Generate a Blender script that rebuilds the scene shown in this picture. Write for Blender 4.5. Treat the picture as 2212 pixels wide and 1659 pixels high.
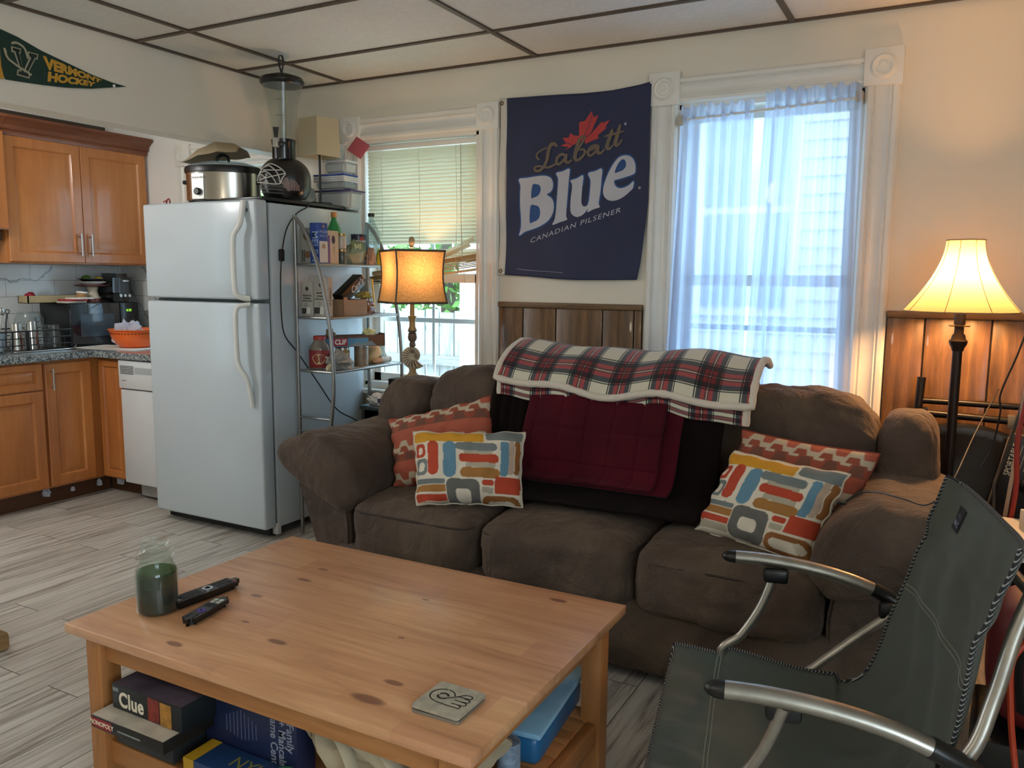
import bpy, bmesh, math, random
from mathutils import Vector, Matrix, noise
PI = math.pi
for o in list(bpy.data.objects):
    bpy.data.objects.remove(o)
C = bpy.context.scene.collection
sc = bpy.context.scene
random.seed(7)

# ---------------- camera ----------------
F_PX = 1756.235
yaw, pitch, roll = 0.49313996, 0.12887609, -0.00816572
f = Vector((-math.sin(yaw)*math.cos(pitch), math.cos(yaw)*math.cos(pitch), -math.sin(pitch)))
r0 = Vector((math.cos(yaw), math.sin(yaw), 0)); d0 = f.cross(r0)
rr = r0*math.cos(roll)+d0*math.sin(roll); dd = -r0*math.sin(roll)+d0*math.cos(roll)
cam = bpy.data.objects.new('camera', bpy.data.cameras.new('camera'))
C.objects.link(cam); sc.camera = cam
cam.data.sensor_width = 36; cam.data.lens = F_PX/2212*36
cam.data.clip_start = 0.02
cam.matrix_world = Matrix(((rr.x, -dd.x, -f.x, 0), (rr.y, -dd.y, -f.y, 0), (rr.z, -dd.z, -f.z, 1.31), (0, 0, 0, 1)))

# ---------------- render look ----------------
sc.view_settings.view_transform = 'Standard'; sc.view_settings.look = 'None'
sc.view_settings.gamma = 1; sc.view_settings.use_curve_mapping = False
sc.view_settings.exposure = EXPOSURE = 0.32
sc.cycles.use_denoising = True
sc.cycles.max_bounces = 10; sc.cycles.diffuse_bounces = 7; sc.cycles.glossy_bounces = 3
sc.cycles.transmission_bounces = 6; sc.cycles.transparent_max_bounces = 24
sc.cycles.sample_clamp_indirect = 6.0
sc.cycles.caustics_reflective = False; sc.cycles.caustics_refractive = False

# ---------------- world: bright overcast sky ----------------
w = bpy.data.worlds.new('world'); sc.world = w; w.use_nodes = True
bg = w.node_tree.nodes['Background']
bg.inputs[0].default_value = (0.72, 0.88, 1.0, 1); bg.inputs[1].default_value = 6.8

def light(name, kind, loc, power, color=(1, 1, 1), size=None, rot=(0, 0, 0), **kw):
    d = bpy.data.lights.new(name, kind); o = bpy.data.objects.new(name, d); C.objects.link(o)
    o.location = loc; o.rotation_euler = rot; d.energy = power; d.color = color
    if kind == 'AREA' and size:
        d.shape = 'RECTANGLE'; d.size, d.size_y = size
    if kind == 'POINT' and size: d.shadow_soft_size = size
    for k, v in kw.items(): setattr(d, k, v)
    return o
def portal(name, loc, size, rot):
    o = light(name, 'AREA', loc, 1, (1, 1, 1), size, rot); o.data.cycles.is_portal = True
    return o
# daylight falls in through every window opening: one sky portal each (portals guide the sky's light, they emit nothing)
portal('portal_window_1', (-2.56, 3.92, 1.4), (.72, 1.28), (-PI/2, 0, 0))
portal('portal_window_2', (-.755, 3.92, 1.42), (.76, 1.32), (-PI/2, 0, 0))
portal('portal_window_3', (-3.9, 3.92, 1.5), (.72, 1.0), (-PI/2, 0, 0))
portal('portal_fill_left', (-5.22, .65, 1.45), (1.3, .7), (0, -PI/2, 0))
portal('portal_fill_right', (1.72, -.85, 1.4), (1.4, 2.1), (0, PI/2, 0))
# added fill lights, unseen: behind the camera and in the near kitchen
light('fill_light_living', 'POINT', (-1.5, -.35, 2.12), 15, (1, .88, .74), .11)
light('fill_light_kitchen', 'POINT', (-4.15, 1.55, 2.12), 28, (1, .98, .95), .11)
# the two burning lamps of the room
light('bulb_light_floor_lamp', 'POINT', (.03, 3.38, 1.315), 42, (1, .50, .19), .05)
light('bulb_light_table_lamp', 'POINT', (-2.44, 3.45, 1.345), 5, (1, .62, .32), .035)

# ---------------- materials ----------------
def lin(h):
    if isinstance(h, (tuple, list)): return tuple(h)[:3]
    h = h.lstrip('#'); c = [int(h[i:i+2], 16)/255 for i in (0, 2, 4)]
    return tuple(x/12.92 if x <= .04045 else ((x+.055)/1.055)**2.4 for x in c)
MATS = {}
class N:
    """small node-graph helper"""
    def __init__(s, name):
        s.m = bpy.data.materials.new(name); s.m.use_nodes = True; s.t = s.m.node_tree
        s.b = s.t.nodes['Principled BSDF']; s.out = s.t.nodes['Material Output']
    def n(s, typ, ins=None, **kw):
        x = s.t.nodes.new('ShaderNode'+typ)
        for k, v in kw.items(): setattr(x, k, v)
        for k, v in (ins or {}).items(): s.set(x.inputs[k], v)
        return x
    def set(s, inp, v):
        if isinstance(v, bpy.types.NodeSocket): s.t.links.new(v, inp)
        elif isinstance(v, (tuple, list)) and inp.type == 'RGBA': inp.default_value = (*v[:3], 1)
        else: inp.default_value = v
    def math(s, op, a, b=0.0, c=None):
        x = s.n('Math', operation=op); s.set(x.inputs[0], a); s.set(x.inputs[1], b)
        if c is not None: s.set(x.inputs[2], c)
        return x.outputs[0]
    def mix(s, fac, a, b, mode='MIX'):
        x = s.n('Mix', data_type='RGBA', blend_type=mode); s.set(x.inputs[0], fac)
        s.set(x.inputs[6], lin(a) if isinstance(a, str) else a); s.set(x.inputs[7], lin(b) if isinstance(b, str) else b)
        return x.outputs[2]
    def coord(s, kind='Object', scale=(1, 1, 1), rot=(0, 0, 0), loc=(0, 0, 0)):
        tc = s.n('TexCoord'); mp = s.n('Mapping')
        s.t.links.new(tc.outputs[kind], mp.inputs[0])
        mp.inputs['Scale'].default_value = scale; mp.inputs['Rotation'].default_value = rot; mp.inputs['Location'].default_value = loc
        return mp.outputs[0]
    def noise(s, vec, scale=5, detail=3, rough=.5, dist=0):
        x = s.n('TexNoise', {'Vector': vec, 'Scale': scale, 'Detail': detail, 'Roughness': rough, 'Distortion': dist})
        return x.outputs[0]
    def ramp(s, fac, stops, interp='LINEAR'):
        x = s.n('ValToRGB'); s.set(x.inputs[0], fac); cr = x.color_ramp; cr.interpolation = interp
        while len(cr.elements) < len(stops): cr.elements.new(.5)
        for e, (p, c) in zip(cr.elements, stops): e.position = p; e.color = (*lin(c), 1)
        return x.outputs[0]
    def bump(s, h, strength=.3, dist=.01):
        x = s.n('Bump', {'Height': h, 'Strength': strength, 'Distance': dist}); s.set(s.b.inputs['Normal'], x.outputs[0])
    def base(s, c): s.set(s.b.inputs['Base Color'], lin(c) if isinstance(c, str) else c)
def mat(name, col, rough=.5, metal=0, var=.06, vscale=6, bump=0, bscale=80, coat=0, sheen=0, trans=0, ior=1.45, alpha=1, spec=None):
    if name in MATS: return MATS[name]
    g = N(name); co = g.coord(); c = lin(col)
    if var:
        nz = g.noise(co, vscale, 3)
        a = tuple(x*(1-var) for x in c); b = tuple(min(1, x*(1+var)) for x in c)
        g.base(g.ramp(nz, [(.3, a), (.7, b)]))
    else: g.b.inputs['Base Color'].default_value = (*c, 1)
    g.b.inputs['Roughness'].default_value = rough; g.b.inputs['Metallic'].default_value = metal
    if coat: g.b.inputs['Coat Weight'].default_value = coat; g.b.inputs['Coat Roughness'].default_value = .1
    if sheen: g.b.inputs['Sheen Weight'].default_value = sheen
    if spec is not None: g.b.inputs['Specular IOR Level'].default_value = spec
    if trans: g.b.inputs['Transmission Weight'].default_value = trans; g.b.inputs['IOR'].default_value = ior
    if alpha < 1: g.b.inputs['Alpha'].default_value = alpha
    if bump: g.bump(g.noise(co, bscale, 4), bump, .004)
    MATS[name] = g.m
    return g.m
def glassy(name, tint='#ffffff', a=.25, rough=.05):
    """thin clear plastic or glass: mostly see-through, with a sharp surface reflection"""
    if name in MATS: return MATS[name]
    g = N(name); t = g.t; t.nodes.remove(g.b)
    tr = g.n('BsdfTransparent', {'Color': lin(tint)}); gl = g.n('BsdfGlossy', {'Color': (1, 1, 1), 'Roughness': rough})
    df = g.n('BsdfDiffuse', {'Color': lin(tint)})
    fr = g.n('LayerWeight', {'Blend': .5})
    m1 = g.n('MixShader', {0: a}); t.links.new(tr.outputs[0], m1.inputs[1]); t.links.new(df.outputs[0], m1.inputs[2])
    fc = g.math('MULTIPLY_ADD', g.math('POWER', fr.outputs[1], 3.5), .6, .025)
    m2 = g.n('MixShader', {0: fc}); t.links.new(m1.outputs[0], m2.inputs[1]); t.links.new(gl.outputs[0], m2.inputs[2])
    t.links.new(m2.outputs[0], g.out.inputs[0]); MATS[name] = g.m
    return g.m
def cloth(name, col, transl=.5, a=0.0, tcol=None, extra=None, weave=0):
    """thin cloth lit from both sides; a = share one sees straight through"""
    if name in MATS: return MATS[name]
    g = N(name); t = g.t; t.nodes.remove(g.b); co = g.coord()
    base = lin(col); tc = lin(tcol or col)
    cv = g.ramp(g.noise(co, weave, 2), [(.35, tuple(x*.78 for x in base)), (.65, base)]) if weave else base
    ct = g.ramp(g.noise(g.coord(scale=(1, 1, 1)), weave, 2), [(.35, tuple(x*.72 for x in tc)), (.65, tc)]) if weave else tc
    d = g.n('BsdfDiffuse', {'Color': cv}); l = g.n('BsdfTranslucent', {'Color': ct})
    m = g.n('MixShader', {0: transl}); t.links.new(d.outputs[0], m.inputs[1]); t.links.new(l.outputs[0], m.inputs[2])
    last = m
    if a:
        tr = g.n('BsdfTransparent', {'Color': (1, 1, 1)}); m2 = g.n('MixShader', {0: a})
        t.links.new(m.outputs[0], m2.inputs[1]); t.links.new(tr.outputs[0], m2.inputs[2]); last = m2
    t.links.new(last.outputs[0], g.out.inputs[0]); MATS[name] = g.m
    return g.m
def emit(name, col, s):
    g = N(name); g.b.inputs['Base Color'].default_value = (*lin(col), 1)
    g.b.inputs['Emission Color'].default_value = (*lin(col), 1); g.b.inputs['Emission Strength'].default_value = s
    MATS[name] = g.m; return g.m
def vcol(name, rough=.85, bump=.25, bscale=500):
    """cloth whose printed pattern sits in the mesh's colour attribute"""
    if name in MATS: return MATS[name]
    g = N(name); a = g.n('Attribute', attribute_name='print')
    nz = g.noise(g.coord(), 260, 2)
    g.base(g.mix(.16, a.outputs[0], g.mix(nz, (0, 0, 0), (1, 1, 1)), 'OVERLAY'))
    g.b.inputs['Roughness'].default_value = rough; g.bump(g.noise(g.coord(), bscale, 2), bump, .002)
    MATS[name] = g.m; return g.m

# ---------------- mesh helpers: each adds a shape to a bmesh ----------------
def B(): return bmesh.new()
def T(x=0, y=0, z=0): return Matrix.Translation((x, y, z))
def RX(a): return Matrix.Rotation(a, 4, 'X')
def RY(a): return Matrix.Rotation(a, 4, 'Y')
def RZ(a): return Matrix.Rotation(a, 4, 'Z')
def merge(bm, b, M=None):
    if M is not None: b.transform(M)
    me = bpy.data.meshes.new('tmp'); b.to_mesh(me); b.free(); bm.from_mesh(me); bpy.data.meshes.remove(me)
def box(bm, x0, x1, y0, y1, z0, z1, r=0, seg=2, M=None):
    b = bmesh.new(); bmesh.ops.create_cube(b, size=1)
    b.transform(T((x0+x1)/2, (y0+y1)/2, (z0+z1)/2) @ Matrix.Diagonal((abs(x1-x0), abs(y1-y0), abs(z1-z0), 1)))
    if r: bmesh.ops.bevel(b, geom=b.edges[:], offset=r, segments=seg, affect='EDGES', profile=.5, clamp_overlap=True)
    merge(bm, b, M); return bm
def tube(bm, pts, r, seg=10, cap=True, closed=False, flat=1.0, M=None):
    pts = [Vector(p) for p in pts]; n = len(pts)
    rs = list(r) if isinstance(r, (list, tuple)) else [r]*n
    b = bmesh.new(); rings = []; up = None
    for i, p in enumerate(pts):
        a = pts[(i-1) % n] if (closed or i > 0) else p; c = pts[(i+1) % n] if (closed or i < n-1) else p
        t = (c-a).normalized()
        if up is None:
            up = Vector((0, 0, 1)) if abs(t.z) < .9 else Vector((0, 1, 0))
        s = t.cross(up).normalized(); up = s.cross(t).normalized()
        rings.append([b.verts.new(p+s*(rs[i]*math.cos(2*PI*k/seg))+up*(rs[i]*flat*math.sin(2*PI*k/seg))) for k in range(seg)])
    m = n if closed else n-1
    for i in range(m):
        A, D = rings[i], rings[(i+1) % n]
        for k in range(seg): b.faces.new((A[k], A[(k+1) % seg], D[(k+1) % seg], D[k]))
    if cap and not closed: b.faces.new(rings[0]); b.faces.new(rings[-1][::-1])
    bmesh.ops.recalc_face_normals(b, faces=b.faces[:]); merge(bm, b, M); return bm
def smooth_path(pts, k=6, closed=False):
    P = [Vector(p) for p in pts]; n = len(P); out = []
    for i in range(n if closed else n-1):
        if closed: a, b_, c, d = P[(i-1) % n], P[i], P[(i+1) % n], P[(i+2) % n]
        else: a, b_, c, d = P[max(i-1, 0)], P[i], P[i+1], P[min(i+2, n-1)]
        for j in range(k):
            t = j/k
            out.append(.5*((2*b_)+(c-a)*t+(2*a-5*b_+4*c-d)*t*t+(3*b_-a-3*c+d)*t**3))
    if not closed: out.append(P[-1])
    return out
def lathe(bm, prof, seg=32, M=None, sx=1, sy=1):
    b = bmesh.new(); rings = []
    for r, z in prof:
        if r < 1e-5: rings.append([b.verts.new((0, 0, z))])
        else: rings.append([b.verts.new((r*sx*math.cos(2*PI*k/seg), r*sy*math.sin(2*PI*k/seg), z)) for k in range(seg)])
    for A, D in zip(rings, rings[1:]):
        for k in range(seg):
            q = (k+1) % seg
            if len(A) == 1 and len(D) == 1: continue
            if len(A) == 1: b.faces.new((A[0], D[q], D[k]))
            elif len(D) == 1: b.faces.new((A[k], A[q], D[0]))
            else: b.faces.new((A[k], A[q], D[q], D[k]))
    bmesh.ops.recalc_face_normals(b, faces=b.faces[:]); merge(bm, b, M); return bm
def prism(bm, poly, h, M=None, r=0):
    """closed outline in xy raised from z=0 to z=h"""
    b = bmesh.new(); lo = [b.verts.new((p[0], p[1], 0)) for p in poly]; hi = [b.verts.new((p[0], p[1], h)) for p in poly]
    n = len(poly); b.faces.new(lo[::-1]); b.faces.new(hi)
    for i in range(n): b.faces.new((lo[i], lo[(i+1) % n], hi[(i+1) % n], hi[i]))
    bmesh.ops.recalc_face_normals(b, faces=b.faces[:])
    if r: bmesh.ops.bevel(b, geom=b.edges[:], offset=r, segments=2, affect='EDGES', clamp_overlap=True)
    merge(bm, b, M); return bm
def sheet(bm, fn, nu, nv, thick=0, cu=False, M=None, uv=False):
    """grid of fn(u,v) with u,v in 0..1; thick adds a back side fn(u,v,1)"""
    b = bmesh.new(); uvl = b.loops.layers.uv.new('UVMap') if uv else None
    G = [[b.verts.new(fn(i/nu, j/nv)) for j in range(nv+1)] for i in range(nu if cu else nu+1)]
    m = len(G)
    for i in range(nu):
        for j in range(nv):
            ids = [(i, j), (i+1, j), (i+1, j+1), (i, j+1)]
            fc = b.faces.new([G[a % m][c] for a, c in ids])
            if uv:
                for l, (a, c) in zip(fc.loops, ids): l[uvl].uv = (a/nu, c/nv)
    bmesh.ops.recalc_face_normals(b, faces=b.faces[:])
    if thick: bmesh.ops.solidify(b, geom=b.faces[:], thickness=thick)
    merge(bm, b, M); return bm
def puff(bm, sx, sy, sz, p=5, n=20, M=None, fn=None, pz=None):
    """rounded, stuffed cushion of full size sx,sy,sz about the origin"""
    b = bmesh.new(); bmesh.ops.create_cube(b, size=2); bmesh.ops.subdivide_edges(b, edges=b.edges[:], cuts=n, use_grid_fill=True)
    for v in b.verts:
        q = v.co; m = max(abs(q.x), abs(q.y), abs(q.z)); pn = (abs(q.x)**p+abs(q.y)**p+abs(q.z)**p)**(1/p)
        q = q*(m/pn); v.co = Vector((q.x*sx/2, q.y*sy/2, q.z*sz/2))
        if fn: v.co = fn(v.co, q)
    merge(bm, b, M); return bm
def ringpanel(bm, w, h, steps, M=None):
    """front of a panelled door in xz about the origin, facing -y; steps = (inset, y) from the rim in"""
    b = bmesh.new(); R = []
    for ins, y in steps:
        a, c = w/2-ins, h/2-ins
        R.append([b.verts.new(p) for p in ((-a, y, -c), (a, y, -c), (a, y, c), (-a, y, c))])
    for A, D in zip(R, R[1:]):
        for k in range(4): b.faces.new((A[k], A[(k+1) % 4], D[(k+1) % 4], D[k]))
    b.faces.new(R[-1]); b.faces.new(R[0][::-1])
    bmesh.ops.recalc_face_normals(b, faces=b.faces[:]); merge(bm, b, M); return bm
def curve_mesh(bm, splines, depth=0, M=None, offset=0):
    cu = bpy.data.curves.new('tmp', 'CURVE'); cu.dimensions = '2D'; cu.fill_mode = 'BOTH'; cu.extrude = depth; cu.offset = offset
    for s in splines:
        sp = cu.splines.new('POLY'); sp.points.add(len(s)-1); sp.use_cyclic_u = True
        for q, p in zip(sp.points, s): q.co = (p[0], p[1], 0, 1)
    o = bpy.data.objects.new('tmp', cu); me = bpy.data.meshes.new_from_object(o)
    b = bmesh.new(); b.from_mesh(me); bpy.data.objects.remove(o); bpy.data.curves.remove(cu); bpy.data.meshes.remove(me)
    merge(bm, b, M); return bm
def text(bm, s, size, M=None, depth=.0004, bold=0, shear=0, align='CENTER', sx=1.0, space=1.0, fn=None):
    cu = bpy.data.curves.new('tmp', 'FONT'); cu.body = s; cu.size = size; cu.extrude = depth; cu.offset = bold*size; cu.shear = shear
    cu.align_x = align; cu.align_y = 'CENTER'; cu.space_character = space; cu.resolution_u = 4
    o = bpy.data.objects.new('tmp', cu); me = bpy.data.meshes.new_from_object(o)
    b = bmesh.new(); b.from_mesh(me); bpy.data.objects.remove(o); bpy.data.curves.remove(cu); bpy.data.meshes.remove(me)
    b.transform(Matrix.Diagonal((sx, 1, 1, 1)))
    if fn:
        for v in b.verts: v.co = fn(v.co)
    merge(bm, b, M); return bm
def stroke(bm, pts, wd, h=.0006, M=None, closed=False, k=5):
    """flat brush line in xy with width wd (number or list), raised by h"""
    P = smooth_path([(p[0], p[1], 0) for p in pts], k, closed); n = len(P); b = bmesh.new(); L, R = [], []
    for i, p in enumerate(P):
        a = P[(i-1) % n] if closed or i else p; c = P[(i+1) % n] if closed or i < n-1 else p
        t = (c-a).normalized(); s = Vector((-t.y, t.x, 0))
        if isinstance(wd, (list, tuple)):
            x = i/(n-1)*(len(wd)-1); j = min(int(x), len(wd)-2); ww = wd[j]*(1-x+j)+wd[j+1]*(x-j)
        else: ww = wd
        L.append(p+s*ww/2); R.append(p-s*ww/2)
    for zz in (h,):
        vl = [b.verts.new((q.x, q.y, zz)) for q in L]; vr = [b.verts.new((q.x, q.y, zz)) for q in R]
        for i in range(n if closed else n-1): b.faces.new((vl[i], vr[i], vr[(i+1) % n], vl[(i+1) % n]))
    bmesh.ops.recalc_face_normals(b, faces=b.faces[:])
    for fc in b.faces:
        if fc.normal.z < 0: fc.normal_flip()
    merge(bm, b, M); return bm
def crumple(bm, sx, sy, sz, seed=0, amp=.25, freq=2.5, n=14, M=None, flat=True):
    """soft crumpled bag or paper lump sitting on z=0"""
    b = bmesh.new(); bmesh.ops.create_icosphere(b, subdivisions=4 if n > 10 else 3, radius=1)
    for v in b.verts:
        q = v.co.copy(); d = noise.noise(q*freq+Vector((seed*7.1, seed*3.3, 0))); e = abs(noise.noise(q*freq*2.3+Vector((0, seed*5.7, 1))))
        q *= 1+amp*d*1.6-amp*e; z = q.z
        if flat and z < -.55: z = -.55
        v.co = Vector((q.x*sx/2, q.y*sy/2, (z+.55)*sz/1.55))
    merge(bm, b, M); return bm

def obj(name, bm, m, parent=None, smooth=True, angle=40, world=False, loc=None, sub=0):
    if world and parent is not None: bm.transform(Matrix.Translation(-parent.location))
    me = bpy.data.meshes.new(name); bm.to_mesh(me); bm.free()
    for mm in (m if isinstance(m, (list, tuple)) else [m]): me.materials.append(mm)
    if smooth:
        me.shade_smooth(); me.set_sharp_from_angle(angle=math.radians(angle))
    else: me.shade_flat()
    o = bpy.data.objects.new(name, me); C.objects.link(o)
    if loc: o.location = loc
    if parent is not None: o.parent = parent
    if sub:
        s = o.modifiers.new('sub', 'SUBSURF'); s.levels = s.render_levels = sub
    return o
def tag(o, label, cat, group=None, kind=None):
    o['label'] = label; o['category'] = cat
    if group: o['group'] = group
    if kind: o['kind'] = kind
    return o
def thing(name, label, cat, loc=(0, 0, 0), rz=0, group=None, rot=None):
    o = bpy.data.objects.new(name, None); C.objects.link(o); o.empty_display_size = .05
    o.location = loc; o.rotation_euler = rot or (0, 0, rz); return tag(o, label, cat, group)
def struct(name, bm=None, m=None, parent=None, **kw):
    if bm is None:
        o = bpy.data.objects.new(name, None); C.objects.link(o); o.empty_display_size = .05
    else: o = obj(name, bm, m, parent, **kw)
    if parent is None: o['kind'] = 'structure'
    return o
def dup(root, loc, rz=None, label=None):
    r = root.copy(); C.objects.link(r); r.location = loc
    if rz is not None: r.rotation_euler = (0, 0, rz)
    if label: r['label'] = label
    for ch in list(root.children):
        c = ch.copy(); C.objects.link(c); c.parent = r
        for g in list(ch.children):
            d = g.copy(); C.objects.link(d); d.parent = c
    return r
# =============== SETTING ===============
YB = 3.70; ZC = 2.39; XH = -3.42; XL = -5.05; XR = 1.55; YF = -2.1
def plaster(name, c):
    g = N(name); co = g.coord(); nz = g.noise(co, 1.3, 4)
    g.base(g.ramp(nz, [(.3, tuple(x*.96 for x in lin(c))), (.7, lin(c))])); g.b.inputs['Roughness'].default_value = .55
    g.bump(g.noise(co, 90, 3), .12, .003); return g.m
M_wall = plaster('wall_paint', '#e6dece'); M_kwall = plaster('kitchen_paint', '#ededea')
M_trim = mat('white_gloss_paint', '#e6e4dd', .32, var=.03, bump=.08, bscale=30)
M_white = mat('white_satin', '#e8e8e6', .4, var=.02)
M_black = mat('black_plastic', '#0c0c0d', .35, var=.1)
M_blackm = mat('matt_black', '#101011', .7, var=.1)
M_chrome = mat('brushed_nickel', '#b9b8b4', .3, 1, var=.05, vscale=40)

def wood(name, a, b, c, axis='Z', sc_=1.0, rough=.5, ringy=2.0, coat=0, board=None, knots=None, dark=None):
    """grain runs along AXIS; board = (direction index, width): staves of slightly different tone"""
    g = N(name); k = {'X': (.9, 9, 9), 'Y': (9, .9, 9), 'Z': (9, 9, .9)}[axis]
    co = g.coord(scale=tuple(x*sc_ for x in k)); n1 = g.noise(co, 1.6, 5, .6, ringy); n2 = g.noise(co, 9, 3, .6)
    col = g.ramp(g.math('ADD', g.math('MULTIPLY', n1, .8), g.math('MULTIPLY', n2, .2)), [(.34, a), (.5, b), (.66, c)])
    if board:
        ax, wd = board; tc = g.n('TexCoord'); sp = g.n('SeparateXYZ'); g.t.links.new(tc.outputs['Object'], sp.inputs[0])
        fl = g.math('FLOOR', g.math('DIVIDE', sp.outputs[ax], wd)); al = sp.outputs[{'X': 0, 'Y': 1, 'Z': 2}[axis]]
        wn = g.n('TexWhiteNoise', noise_dimensions='2D'); cb = g.n('CombineXYZ'); g.t.links.new(fl, cb.inputs[0])
        g.set(cb.inputs[1], g.math('FLOOR', g.math('ADD', g.math('MULTIPLY', al, 2.1), g.math('MULTIPLY', fl, .37)))); g.t.links.new(cb.outputs[0], wn.inputs[0])
        col = g.mix(.55, col, g.ramp(wn.outputs[0], [(0, '#8d7f78'), (1, '#b6b0a4')]), 'OVERLAY')
    if knots:
        tc = g.n('TexCoord'); acc = None
        for (kx, ky, rx, ry) in knots:
            mp = g.n('Mapping'); g.t.links.new(tc.outputs['Object'], mp.inputs[0])
            mp.inputs['Location'].default_value = (-kx/rx, -ky/ry, 0); mp.inputs['Scale'].default_value = (1/rx, 1/ry, 0)
            ln = g.n('VectorMath', operation='LENGTH'); g.t.links.new(mp.outputs[0], ln.inputs[0])
            v = g.math('SUBTRACT', 1.0, ln.outputs['Value']); v = g.math('MAXIMUM', v, 0.0)
            acc = v if acc is None else g.math('MAXIMUM', acc, v)
        acc = g.math('MINIMUM', g.math('MULTIPLY', acc, 2.2), .8); col = g.mix(acc, col, dark or '#6a3c30')
    g.base(col); g.b.inputs['Roughness'].default_value = rough; g.b.inputs['Coat Weight'].default_value = coat; g.b.inputs['Coat Roughness'].default_value = .18
    g.bump(n2, .06, .002); return g.m

# floor: grey wood-look planks along y, .15 m wide
g = N('plank_tile'); co = g.coord(rot=(0, 0, -PI/2), loc=(0, .02, 0)); co2 = g.coord('Object')
sp = g.n('SeparateXYZ'); g.t.links.new(co2, sp.inputs[0]); cb = g.n('CombineXYZ'); g.t.links.new(g.math('ADD', sp.outputs[1], .03), cb.inputs[0]); g.t.links.new(g.math('ADD', sp.outputs[0], 3.38), cb.inputs[1])
br = g.n('TexBrick', {'Vector': cb.outputs[0], 'Color1': (0, 0, 0), 'Color2': (1, 1, 1), 'Mortar': (.5, .5, .5), 'Scale': 1.0, 'Mortar Size': .0016, 'Mortar Smooth': .1, 'Bias': 0, 'Brick Width': .92, 'Row Height': .151}, offset=.37, offset_frequency=2)
sh = g.n('VectorMath', operation='MULTIPLY_ADD'); g.t.links.new(br.outputs[0], sh.inputs[0]); sh.inputs[1].default_value = (3.1, 9.7, 5); g.t.links.new(co2, sh.inputs[2])
mp = g.n('Mapping'); g.t.links.new(sh.outputs[0], mp.inputs[0]); mp.inputs['Scale'].default_value = (17, 1.0, 1)
n1 = g.noise(mp.outputs[0], 1.5, 5, .62, 1.1); mp2 = g.n('Mapping'); g.t.links.new(sh.outputs[0], mp2.inputs[0]); mp2.inputs['Scale'].default_value = (60, 2.2, 1)
n2 = g.noise(mp2.outputs[0], 1.2, 3, .6, .6)
c1 = g.ramp(g.math('ADD', g.math('MULTIPLY', n1, .72), g.math('MULTIPLY', n2, .28)), [(.35, '#726a60'), (.44, '#a39c93'), (.52, '#bfbab1'), (.68, '#cfcac1')])
c2 = g.mix(g.math('MULTIPLY', br.outputs[0], .25), c1, '#8c8378')
g.base(g.mix(br.outputs[1], c2, '#453d35')); g.b.inputs['Roughness'].default_value = .36
g.bump(g.math('SUBTRACT', g.math('MULTIPLY', n1, .15), br.outputs[1]), .35, .002); M_floor = g.m
struct('floor', box(B(), XL-.2, XR+.2, YF-.2, YB+.2, -.08, 0), M_floor, smooth=False)

# suspended ceiling: 2x4 ft tiles in a brown T-grid
g = N('ceiling_tile'); co = g.coord(); nz = g.noise(co, 60, 4, .7); st = g.noise(co, 1.1, 3)
g.base(g.mix(g.ramp(st, [(.45, (0, 0, 0)), (.75, (.35, .35, .35))]), g.ramp(nz, [(.3, '#e2e1db'), (.7, '#eeede8')]), '#cfc8b8')); g.b.inputs['Roughness'].default_value = .9; g.bump(nz, .5, .003)
struct('ceiling', box(B(), XL-.2, XR+.2, YF-.2, YB+.2, ZC, ZC+.1), g.m, smooth=False)
M_grid = mat('bronze_grid', '#5d5046', .42, .5, var=.08)
bm = B(); gx = [-3.06+1.197*k for k in range(-0, 4)]; gy = [2.64-.608*k for k in range(-1, 8)]
for x in gx: box(bm, x-.012, x+.012, YF, YB-.002, ZC-.008, ZC+.001)
for y in gy: box(bm, XH+.002, XR, y-.012, y+.012, ZC-.0075, ZC+.001)
box(bm, XH+.001, XH+.022, YF, YB, ZC-.009, ZC+.001); box(bm, XH, XR, YB-.022, YB-.001, ZC-.009, ZC+.001)
struct('trim_1', bm, M_grid, smooth=False)

def wall_y(bm, y0, y1, x0, x1, holes, z1=ZC+.05):
    """wall parallel to x with rectangular holes (xa, xb, za, zb)"""
    hs = sorted(holes); x = x0
    for a, b_, c, d in hs:
        box(bm, x, a, y0, y1, 0, z1); box(bm, a, b_, y0, y1, 0, c); box(bm, a, b_, y0, y1, d, z1); x = b_
    box(bm, x, x1, y0, y1, 0, z1); return bm
W1 = (-2.95, -2.19, .70, 2.06); W2 = (-1.14, -.37, .72, 2.09); W3 = (-4.30, -3.63, 1.0, 2.0)
struct('wall_back', wall_y(B(), YB, YB+.15, XH-.06, XR+.2, [W1, W2]), M_wall, smooth=False)
struct('wall_back_kitchen', wall_y(B(), YB, YB+.15, XL-.2, XH-.0605, [W3]), M_kwall, smooth=False)
struct('wall_front', wall_y(B(), YF-.15, YF, XL-.2, XR+.2, []), M_wall, smooth=False)
bm = B()
for a in ((YF, -1.9, 0, ZC+.05), (.2, YB, 0, ZC+.05), (-1.9, .2, 0, .7), (-1.9, .2, 2.1, ZC+.05)): box(bm, XR, XR+.15, *a)
struct('wall_right', bm, M_wall, smooth=False)
wi = struct('window_fill_right'); wi.location = (XR, -.85, .7); bm = B()  # unseen window added so daylight reaches the room from the right
for y in (-1.9, -.85, .2): box(bm, XR+.02, XR+.12, y-.04, y+.04, .7, 2.1)
for z in (.7, 1.4, 2.1): box(bm, XR+.02, XR+.12, -1.9, .2, z-.03, z+.03)
obj('sash', bm, M_trim, wi, world=True, smooth=False)
bm = B()
for a in ((YF, .3, 0, ZC+.05), (1.0, YB, 0, ZC+.05), (.3, 1.0, 0, .8), (.3, 1.0, 2.1, ZC+.05)): box(bm, XL-.15, XL, *a)
struct('wall_left', bm, M_kwall, smooth=False)
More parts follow.
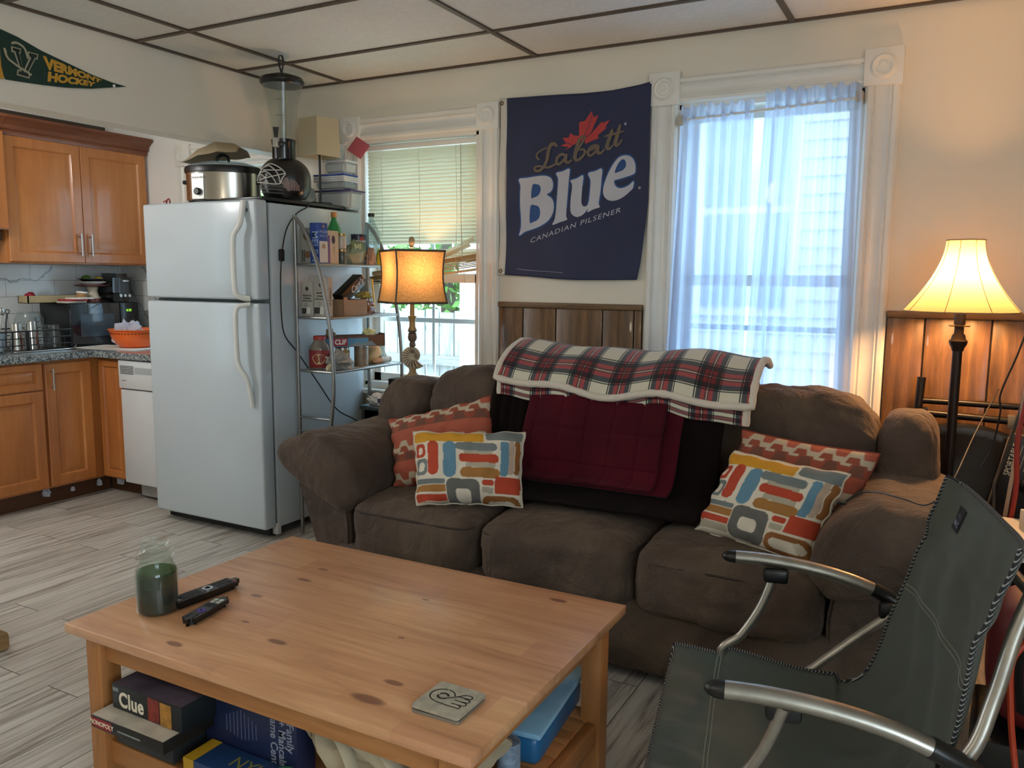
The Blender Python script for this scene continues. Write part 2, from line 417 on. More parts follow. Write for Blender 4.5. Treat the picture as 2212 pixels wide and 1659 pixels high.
# header between living room and kitchen, painted like the room on this side
bm = B(); box(bm, XH-.12, XH, YF, YB-.001, 2.0, ZC+.02)
struct('wall_header', bm, M_wall, smooth=False)
struct('trim_2', box(B(), XL, XL+.02, YF, 3.62, 2.262, 2.282), mat('dark_strip', '#4d463c', .7), smooth=False)  # thin dark strip along the top of the left kitchen wall

# casings with fluted boards and bullseye corner blocks
def fluted(bm, x0, x1, z0, z1, y=YB, vert=True, th=.022):
    """profiled board on the wall, ridges along its length"""
    wdt = (x1-x0) if vert else (z1-z0)
    pr = [(0, 0), (0, th*.6), (.08, th), (.2, th), (.24, th*.55), (.3, th*.8), (.36, th*.5), (.5, th*.35), (.64, th*.5), (.7, th*.8), (.76, th*.55), (.8, th), (.92, th), (1, th*.6), (1, 0)]
    b = bmesh.new(); A, D = [], []
    for t, d in pr:
        if vert: A.append(b.verts.new((x0+t*wdt, y-d, z0))); D.append(b.verts.new((x0+t*wdt, y-d, z1)))
        else: A.append(b.verts.new((x0, y-d, z0+t*wdt))); D.append(b.verts.new((x1, y-d, z0+t*wdt)))
    for i in range(len(pr)-1): b.faces.new((A[i], A[i+1], D[i+1], D[i]))
    b.faces.new(A); b.faces.new(D[::-1]); bmesh.ops.recalc_face_normals(b, faces=b.faces[:]); merge(bm, b); return bm
def rosette(parent, xc, zc, s=.15, y=YB):
    bm = B(); box(bm, xc-s/2, xc+s/2, y-.03, y, zc-s/2, zc+s/2, .003)
    pr = [(0, .008), (.012, .009), (.02, .004), (.026, .003), (.034, .011), (.042, .012), (.05, .004), (.054, 0)]
    lathe(bm, [(r*s/.15, h) for r, h in pr], 32, T(xc, y-.03, zc) @ RX(PI/2))
    return obj('corner_block', bm, M_trim, parent)
def window(name, W, cw, zt, blockw, sashes, y=YB, meet=1.31):
    x0, x1, z0, z1 = W
    win = struct(name); win.location = ((x0+x1)/2, y, z0)
    def P(n, bm, m): return obj(n, bm, m, win, world=True)
    def PS(n, bm, m): return obj(n, bm, m, win, world=True, smooth=False)
    bm = B(); fluted(bm, x0-cw, x0-.004, z0-.02, z1); P('casing', bm, M_trim)
    bm = B(); fluted(bm, x1+.004, x1+cw, z0-.02, z1); P('casing', bm, M_trim)
    bm = B(); fluted(bm, x0, x1, z1+.004, zt-.01, vert=False); P('head_casing', bm, M_trim)
    for xc in (x0-cw/2, x1+cw/2):
        b = B(); s = blockw; box(b, xc-s/2, xc+s/2, y-.032, y, z1+.0, z1+s, .003)
        pr = [(0, .009), (.014, .010), (.02, .004), (.026, .003), (.034, .012), (.042, .013), (.05, .004), (.054, 0)]
        lathe(b, [(r*s/.15, h) for r, h in pr], 36, T(xc, y-.032, z1+s/2) @ RX(PI/2)); P('corner_block', b, M_trim)
    b = B(); box(b, x0-.0, x0+.018, y, y+.15, z0, z1); box(b, x1-.018, x1, y, y+.15, z0, z1); box(b, x0, x1, y, y+.15, z1-.018, z1); box(b, x0, x1, y, y+.15, z0, z0+.02); PS('jamb', b, M_trim)
    PS('window_stool', box(B(), x0-cw, x1+cw, y-.06, y+.02, z0-.045, z0-.018, .006), M_trim)
    for k, (za, zb, yy) in enumerate(((meet-.02, z1-.018, y+.10), (z0+.02, meet+.02, y+.065))):
        b = B(); fw = .045
        box(b, x0+.018, x0+.018+fw, yy, yy+.03, za, zb); box(b, x1-.018-fw, x1-.018, yy, yy+.03, za, zb)
        box(b, x0+.018, x1-.018, yy, yy+.03, za, za+fw); box(b, x0+.018, x1-.018, yy, yy+.03, zb-fw, zb)
        s = PS('sash', b, M_trim)
        b = B(); box(b, x0+.06, x1-.06, yy+.012, yy+.016, za+fw, zb-fw); g_ = obj('pane', b, glassy('window_glass', '#f4fbff', .02, .02), win, world=True, smooth=False)
    b = B(); xm = (x0+x1)/2
    box(b, xm-.008, xm+.008, y+.14, y+.148, z0, z1); box(b, x0+.018, x1-.018, y+.138, y+.15, z0+.36, z0+.385); PS('storm_frame', b, M_white)
    return win
window('window_1', W1, .125, 2.19, .13, 2); window('window_2', W2, .135, 2.22, .145, 2); window('window_3', W3, .13, 2.14, .135, 2, meet=1.5)
# unseen window added in the left kitchen wall to bring in daylight
wi = struct('window_fill_left'); wi.location = (XL, .65, .8); b = B()
for y in (.3, .65, 1.0): box(b, XL-.12, XL-.02, y-.04, y+.04, .8, 2.1)
for z in (.8, 1.45, 2.1): box(b, XL-.12, XL-.02, .3, 1.0, z-.03, z+.03)
obj('sash', b, M_trim, wi, world=True, smooth=False)

# dark pine wainscot boards with a cap rail
def board_mat(i, a, b_, c):
    g = N('wainscot_%d' % i); co = g.coord(scale=(7, 7, .9), loc=(i*3.1, 0, i*1.7)); n0 = g.noise(g.coord(scale=(2.2, 2, 1.3), loc=(i*5.3, 0, i*2.9)), 1.6, 2)
    wv = g.n('TexWave', {'Vector': co, 'Scale': .9, 'Distortion': 7.5, 'Detail': 3, 'Detail Scale': .8}, wave_type='BANDS', bands_direction='X')
    n2 = g.noise(co, 5, 4, .6, 1.2)
    v = g.math('ADD', g.math('MULTIPLY', wv.outputs[1], .10), g.math('ADD', g.math('MULTIPLY', n0, .42), g.math('MULTIPLY', n2, .50)))
    vo = g.n('TexVoronoi', {'Vector': g.coord(scale=(2.6, 1, 1.5), loc=(i*2.7, 0, i*.83)), 'Scale': 1.5}); kn = g.ramp(vo.outputs['Distance'], [(0, (.9,)*3), (.10, (.55,)*3), (.22, (0,)*3)])
    g.base(g.mix(kn, g.ramp(v, [(.36, a), (.55, b_), (.74, c)]), '#3a2312')); g.b.inputs['Roughness'].default_value = .36; g.b.inputs['Coat Weight'].default_value = .15; g.bump(n2, .08, .002); return g.m
bms = [board_mat(i, '#4a331c', '#71502e', '#8f6a40') for i in range(5)]
def wains(x0, grooves, x1, name):
    ws = struct(name); ws.location = ((x0+x1)/2, YB, 0); xs = [x0]+grooves+[x1]
    for i, (a, b_) in enumerate(zip(xs, xs[1:])):
        obj('board', box(B(), a+.003, b_-.003, YB-.016, YB-.004, .0, 1.165, .002), bms[(i+(3 if x0 > -1 else 0)) % 5], ws, world=True)
    obj('backing', box(B(), x0, x1, YB-.006, YB-.0005, 0, 1.17), M_blackm, ws, world=True, smooth=False)
    obj('cap_rail', box(B(), x0, x1, YB-.03, YB, 1.165, 1.192, .004), wood('cap_rail_wood_'+name, '#55402b', '#6b5135', '#7d6040', 'X'), ws, world=True)
wains(-2.06, [-1.92, -1.735, -1.485, -1.325], -1.285, 'trim_3')
wains(-.232, [-.09, .04, .145, .33, .52, .7, .9, 1.1, 1.3], XR, 'trim_4')
wains(-3.4, [-3.2], -3.08, 'trim_5')

# =============== OUTSIDE ===============
g = N('siding'); sp = g.n('SeparateXYZ'); g.t.links.new(g.coord(), sp.inputs[0])
g.base('#dfe2e6'); g.b.inputs['Roughness'].default_value = .6; M_sid = g.m
bm = B()
for k in range(52):
    z = -1.2+k*.125; b = bmesh.new()
    v = [b.verts.new(p) for p in ((-3.75, 6.2, z), (3.5, 6.2, z), (3.5, 6.225, z+.125), (-3.75, 6.225, z+.125), (-3.75, 6.225, z), (3.5, 6.225, z))]
    b.faces.new((v[0], v[1], v[2], v[3])); b.faces.new((v[0], v[4], v[5], v[1])); merge(bm, b)
box(bm, -3.82, 3.5, 6.225, 9, -1.2, 5.3); box(bm, -3.85, -3.73, 6.17, 6.23, -1.2, 5.3)
hs = thing('neighbour_house', 'white clapboard house wall standing outside behind the sheer curtains', 'house', (-.1, 6.2, -1.2))
obj('siding', bm, M_sid, hs, world=True, smooth=False)
for (a, b_, c, d) in ((-1.75, -1.0, 1.05, 2.6), (1.1, 1.9, 1.05, 2.6)):
    q = B(); box(q, a, b_, 6.15, 6.22, c, d); w_ = obj('window', q, M_white, hs, world=True, smooth=False)
    q = B(); box(q, a+.07, b_-.07, 6.13, 6.152, c+.07, (c+d)/2-.03); box(q, a+.07, b_-.07, 6.13, 6.152, (c+d)/2+.03, d-.07)
    q.transform(T(.1, -6.2, 1.2)); pn = obj('pane', q, mat('outdoor_glass', '#8fa3b5', .1), w_, smooth=False)
fe = thing('garden_fence', 'weathered grey wooden fence outside the window with blinds', 'fence', (-6.2, 7.6, -1.0))
bm = B()
for k in range(26): x = -8.8+k*.19; box(bm, x, x+.17, 7.6, 7.63, -1.0, .95+.02*math.sin(k*2.1), .004)
obj('boards', bm, wood('fence_wood', '#7a7a78', '#94928e', '#a7a59f', 'Z', rough=.9), fe, world=True)
obj('rail', box(B(), -8.8, -3.9, 7.53, 7.6, .35, .45), wood('fence_rail', '#75736f', '#8a8883', '#989690', 'X', rough=.9), fe, world=True)
obj('rail', box(B(), -8.8, -3.9, 7.53, 7.6, -.5, -.4), MATS.get('x') or bpy.data.materials['fence_rail'], fe, world=True)
M_leaf = mat('leaf_green', '#5f8a3c', .6, var=.4, vscale=3); M_bark = mat('bark', '#5c5042', .9)
for (tx, ty, th, tr, lb) in ((-5.6, 8.6, 4.0, 1.2, 'green leafy tree seen behind the table lamp through the window'), (-8.6, 9.3, 4.4, 1.4, 'larger green tree further away beyond the fence')):
    tr_ = thing('garden_tree', lb, 'tree', (tx, ty, -1.2), group=None)
    obj('trunk', tube(B(), [(tx, ty, -1.2), (tx+.1, ty, .5), (tx, ty, th-1.6)], [.16, .12, .05], 8), M_bark, tr_, world=True)
    bm = B(); rnd = random.Random(int(tx*10))
    for k in range(2600):
        d = Vector((rnd.gauss(0, 1), rnd.gauss(0, 1), rnd.gauss(0, 1))).normalized()*tr*rnd.uniform(.5, 1.0)
        p = Vector((tx, ty, th-2.0))+Vector((d.x, d.y, d.z*1.2)); a = Vector((rnd.gauss(0, 1), rnd.gauss(0, 1), rnd.gauss(0, 1))).normalized()*.07; c_ = a.cross(Vector((rnd.random(), 1, rnd.random()))).normalized()*.04
        bm.faces.new([bm.verts.new(p+q) for q in (a, c_, -a, -c_)])
    obj('foliage', bm, M_leaf, tr_, world=True, smooth=False)
struct('ground_outside', box(B(), -16, 8, 3.9, 16, -1.4, -1.2), mat('lawn', '#93a08c', .9, var=.2), smooth=False)

# =============== BLIND, CURTAINS ===============
M_slat = cloth('vinyl_slat', '#d5d2b8', .30)
bl = thing('window_blind', 'cream mini blind with broken sagging slats hanging in the window beside the fridge', 'blind', (-2.57, YB+.02, 2.0))
obj('head_rail', box(B(), -2.93, -2.20, YB+.005, YB+.035, 2.005, 2.035, .003), M_trim, bl, world=True)
def slat(bm, xa, xb, za, zb, tilt=.95, w_=.026, y=YB+.02):
    n = 4
    def fn(u, v):
        x = xa+(xb-xa)*u; z = za+(zb-za)*u; s = (v-.5)*w_; c_ = .002*math.sin(PI*v)
        return Vector((x, y+math.cos(tilt)*s-c_*math.sin(tilt), z-math.sin(tilt)*s-c_*math.cos(tilt)))
    sheet(bm, fn, 1, n)
bm = B(); zz = 1.99
while zz > 1.495: slat(bm, -2.92, -2.21, zz, zz); zz -= .0195
obj('slats', bm, M_slat, bl, world=True)
bm = B()
for k in range(4): slat(bm, -2.92, -2.205, 1.452-k*.017, 1.452-k*.015, 1.0)
slat(bm, -2.50, -2.22, 1.40, 1.515, 1.2, y=YB+.0); slat(bm, -2.47, -2.24, 1.40, 1.485, .7, y=YB-.005)
obj('loose_slats', bm, M_slat, bl, world=True)
bm = B()
for k in range(6): slat(bm, -2.92, -2.21, 1.29+k*.004, 1.375+k*.009, .15)
for k in range(3): slat(bm, -2.9, -2.21, 1.325+k*.006, 1.425+k*.004, .4)
box(bm, -.36, .36, -.012, .012, -.006, .006, .002, M=T(-2.565, YB+.02, 1.315) @ RY(-.12))
obj('bottom_bundle', bm, mat('blind_bundle', '#cdb88f', .6), bl, world=True)
bm = B()
for x in (-2.82, -2.57, -2.335): tube(bm, [(x, YB+.003, 2.0), (x+.006, YB+.003, 1.7), (x, YB+.003, 1.34)], .0012, 5)
tube(bm, [(-2.30, YB-.004, 2.0), (-2.298, YB-.004, 1.6), (-2.29, YB-.006, 1.44)], .003, 6)
tube(bm, smooth_path([(-2.29, YB-.006, 1.44), (-2.275, YB-.008, 1.3), (-2.285, YB-.008, 1.18), (-2.27, YB-.008, 1.16), (-2.268, YB-.008, 1.25), (-2.285, YB-.008, 1.4)]), .0014, 5)
obj('cord', bm, mat('blind_cord', '#cfccc0', .7), bl, world=True)

M_sheer = cloth('sheer_voile', '#dfe6f5', .62, .15, '#c6d5ef')
def sheer(name, xa, xb, ya, yb, xat, xbt, label, sd):
    def fn(u, v):
        t = 1-v; top = t; sp_ = max(0, min(1, (1-t)*1.1)); k = sp_**1.3
        xl = xat+(xa-xat)*k; xr = xbt+(xb-xbt)*k; x = xl+(xr-xl)*u
        amp = .010+.016*sp_; uu = u+.035*math.sin(u*5+sd*2+1.1*sp_)+.02*math.sin(u*11-sd); y = YB-.045+amp*math.sin(uu*PI*2*6.5+sd)+.45*amp*math.sin(uu*PI*2*13+sd*2+.8*sp_)*(1-.5*sp_)
        z = ya+(yb-ya)*t
        if t > .955: y += .012*math.sin(u*60+sd); z += .008*math.sin(u*47+sd)
        if .93 < t < .955: y = YB-.045+(y-YB+.045)*.5
        return Vector((x, y, z))
    return fn
for nm, a, lab, sd in (('left', (-1.165, -.80, .70, 2.075, -1.125, -.80), 'white sheer curtain panel hanging on the side next to the blue banner', .4), ('right', (-.80, -.355, .70, 2.105, -.755, -.375), 'white sheer curtain panel hanging on the side next to the lit floor lamp', 2.1)):
    t_ = thing('sheer_curtain', lab, 'curtain', ((a[0]+a[1])/2, YB-.045, .70), group=None)
    obj('panel', sheet(B(), sheer(nm, a[0], a[1], a[2], a[3], a[4], a[5], lab, sd), 220, 50), M_sheer, t_, world=True, angle=180)
t_ = thing('curtain_rod', 'thin white curtain rod across the top of the curtained window', 'rod', (-.755, YB-.04, 2.03))
obj('rod', tube(B(), [(-1.135, YB-.045, 2.015), (-.375, YB-.045, 2.045)], .006, 8), M_white, t_, world=True)
for x, z in ((-1.12, 2.015), (-.385, 2.05)):
    obj('bracket', box(B(), x-.014, x+.014, YB-.055, YB+.0, z-.022, z+.022, .003), mat('bracket_plastic', '#b9b5a8', .5), t_, world=True)

# unseen globe fixtures added to carry the fill lights
for (x, y), lb in (((-1.5, -.35), 'clear glass globe added for fill light above and behind the camera'), ((-4.15, 1.55), 'clear glass globe added for fill light in the near part of the kitchen')):
    t_ = thing('fill_globe', lb, 'lamp', (x, y, 2.0)); obj('globe', lathe(B(), [(.05, .24), (.10, .21), (.135, .12), (.10, .03), (0, 0)], 32), glassy('clear_globe', '#ffffff', 0.0, .05), t_); obj('mount', lathe(B(), [(.0, .385), (.06, .385), (.06, .36), (.03, .345), (.03, .25), (.055, .235), (0, .235)], 24), M_white, t_)
# =============== SOFA ===============
def wr(p, amp, fr, sd=0):
    q = Vector((p.x*fr+sd*3.1, p.y*fr+sd*1.7, p.z*fr)); return amp*(noise.noise(q)+.5*noise.noise(q*2.3)-.6*abs(noise.noise(q*1.7+Vector((5, 2, 1)))))
g = N('brown_microfibre'); co = g.coord(); n1 = g.noise(co, 3.0, 4, .6, .5)
g.base(g.ramp(n1, [(.3, '#382a22'), (.5, '#49392e'), (.72, '#60503f')])); g.b.inputs['Roughness'].default_value = .8; g.b.inputs['Sheen Weight'].default_value = .3; g.b.inputs['Sheen Roughness'].default_value = .4
g.b.inputs['Sheen Tint'].default_value = (*lin('#b09c8a'), 1)
n2 = g.noise(g.coord(scale=(1, 1, .55)), 9, 4, .55, 1.6); g.bump(g.math('ADD', n2, g.math('MULTIPLY', g.noise(co, 220, 2), .12)), .6, .035); M_sofa = g.m
SX = -1.14
sofa = thing('sofa', 'brown microfibre three-seat sofa with puffy arms, standing under the two windows', 'sofa', (SX, 2.85, 0))
def S(n, bm, m=None, **k): return obj(n, bm, m or M_sofa, sofa, world=True, angle=60, **k)
bm = B(); box(bm, -2.08, -.2, 2.415, 3.2, .035, .27, .02); box(bm, -2.2, -.08, 2.95, 3.28, .05, .62, .04, 3)
S('base_frame', bm)
for (a, b_) in ((-2.05, .0), (-.3, 0)):
    pass
for x, y in ((-2.12, 2.5), (-.16, 2.5), (-2.12, 3.15), (-.16, 3.15)): S('foot', box(B(), x-.025, x+.025, y-.025, y+.025, 0, .06), M_blackm)
def loft(bm, secs, M=None):
    b = bmesh.new(); R = [[b.verts.new(p) for p in s] for s in secs]; n = len(R[0])
    for A, D in zip(R, R[1:]):
        for k in range(n): b.faces.new((A[k], A[(k+1) % n], D[(k+1) % n], D[k]))
    b.faces.new(R[0][::-1]); b.faces.new(R[-1]); bmesh.ops.recalc_face_normals(b, faces=b.faces[:]); merge(bm, b, M); return bm
armsec = [(-2.385, .612), (-2.33, .662), (-2.22, .69), (-2.10, .68), (-2.005, .61), (-1.965, .51), (-1.985, .435), (-2.05, .40), (-2.16, .435), (-2.28, .505), (-2.36, .56)]
def arm(mirror, sd):
    S2 = smooth_path([(p[0], p[1], 0) for p in armsec], 6, True); cx_ = -2.17; cz_ = .55; secs = []
    for t in [i/44 for i in range(45)]:
        y = 2.385+(3.06-2.385)*t; e = min(t/.07, 1); e2 = min((1-t)/.07, 1); s = .80+.20*math.sqrt(max(0, 1-(1-e)**2)); s *= .75+.25*math.sqrt(max(0, 1-(1-e2)**2)); ring = []
        for p in S2:
            x = cx_+(p.x-cx_)*s; z = cz_+(p.y-cz_)*s
            x2 = (2*SX-x) if mirror else x; q = Vector((x2, y, z))
            d = wr(q, .014, 5, sd)+.006*math.sin(46*(p.x+p.y)+2*math.sin(9*p.x))*math.exp(-((t-.10)/.09)**2)
            n_ = Vector(((x-cx_), 0, (z-cz_))).normalized(); q += Vector(((-n_.x if mirror else n_.x)*d, 0, n_.z*d)); ring.append(q)
        secs.append(ring)
    return loft(B(), secs)
for mirror in (False, True):
    a = S('armrest', arm(mirror, 3+mirror))
    pts = [(-2.08, .0), (-2.14, .02), (-2.235, .30), (-2.33, .55), (-2.22, .60), (-2.05, .50), (-2.02, .3), (-2.03, .0)]
    if mirror: pts = [(2*SX-x, z) for x, z in pts]
    bm = B(); prism(bm, pts, .64, Matrix(((1, 0, 0, 0), (0, 0, 1, 2.425), (0, 1, 0, .035), (0, 0, 0, 1))), r=.012); S('side_panel', bm)
def cush(name, cx_, cy_, cz_, sx, sy, sz, sd, p=4.5, amp=.014, tilt=0, crown=.03, seam=True, n=26):
    def fn(co_, q):
        w_ = wr(Vector((co_.x+cx_, co_.y, co_.z)), amp, 5.5, sd)+.5*wr(Vector((co_.x+cx_, co_.y, co_.z)), amp, 14, sd+4)
        nn = q.normalized(); c = co_+nn*w_
        if q.z > .2: c.z += crown*(1-min(1, abs(q.x))**2)*(1-min(1, abs(q.y))**2)
        return c
    bm = puff(B(), sx, sy, sz, p, n, fn=fn); bm.transform(T(cx_, cy_, cz_) @ RX(tilt)); return S(name, bm)
for i, (a, b_) in enumerate(((-2.0, -1.43), (-1.43, -.85), (-.85, -.27))):
    c = cush('seat_cushion', (a+b_)/2, 2.675, .352, b_-a-.006, .63, .225, i, 7, .011, crown=.022)
    ring = []
    for k in range(80):
        t = 2*PI*k/80; ex = (abs(math.cos(t))**.25)*(1 if math.cos(t) > 0 else -1); ey = (abs(math.sin(t))**.25)*(1 if math.sin(t) > 0 else -1)
        ring.append(((a+b_)/2+ex*((b_-a)/2-.012), 2.675+ey*.305, .425))
    pp = obj('piping', tube(B(), ring, .0045, 6, closed=True), mat('dark_piping', '#33261f', .8), c)
    pp.data.transform(Matrix.Translation(-sofa.location)); 
for i, (a, b_) in enumerate(((-2.0, -1.40), (-1.40, -.79), (-.79, -.175))):
    c = cush('back_cushion', (a+b_)/2, 3.03, .675, b_-a-.004, .30 if i == 1 else .36, .50, 10+i, 3.6, .016, tilt=-.10, crown=.012)
    pts = [((a+b_)/2+(b_-a)/2*.93*math.cos(t), 3.03-.03, .69+.235*math.sin(t)) for t in [PI*k/40 for k in range(41)]]
for s, (a, b_) in enumerate(((-2.285, -1.975), (-.20, .005))):
    cush('wing', (a+b_)/2, 3.05, .60 if s == 0 else .62, b_-a, .36, .50, 20+s, 3.4, .010, tilt=-.05, crown=.01)

# ---- throws ----
prof = [(3.235, .80), (3.215, .90), (3.13, .965), (3.0, .985), (2.885, .955), (2.83, .87), (2.805, .75), (2.79, .62), (2.765, .545), (2.70, .508), (2.645, .494), (2.60, .484)]
PP = smooth_path([(0, y, z) for y, z in prof], 8)
def pat(t): x = max(0, min(1, t))*(len(PP)-1); j = min(int(x), len(PP)-2); return PP[j].lerp(PP[j+1], x-j)
def throw_fn(xl0, xr0, xl1, xr1, off, t0, t1, folds, wave=0.0):
    def fn(u, v):
        t = t0+(t1-t0)*v; p = pat(t); q = pat(min(1, t+.01)); q0 = pat(max(0, t-.01)); tg = (q-q0).normalized(); nr = Vector((0, tg.z, -tg.y))
        if nr.y > 0 and nr.z < 0: nr = -nr
        if nr.z < 0 and tg.y > 0: nr = -nr
        nr = Vector((0, -abs(tg.z), abs(tg.y)))
        if t < .12: nr = Vector((0, abs(tg.z)*.3, abs(tg.y)))
        x = (xl0+(xl1-xl0)*v)*(1-u)+(xr0+(xr1-xr0)*v)*u
        d = (off(v) if callable(off) else off)+folds(u, v)+.006*noise.noise(Vector((x*5, t*7, 3)))
        return Vector((x, p.y, p.z))+nr*d
    return fn
def cloth_obj(n, fn, nu, nv, m, par, th, **k):
    bm = sheet(B(), fn, nu, nv, uv=True); o = obj(n, bm, m, par, world=True, angle=80, **k)
    md = o.modifiers.new('thickness', 'SOLIDIFY'); md.thickness = th; md.offset = 0; return o
t_ = thing('throw_blanket', 'dark brown fleece throw draped over the middle back cushion of the sofa', 'blanket', (-1.1, 3.0, .5))
cloth_obj('fleece', throw_fn(-1.56, -.635, -1.62, -.70, .014, .06, 1.0, lambda u, v: .016*math.exp(-((u-.06)/.05)**2)*abs(math.sin(u*70))+.010*max(0, math.sin(u*40+v*2))*(1 if u < .16 else .15)+.008), 90, 90, mat('dark_fleece', '#120a08', .95, spec=.1, sheen=.02, bump=.3, bscale=300), t_, .008)
t_ = thing('quilted_blanket', 'dark red quilted blanket hanging over the brown throw under the plaid one', 'blanket', (-1.12, 2.9, .5))
def quilt(off, du):
    def f_(u, v): return -.005*(math.exp(-((((u*5.2+du) % 1)-.5)/.05)**2)+math.exp(-((((v*4.3) % 1)-.5)/.05)**2))
    return throw_fn(-1.40, -.86, -1.46, -.89+.0, off, .415, .80, f_)
g = N('wine_cotton'); g.base(g.ramp(g.noise(g.coord(), 5, 3), [(.35, '#3c0612'), (.65, '#4c0a19')])); g.b.inputs['Roughness'].default_value = .8; g.b.inputs['Specular IOR Level'].default_value = .12; g.b.inputs['Sheen Weight'].default_value = .05; g.bump(g.noise(g.coord(), 60, 3), .12, .004)
cloth_obj('top_layer', quilt(lambda v: .030+.030*min(1, v*3), .1), 80, 70, g.m, t_, .012)
cloth_obj('under_layer', throw_fn(-1.37, -.80, -1.42, -.835, lambda v: .018+.022*min(1, v*3), .44, .79, lambda u, v: 0), 60, 40, g.m, t_, .012)
obj('care_tag', box(B(), -1.05, -1.01, 2.722, 2.725, .505, .53), M_white, t_, world=True)
# tartan: white ground, red bars with navy edges and thin white lines, both ways
g = N('tartan_fleece'); tc = g.n('TexCoord'); sp = g.n('SeparateXYZ'); g.t.links.new(tc.outputs['UV'], sp.inputs[0])
def band(o, rep, ph):
    fr = g.math('FRACT', g.math('ADD', g.math('MULTIPLY', o, rep), ph))
    W, NV, GR, RD, DK = '#e0dccf', '#25293f', '#1d3230', '#a3202c', '#57131f'
    return g.ramp(fr, [(0, W), (.40, GR), (.43, W), (.45, GR), (.48, NV), (.56, RD), (.645, DK), (.69, W), (.705, DK), (.74, RD), (.83, NV), (.91, GR), (.94, W), (.955, GR), (.98, W)], 'CONSTANT')
h = band(sp.outputs[0], 6.1, .55); v_ = band(sp.outputs[1], 2.15, .12)
g.base(g.mix(.5, h, v_, 'MIX')); mx = g.mix(.88, g.mix(.5, h, v_), g.mix(1.0, h, v_, 'MULTIPLY')); g.base(mx); g.b.inputs['Roughness'].default_value = .92; g.b.inputs['Sheen Weight'].default_value = .2
g.bump(g.noise(g.coord(), 300, 2), .25, .002); M_tartan = g.m
M_sherpa = mat('sherpa_cream', '#cfc4b4', .95, bump=.8, bscale=140, sheen=.3)
t_ = thing('plaid_blanket', 'red, white and navy tartan blanket with a fluffy cream edge folded along the sofa top', 'blanket', (-1.1, 3.0, .88))
pl = [(3.17, .985), (3.10, 1.015), (3.0, 1.028), (2.90, 1.0), (2.82, .95), (2.775, .895)]
PL = smooth_path([(0, y, z) for y, z in pl], 8)
def plf(xl, xr, dz, v0=0, v1=1, skew=.03):
    def fn(u, v):
        x_ = (v0+(v1-v0)*v)*(len(PL)-1); j = min(int(x_), len(PL)-2); p = PL[j].lerp(PL[j+1], x_-j)
        x = xl+(xr-xl)*u+skew*(v-.5)*(u-.3)
        w_ = .012*math.sin(u*9+1.0)+.010*math.sin(u*17+v*3)
        ex = math.exp(-((u-1)/.05)**2)*-.0
        return Vector((x, p.y, p.z+dz+w_*(.4+.6*v)+ex-.030*(u-.25)*v-.035*v*v*(u > 2)))
    return fn
f1 = plf(-1.555, -.585, .012); cloth_obj('top_fold', f1, 120, 40, M_tartan, t_, .014)
f2 = plf(-1.54, -.62, -.018, .3, 1)
def f2b(u, v):
    p = f1(u*.97+.01, min(1, .55+.45*v*1.2)); k = max(0, v*1.0)
    return Vector((p.x, p.y-.004+.010*(1-k), p.z-.012-.050*k*k-.012))
def f3(u, v):
    p = f1(.01+u*.97, 1.0); return Vector((p.x, p.y+.012-.004*v, p.z-.008-.058*v+.004*math.sin(u*30)))
o_ = cloth_obj('under_fold', f3, 120, 6, M_tartan, t_, .010)
edge = [f1(0, v/14)+Vector((-.004, -.002, .0)) for v in range(0, 15)]+[f1(u/60, 1)+Vector((0, -.006, -.003)) for u in range(1, 60)]+[f1(1, 1-v/14)+Vector((.004, -.002, 0)) for v in range(0, 15)]
def lumpy(e, r): return tube(B(), e, [r*(1+.22*noise.noise(Vector((i*.9, 3, 1)))) for i in range(len(e))], 10)
obj('fluffy_edge', lumpy(edge, .0135), M_sherpa, t_, world=True)
e2 = [f3(1.0, v/5)+Vector((.004, 0, 0)) for v in range(6)]; obj('fluffy_corner', lumpy(e2, .014), M_sherpa, t_, world=True)
e3 = [f3(0, v/5)+Vector((-.003, 0, 0)) for v in range(6)]; obj('fluffy_corner', lumpy(e3, .011), M_sherpa, t_, world=True)

# ---- pillows ----
def rr_in(x, y, x0, x1, y0, y1, r):
    dx = max(x0+r-x, x-x1+r, 0); dy = max(y0+r-y, y-y1+r, 0); return dx*dx+dy*dy <= r*r and x0 <= x <= x1 and y0 <= y <= y1
Y_, G_, R_, U_, O_, BE, BR, MV, DG = '#c88f1e', '#6f7675', '#b04024', '#5c8398', '#9c6c33', '#a9a08c', '#8d5a2a', '#b09a88', '#62605c'
SH = [(150, 1300, 335, 520, 40, Y_, 0), (1330, 1890, 290, 470, 40, G_, 0), (390, 575, 505, 1065, 90, R_, 0), (650, 860, 515, 1095, 100, U_, 0), (980, 1440, 655, 715, 5, BE, 0), (1010, 1480, 845, 925, 5, BE, 0),
      (845, 1505, 525, 660, 65, G_, 0), (900, 1530, 712, 845, 60, R_, 0), (930, 1560, 928, 1080, 70, O_, 0), (1560, 1690, 485, 1035, 40, U_, 0), (1690, 1780, 470, 1010, 30, MV, 0), (1790, 1870, 470, 1000, 30, BR, 0),
      (150, 345, 545, 780, 60, R_, 55), (150, 380, 800, 1060, 60, G_, 55), (150, 685, 1115, 1190, 25, G_, 0), (150, 690, 1205, 1310, 10, O_, 0), (150, 690, 1340, 1440, 30, R_, 0), (150, 690, 1450, 1560, 30, BE, 0),
      (700, 1255, 1105, 1600, 110, DG, 150), (1295, 1475, 1105, 1190, 30, R_, 0), (1295, 1475, 1215, 1300, 20, BE, 0), (1495, 1900, 1050, 1305, 20, R_, 0), (1270, 1890, 1340, 1620, 110, BR, 65)]
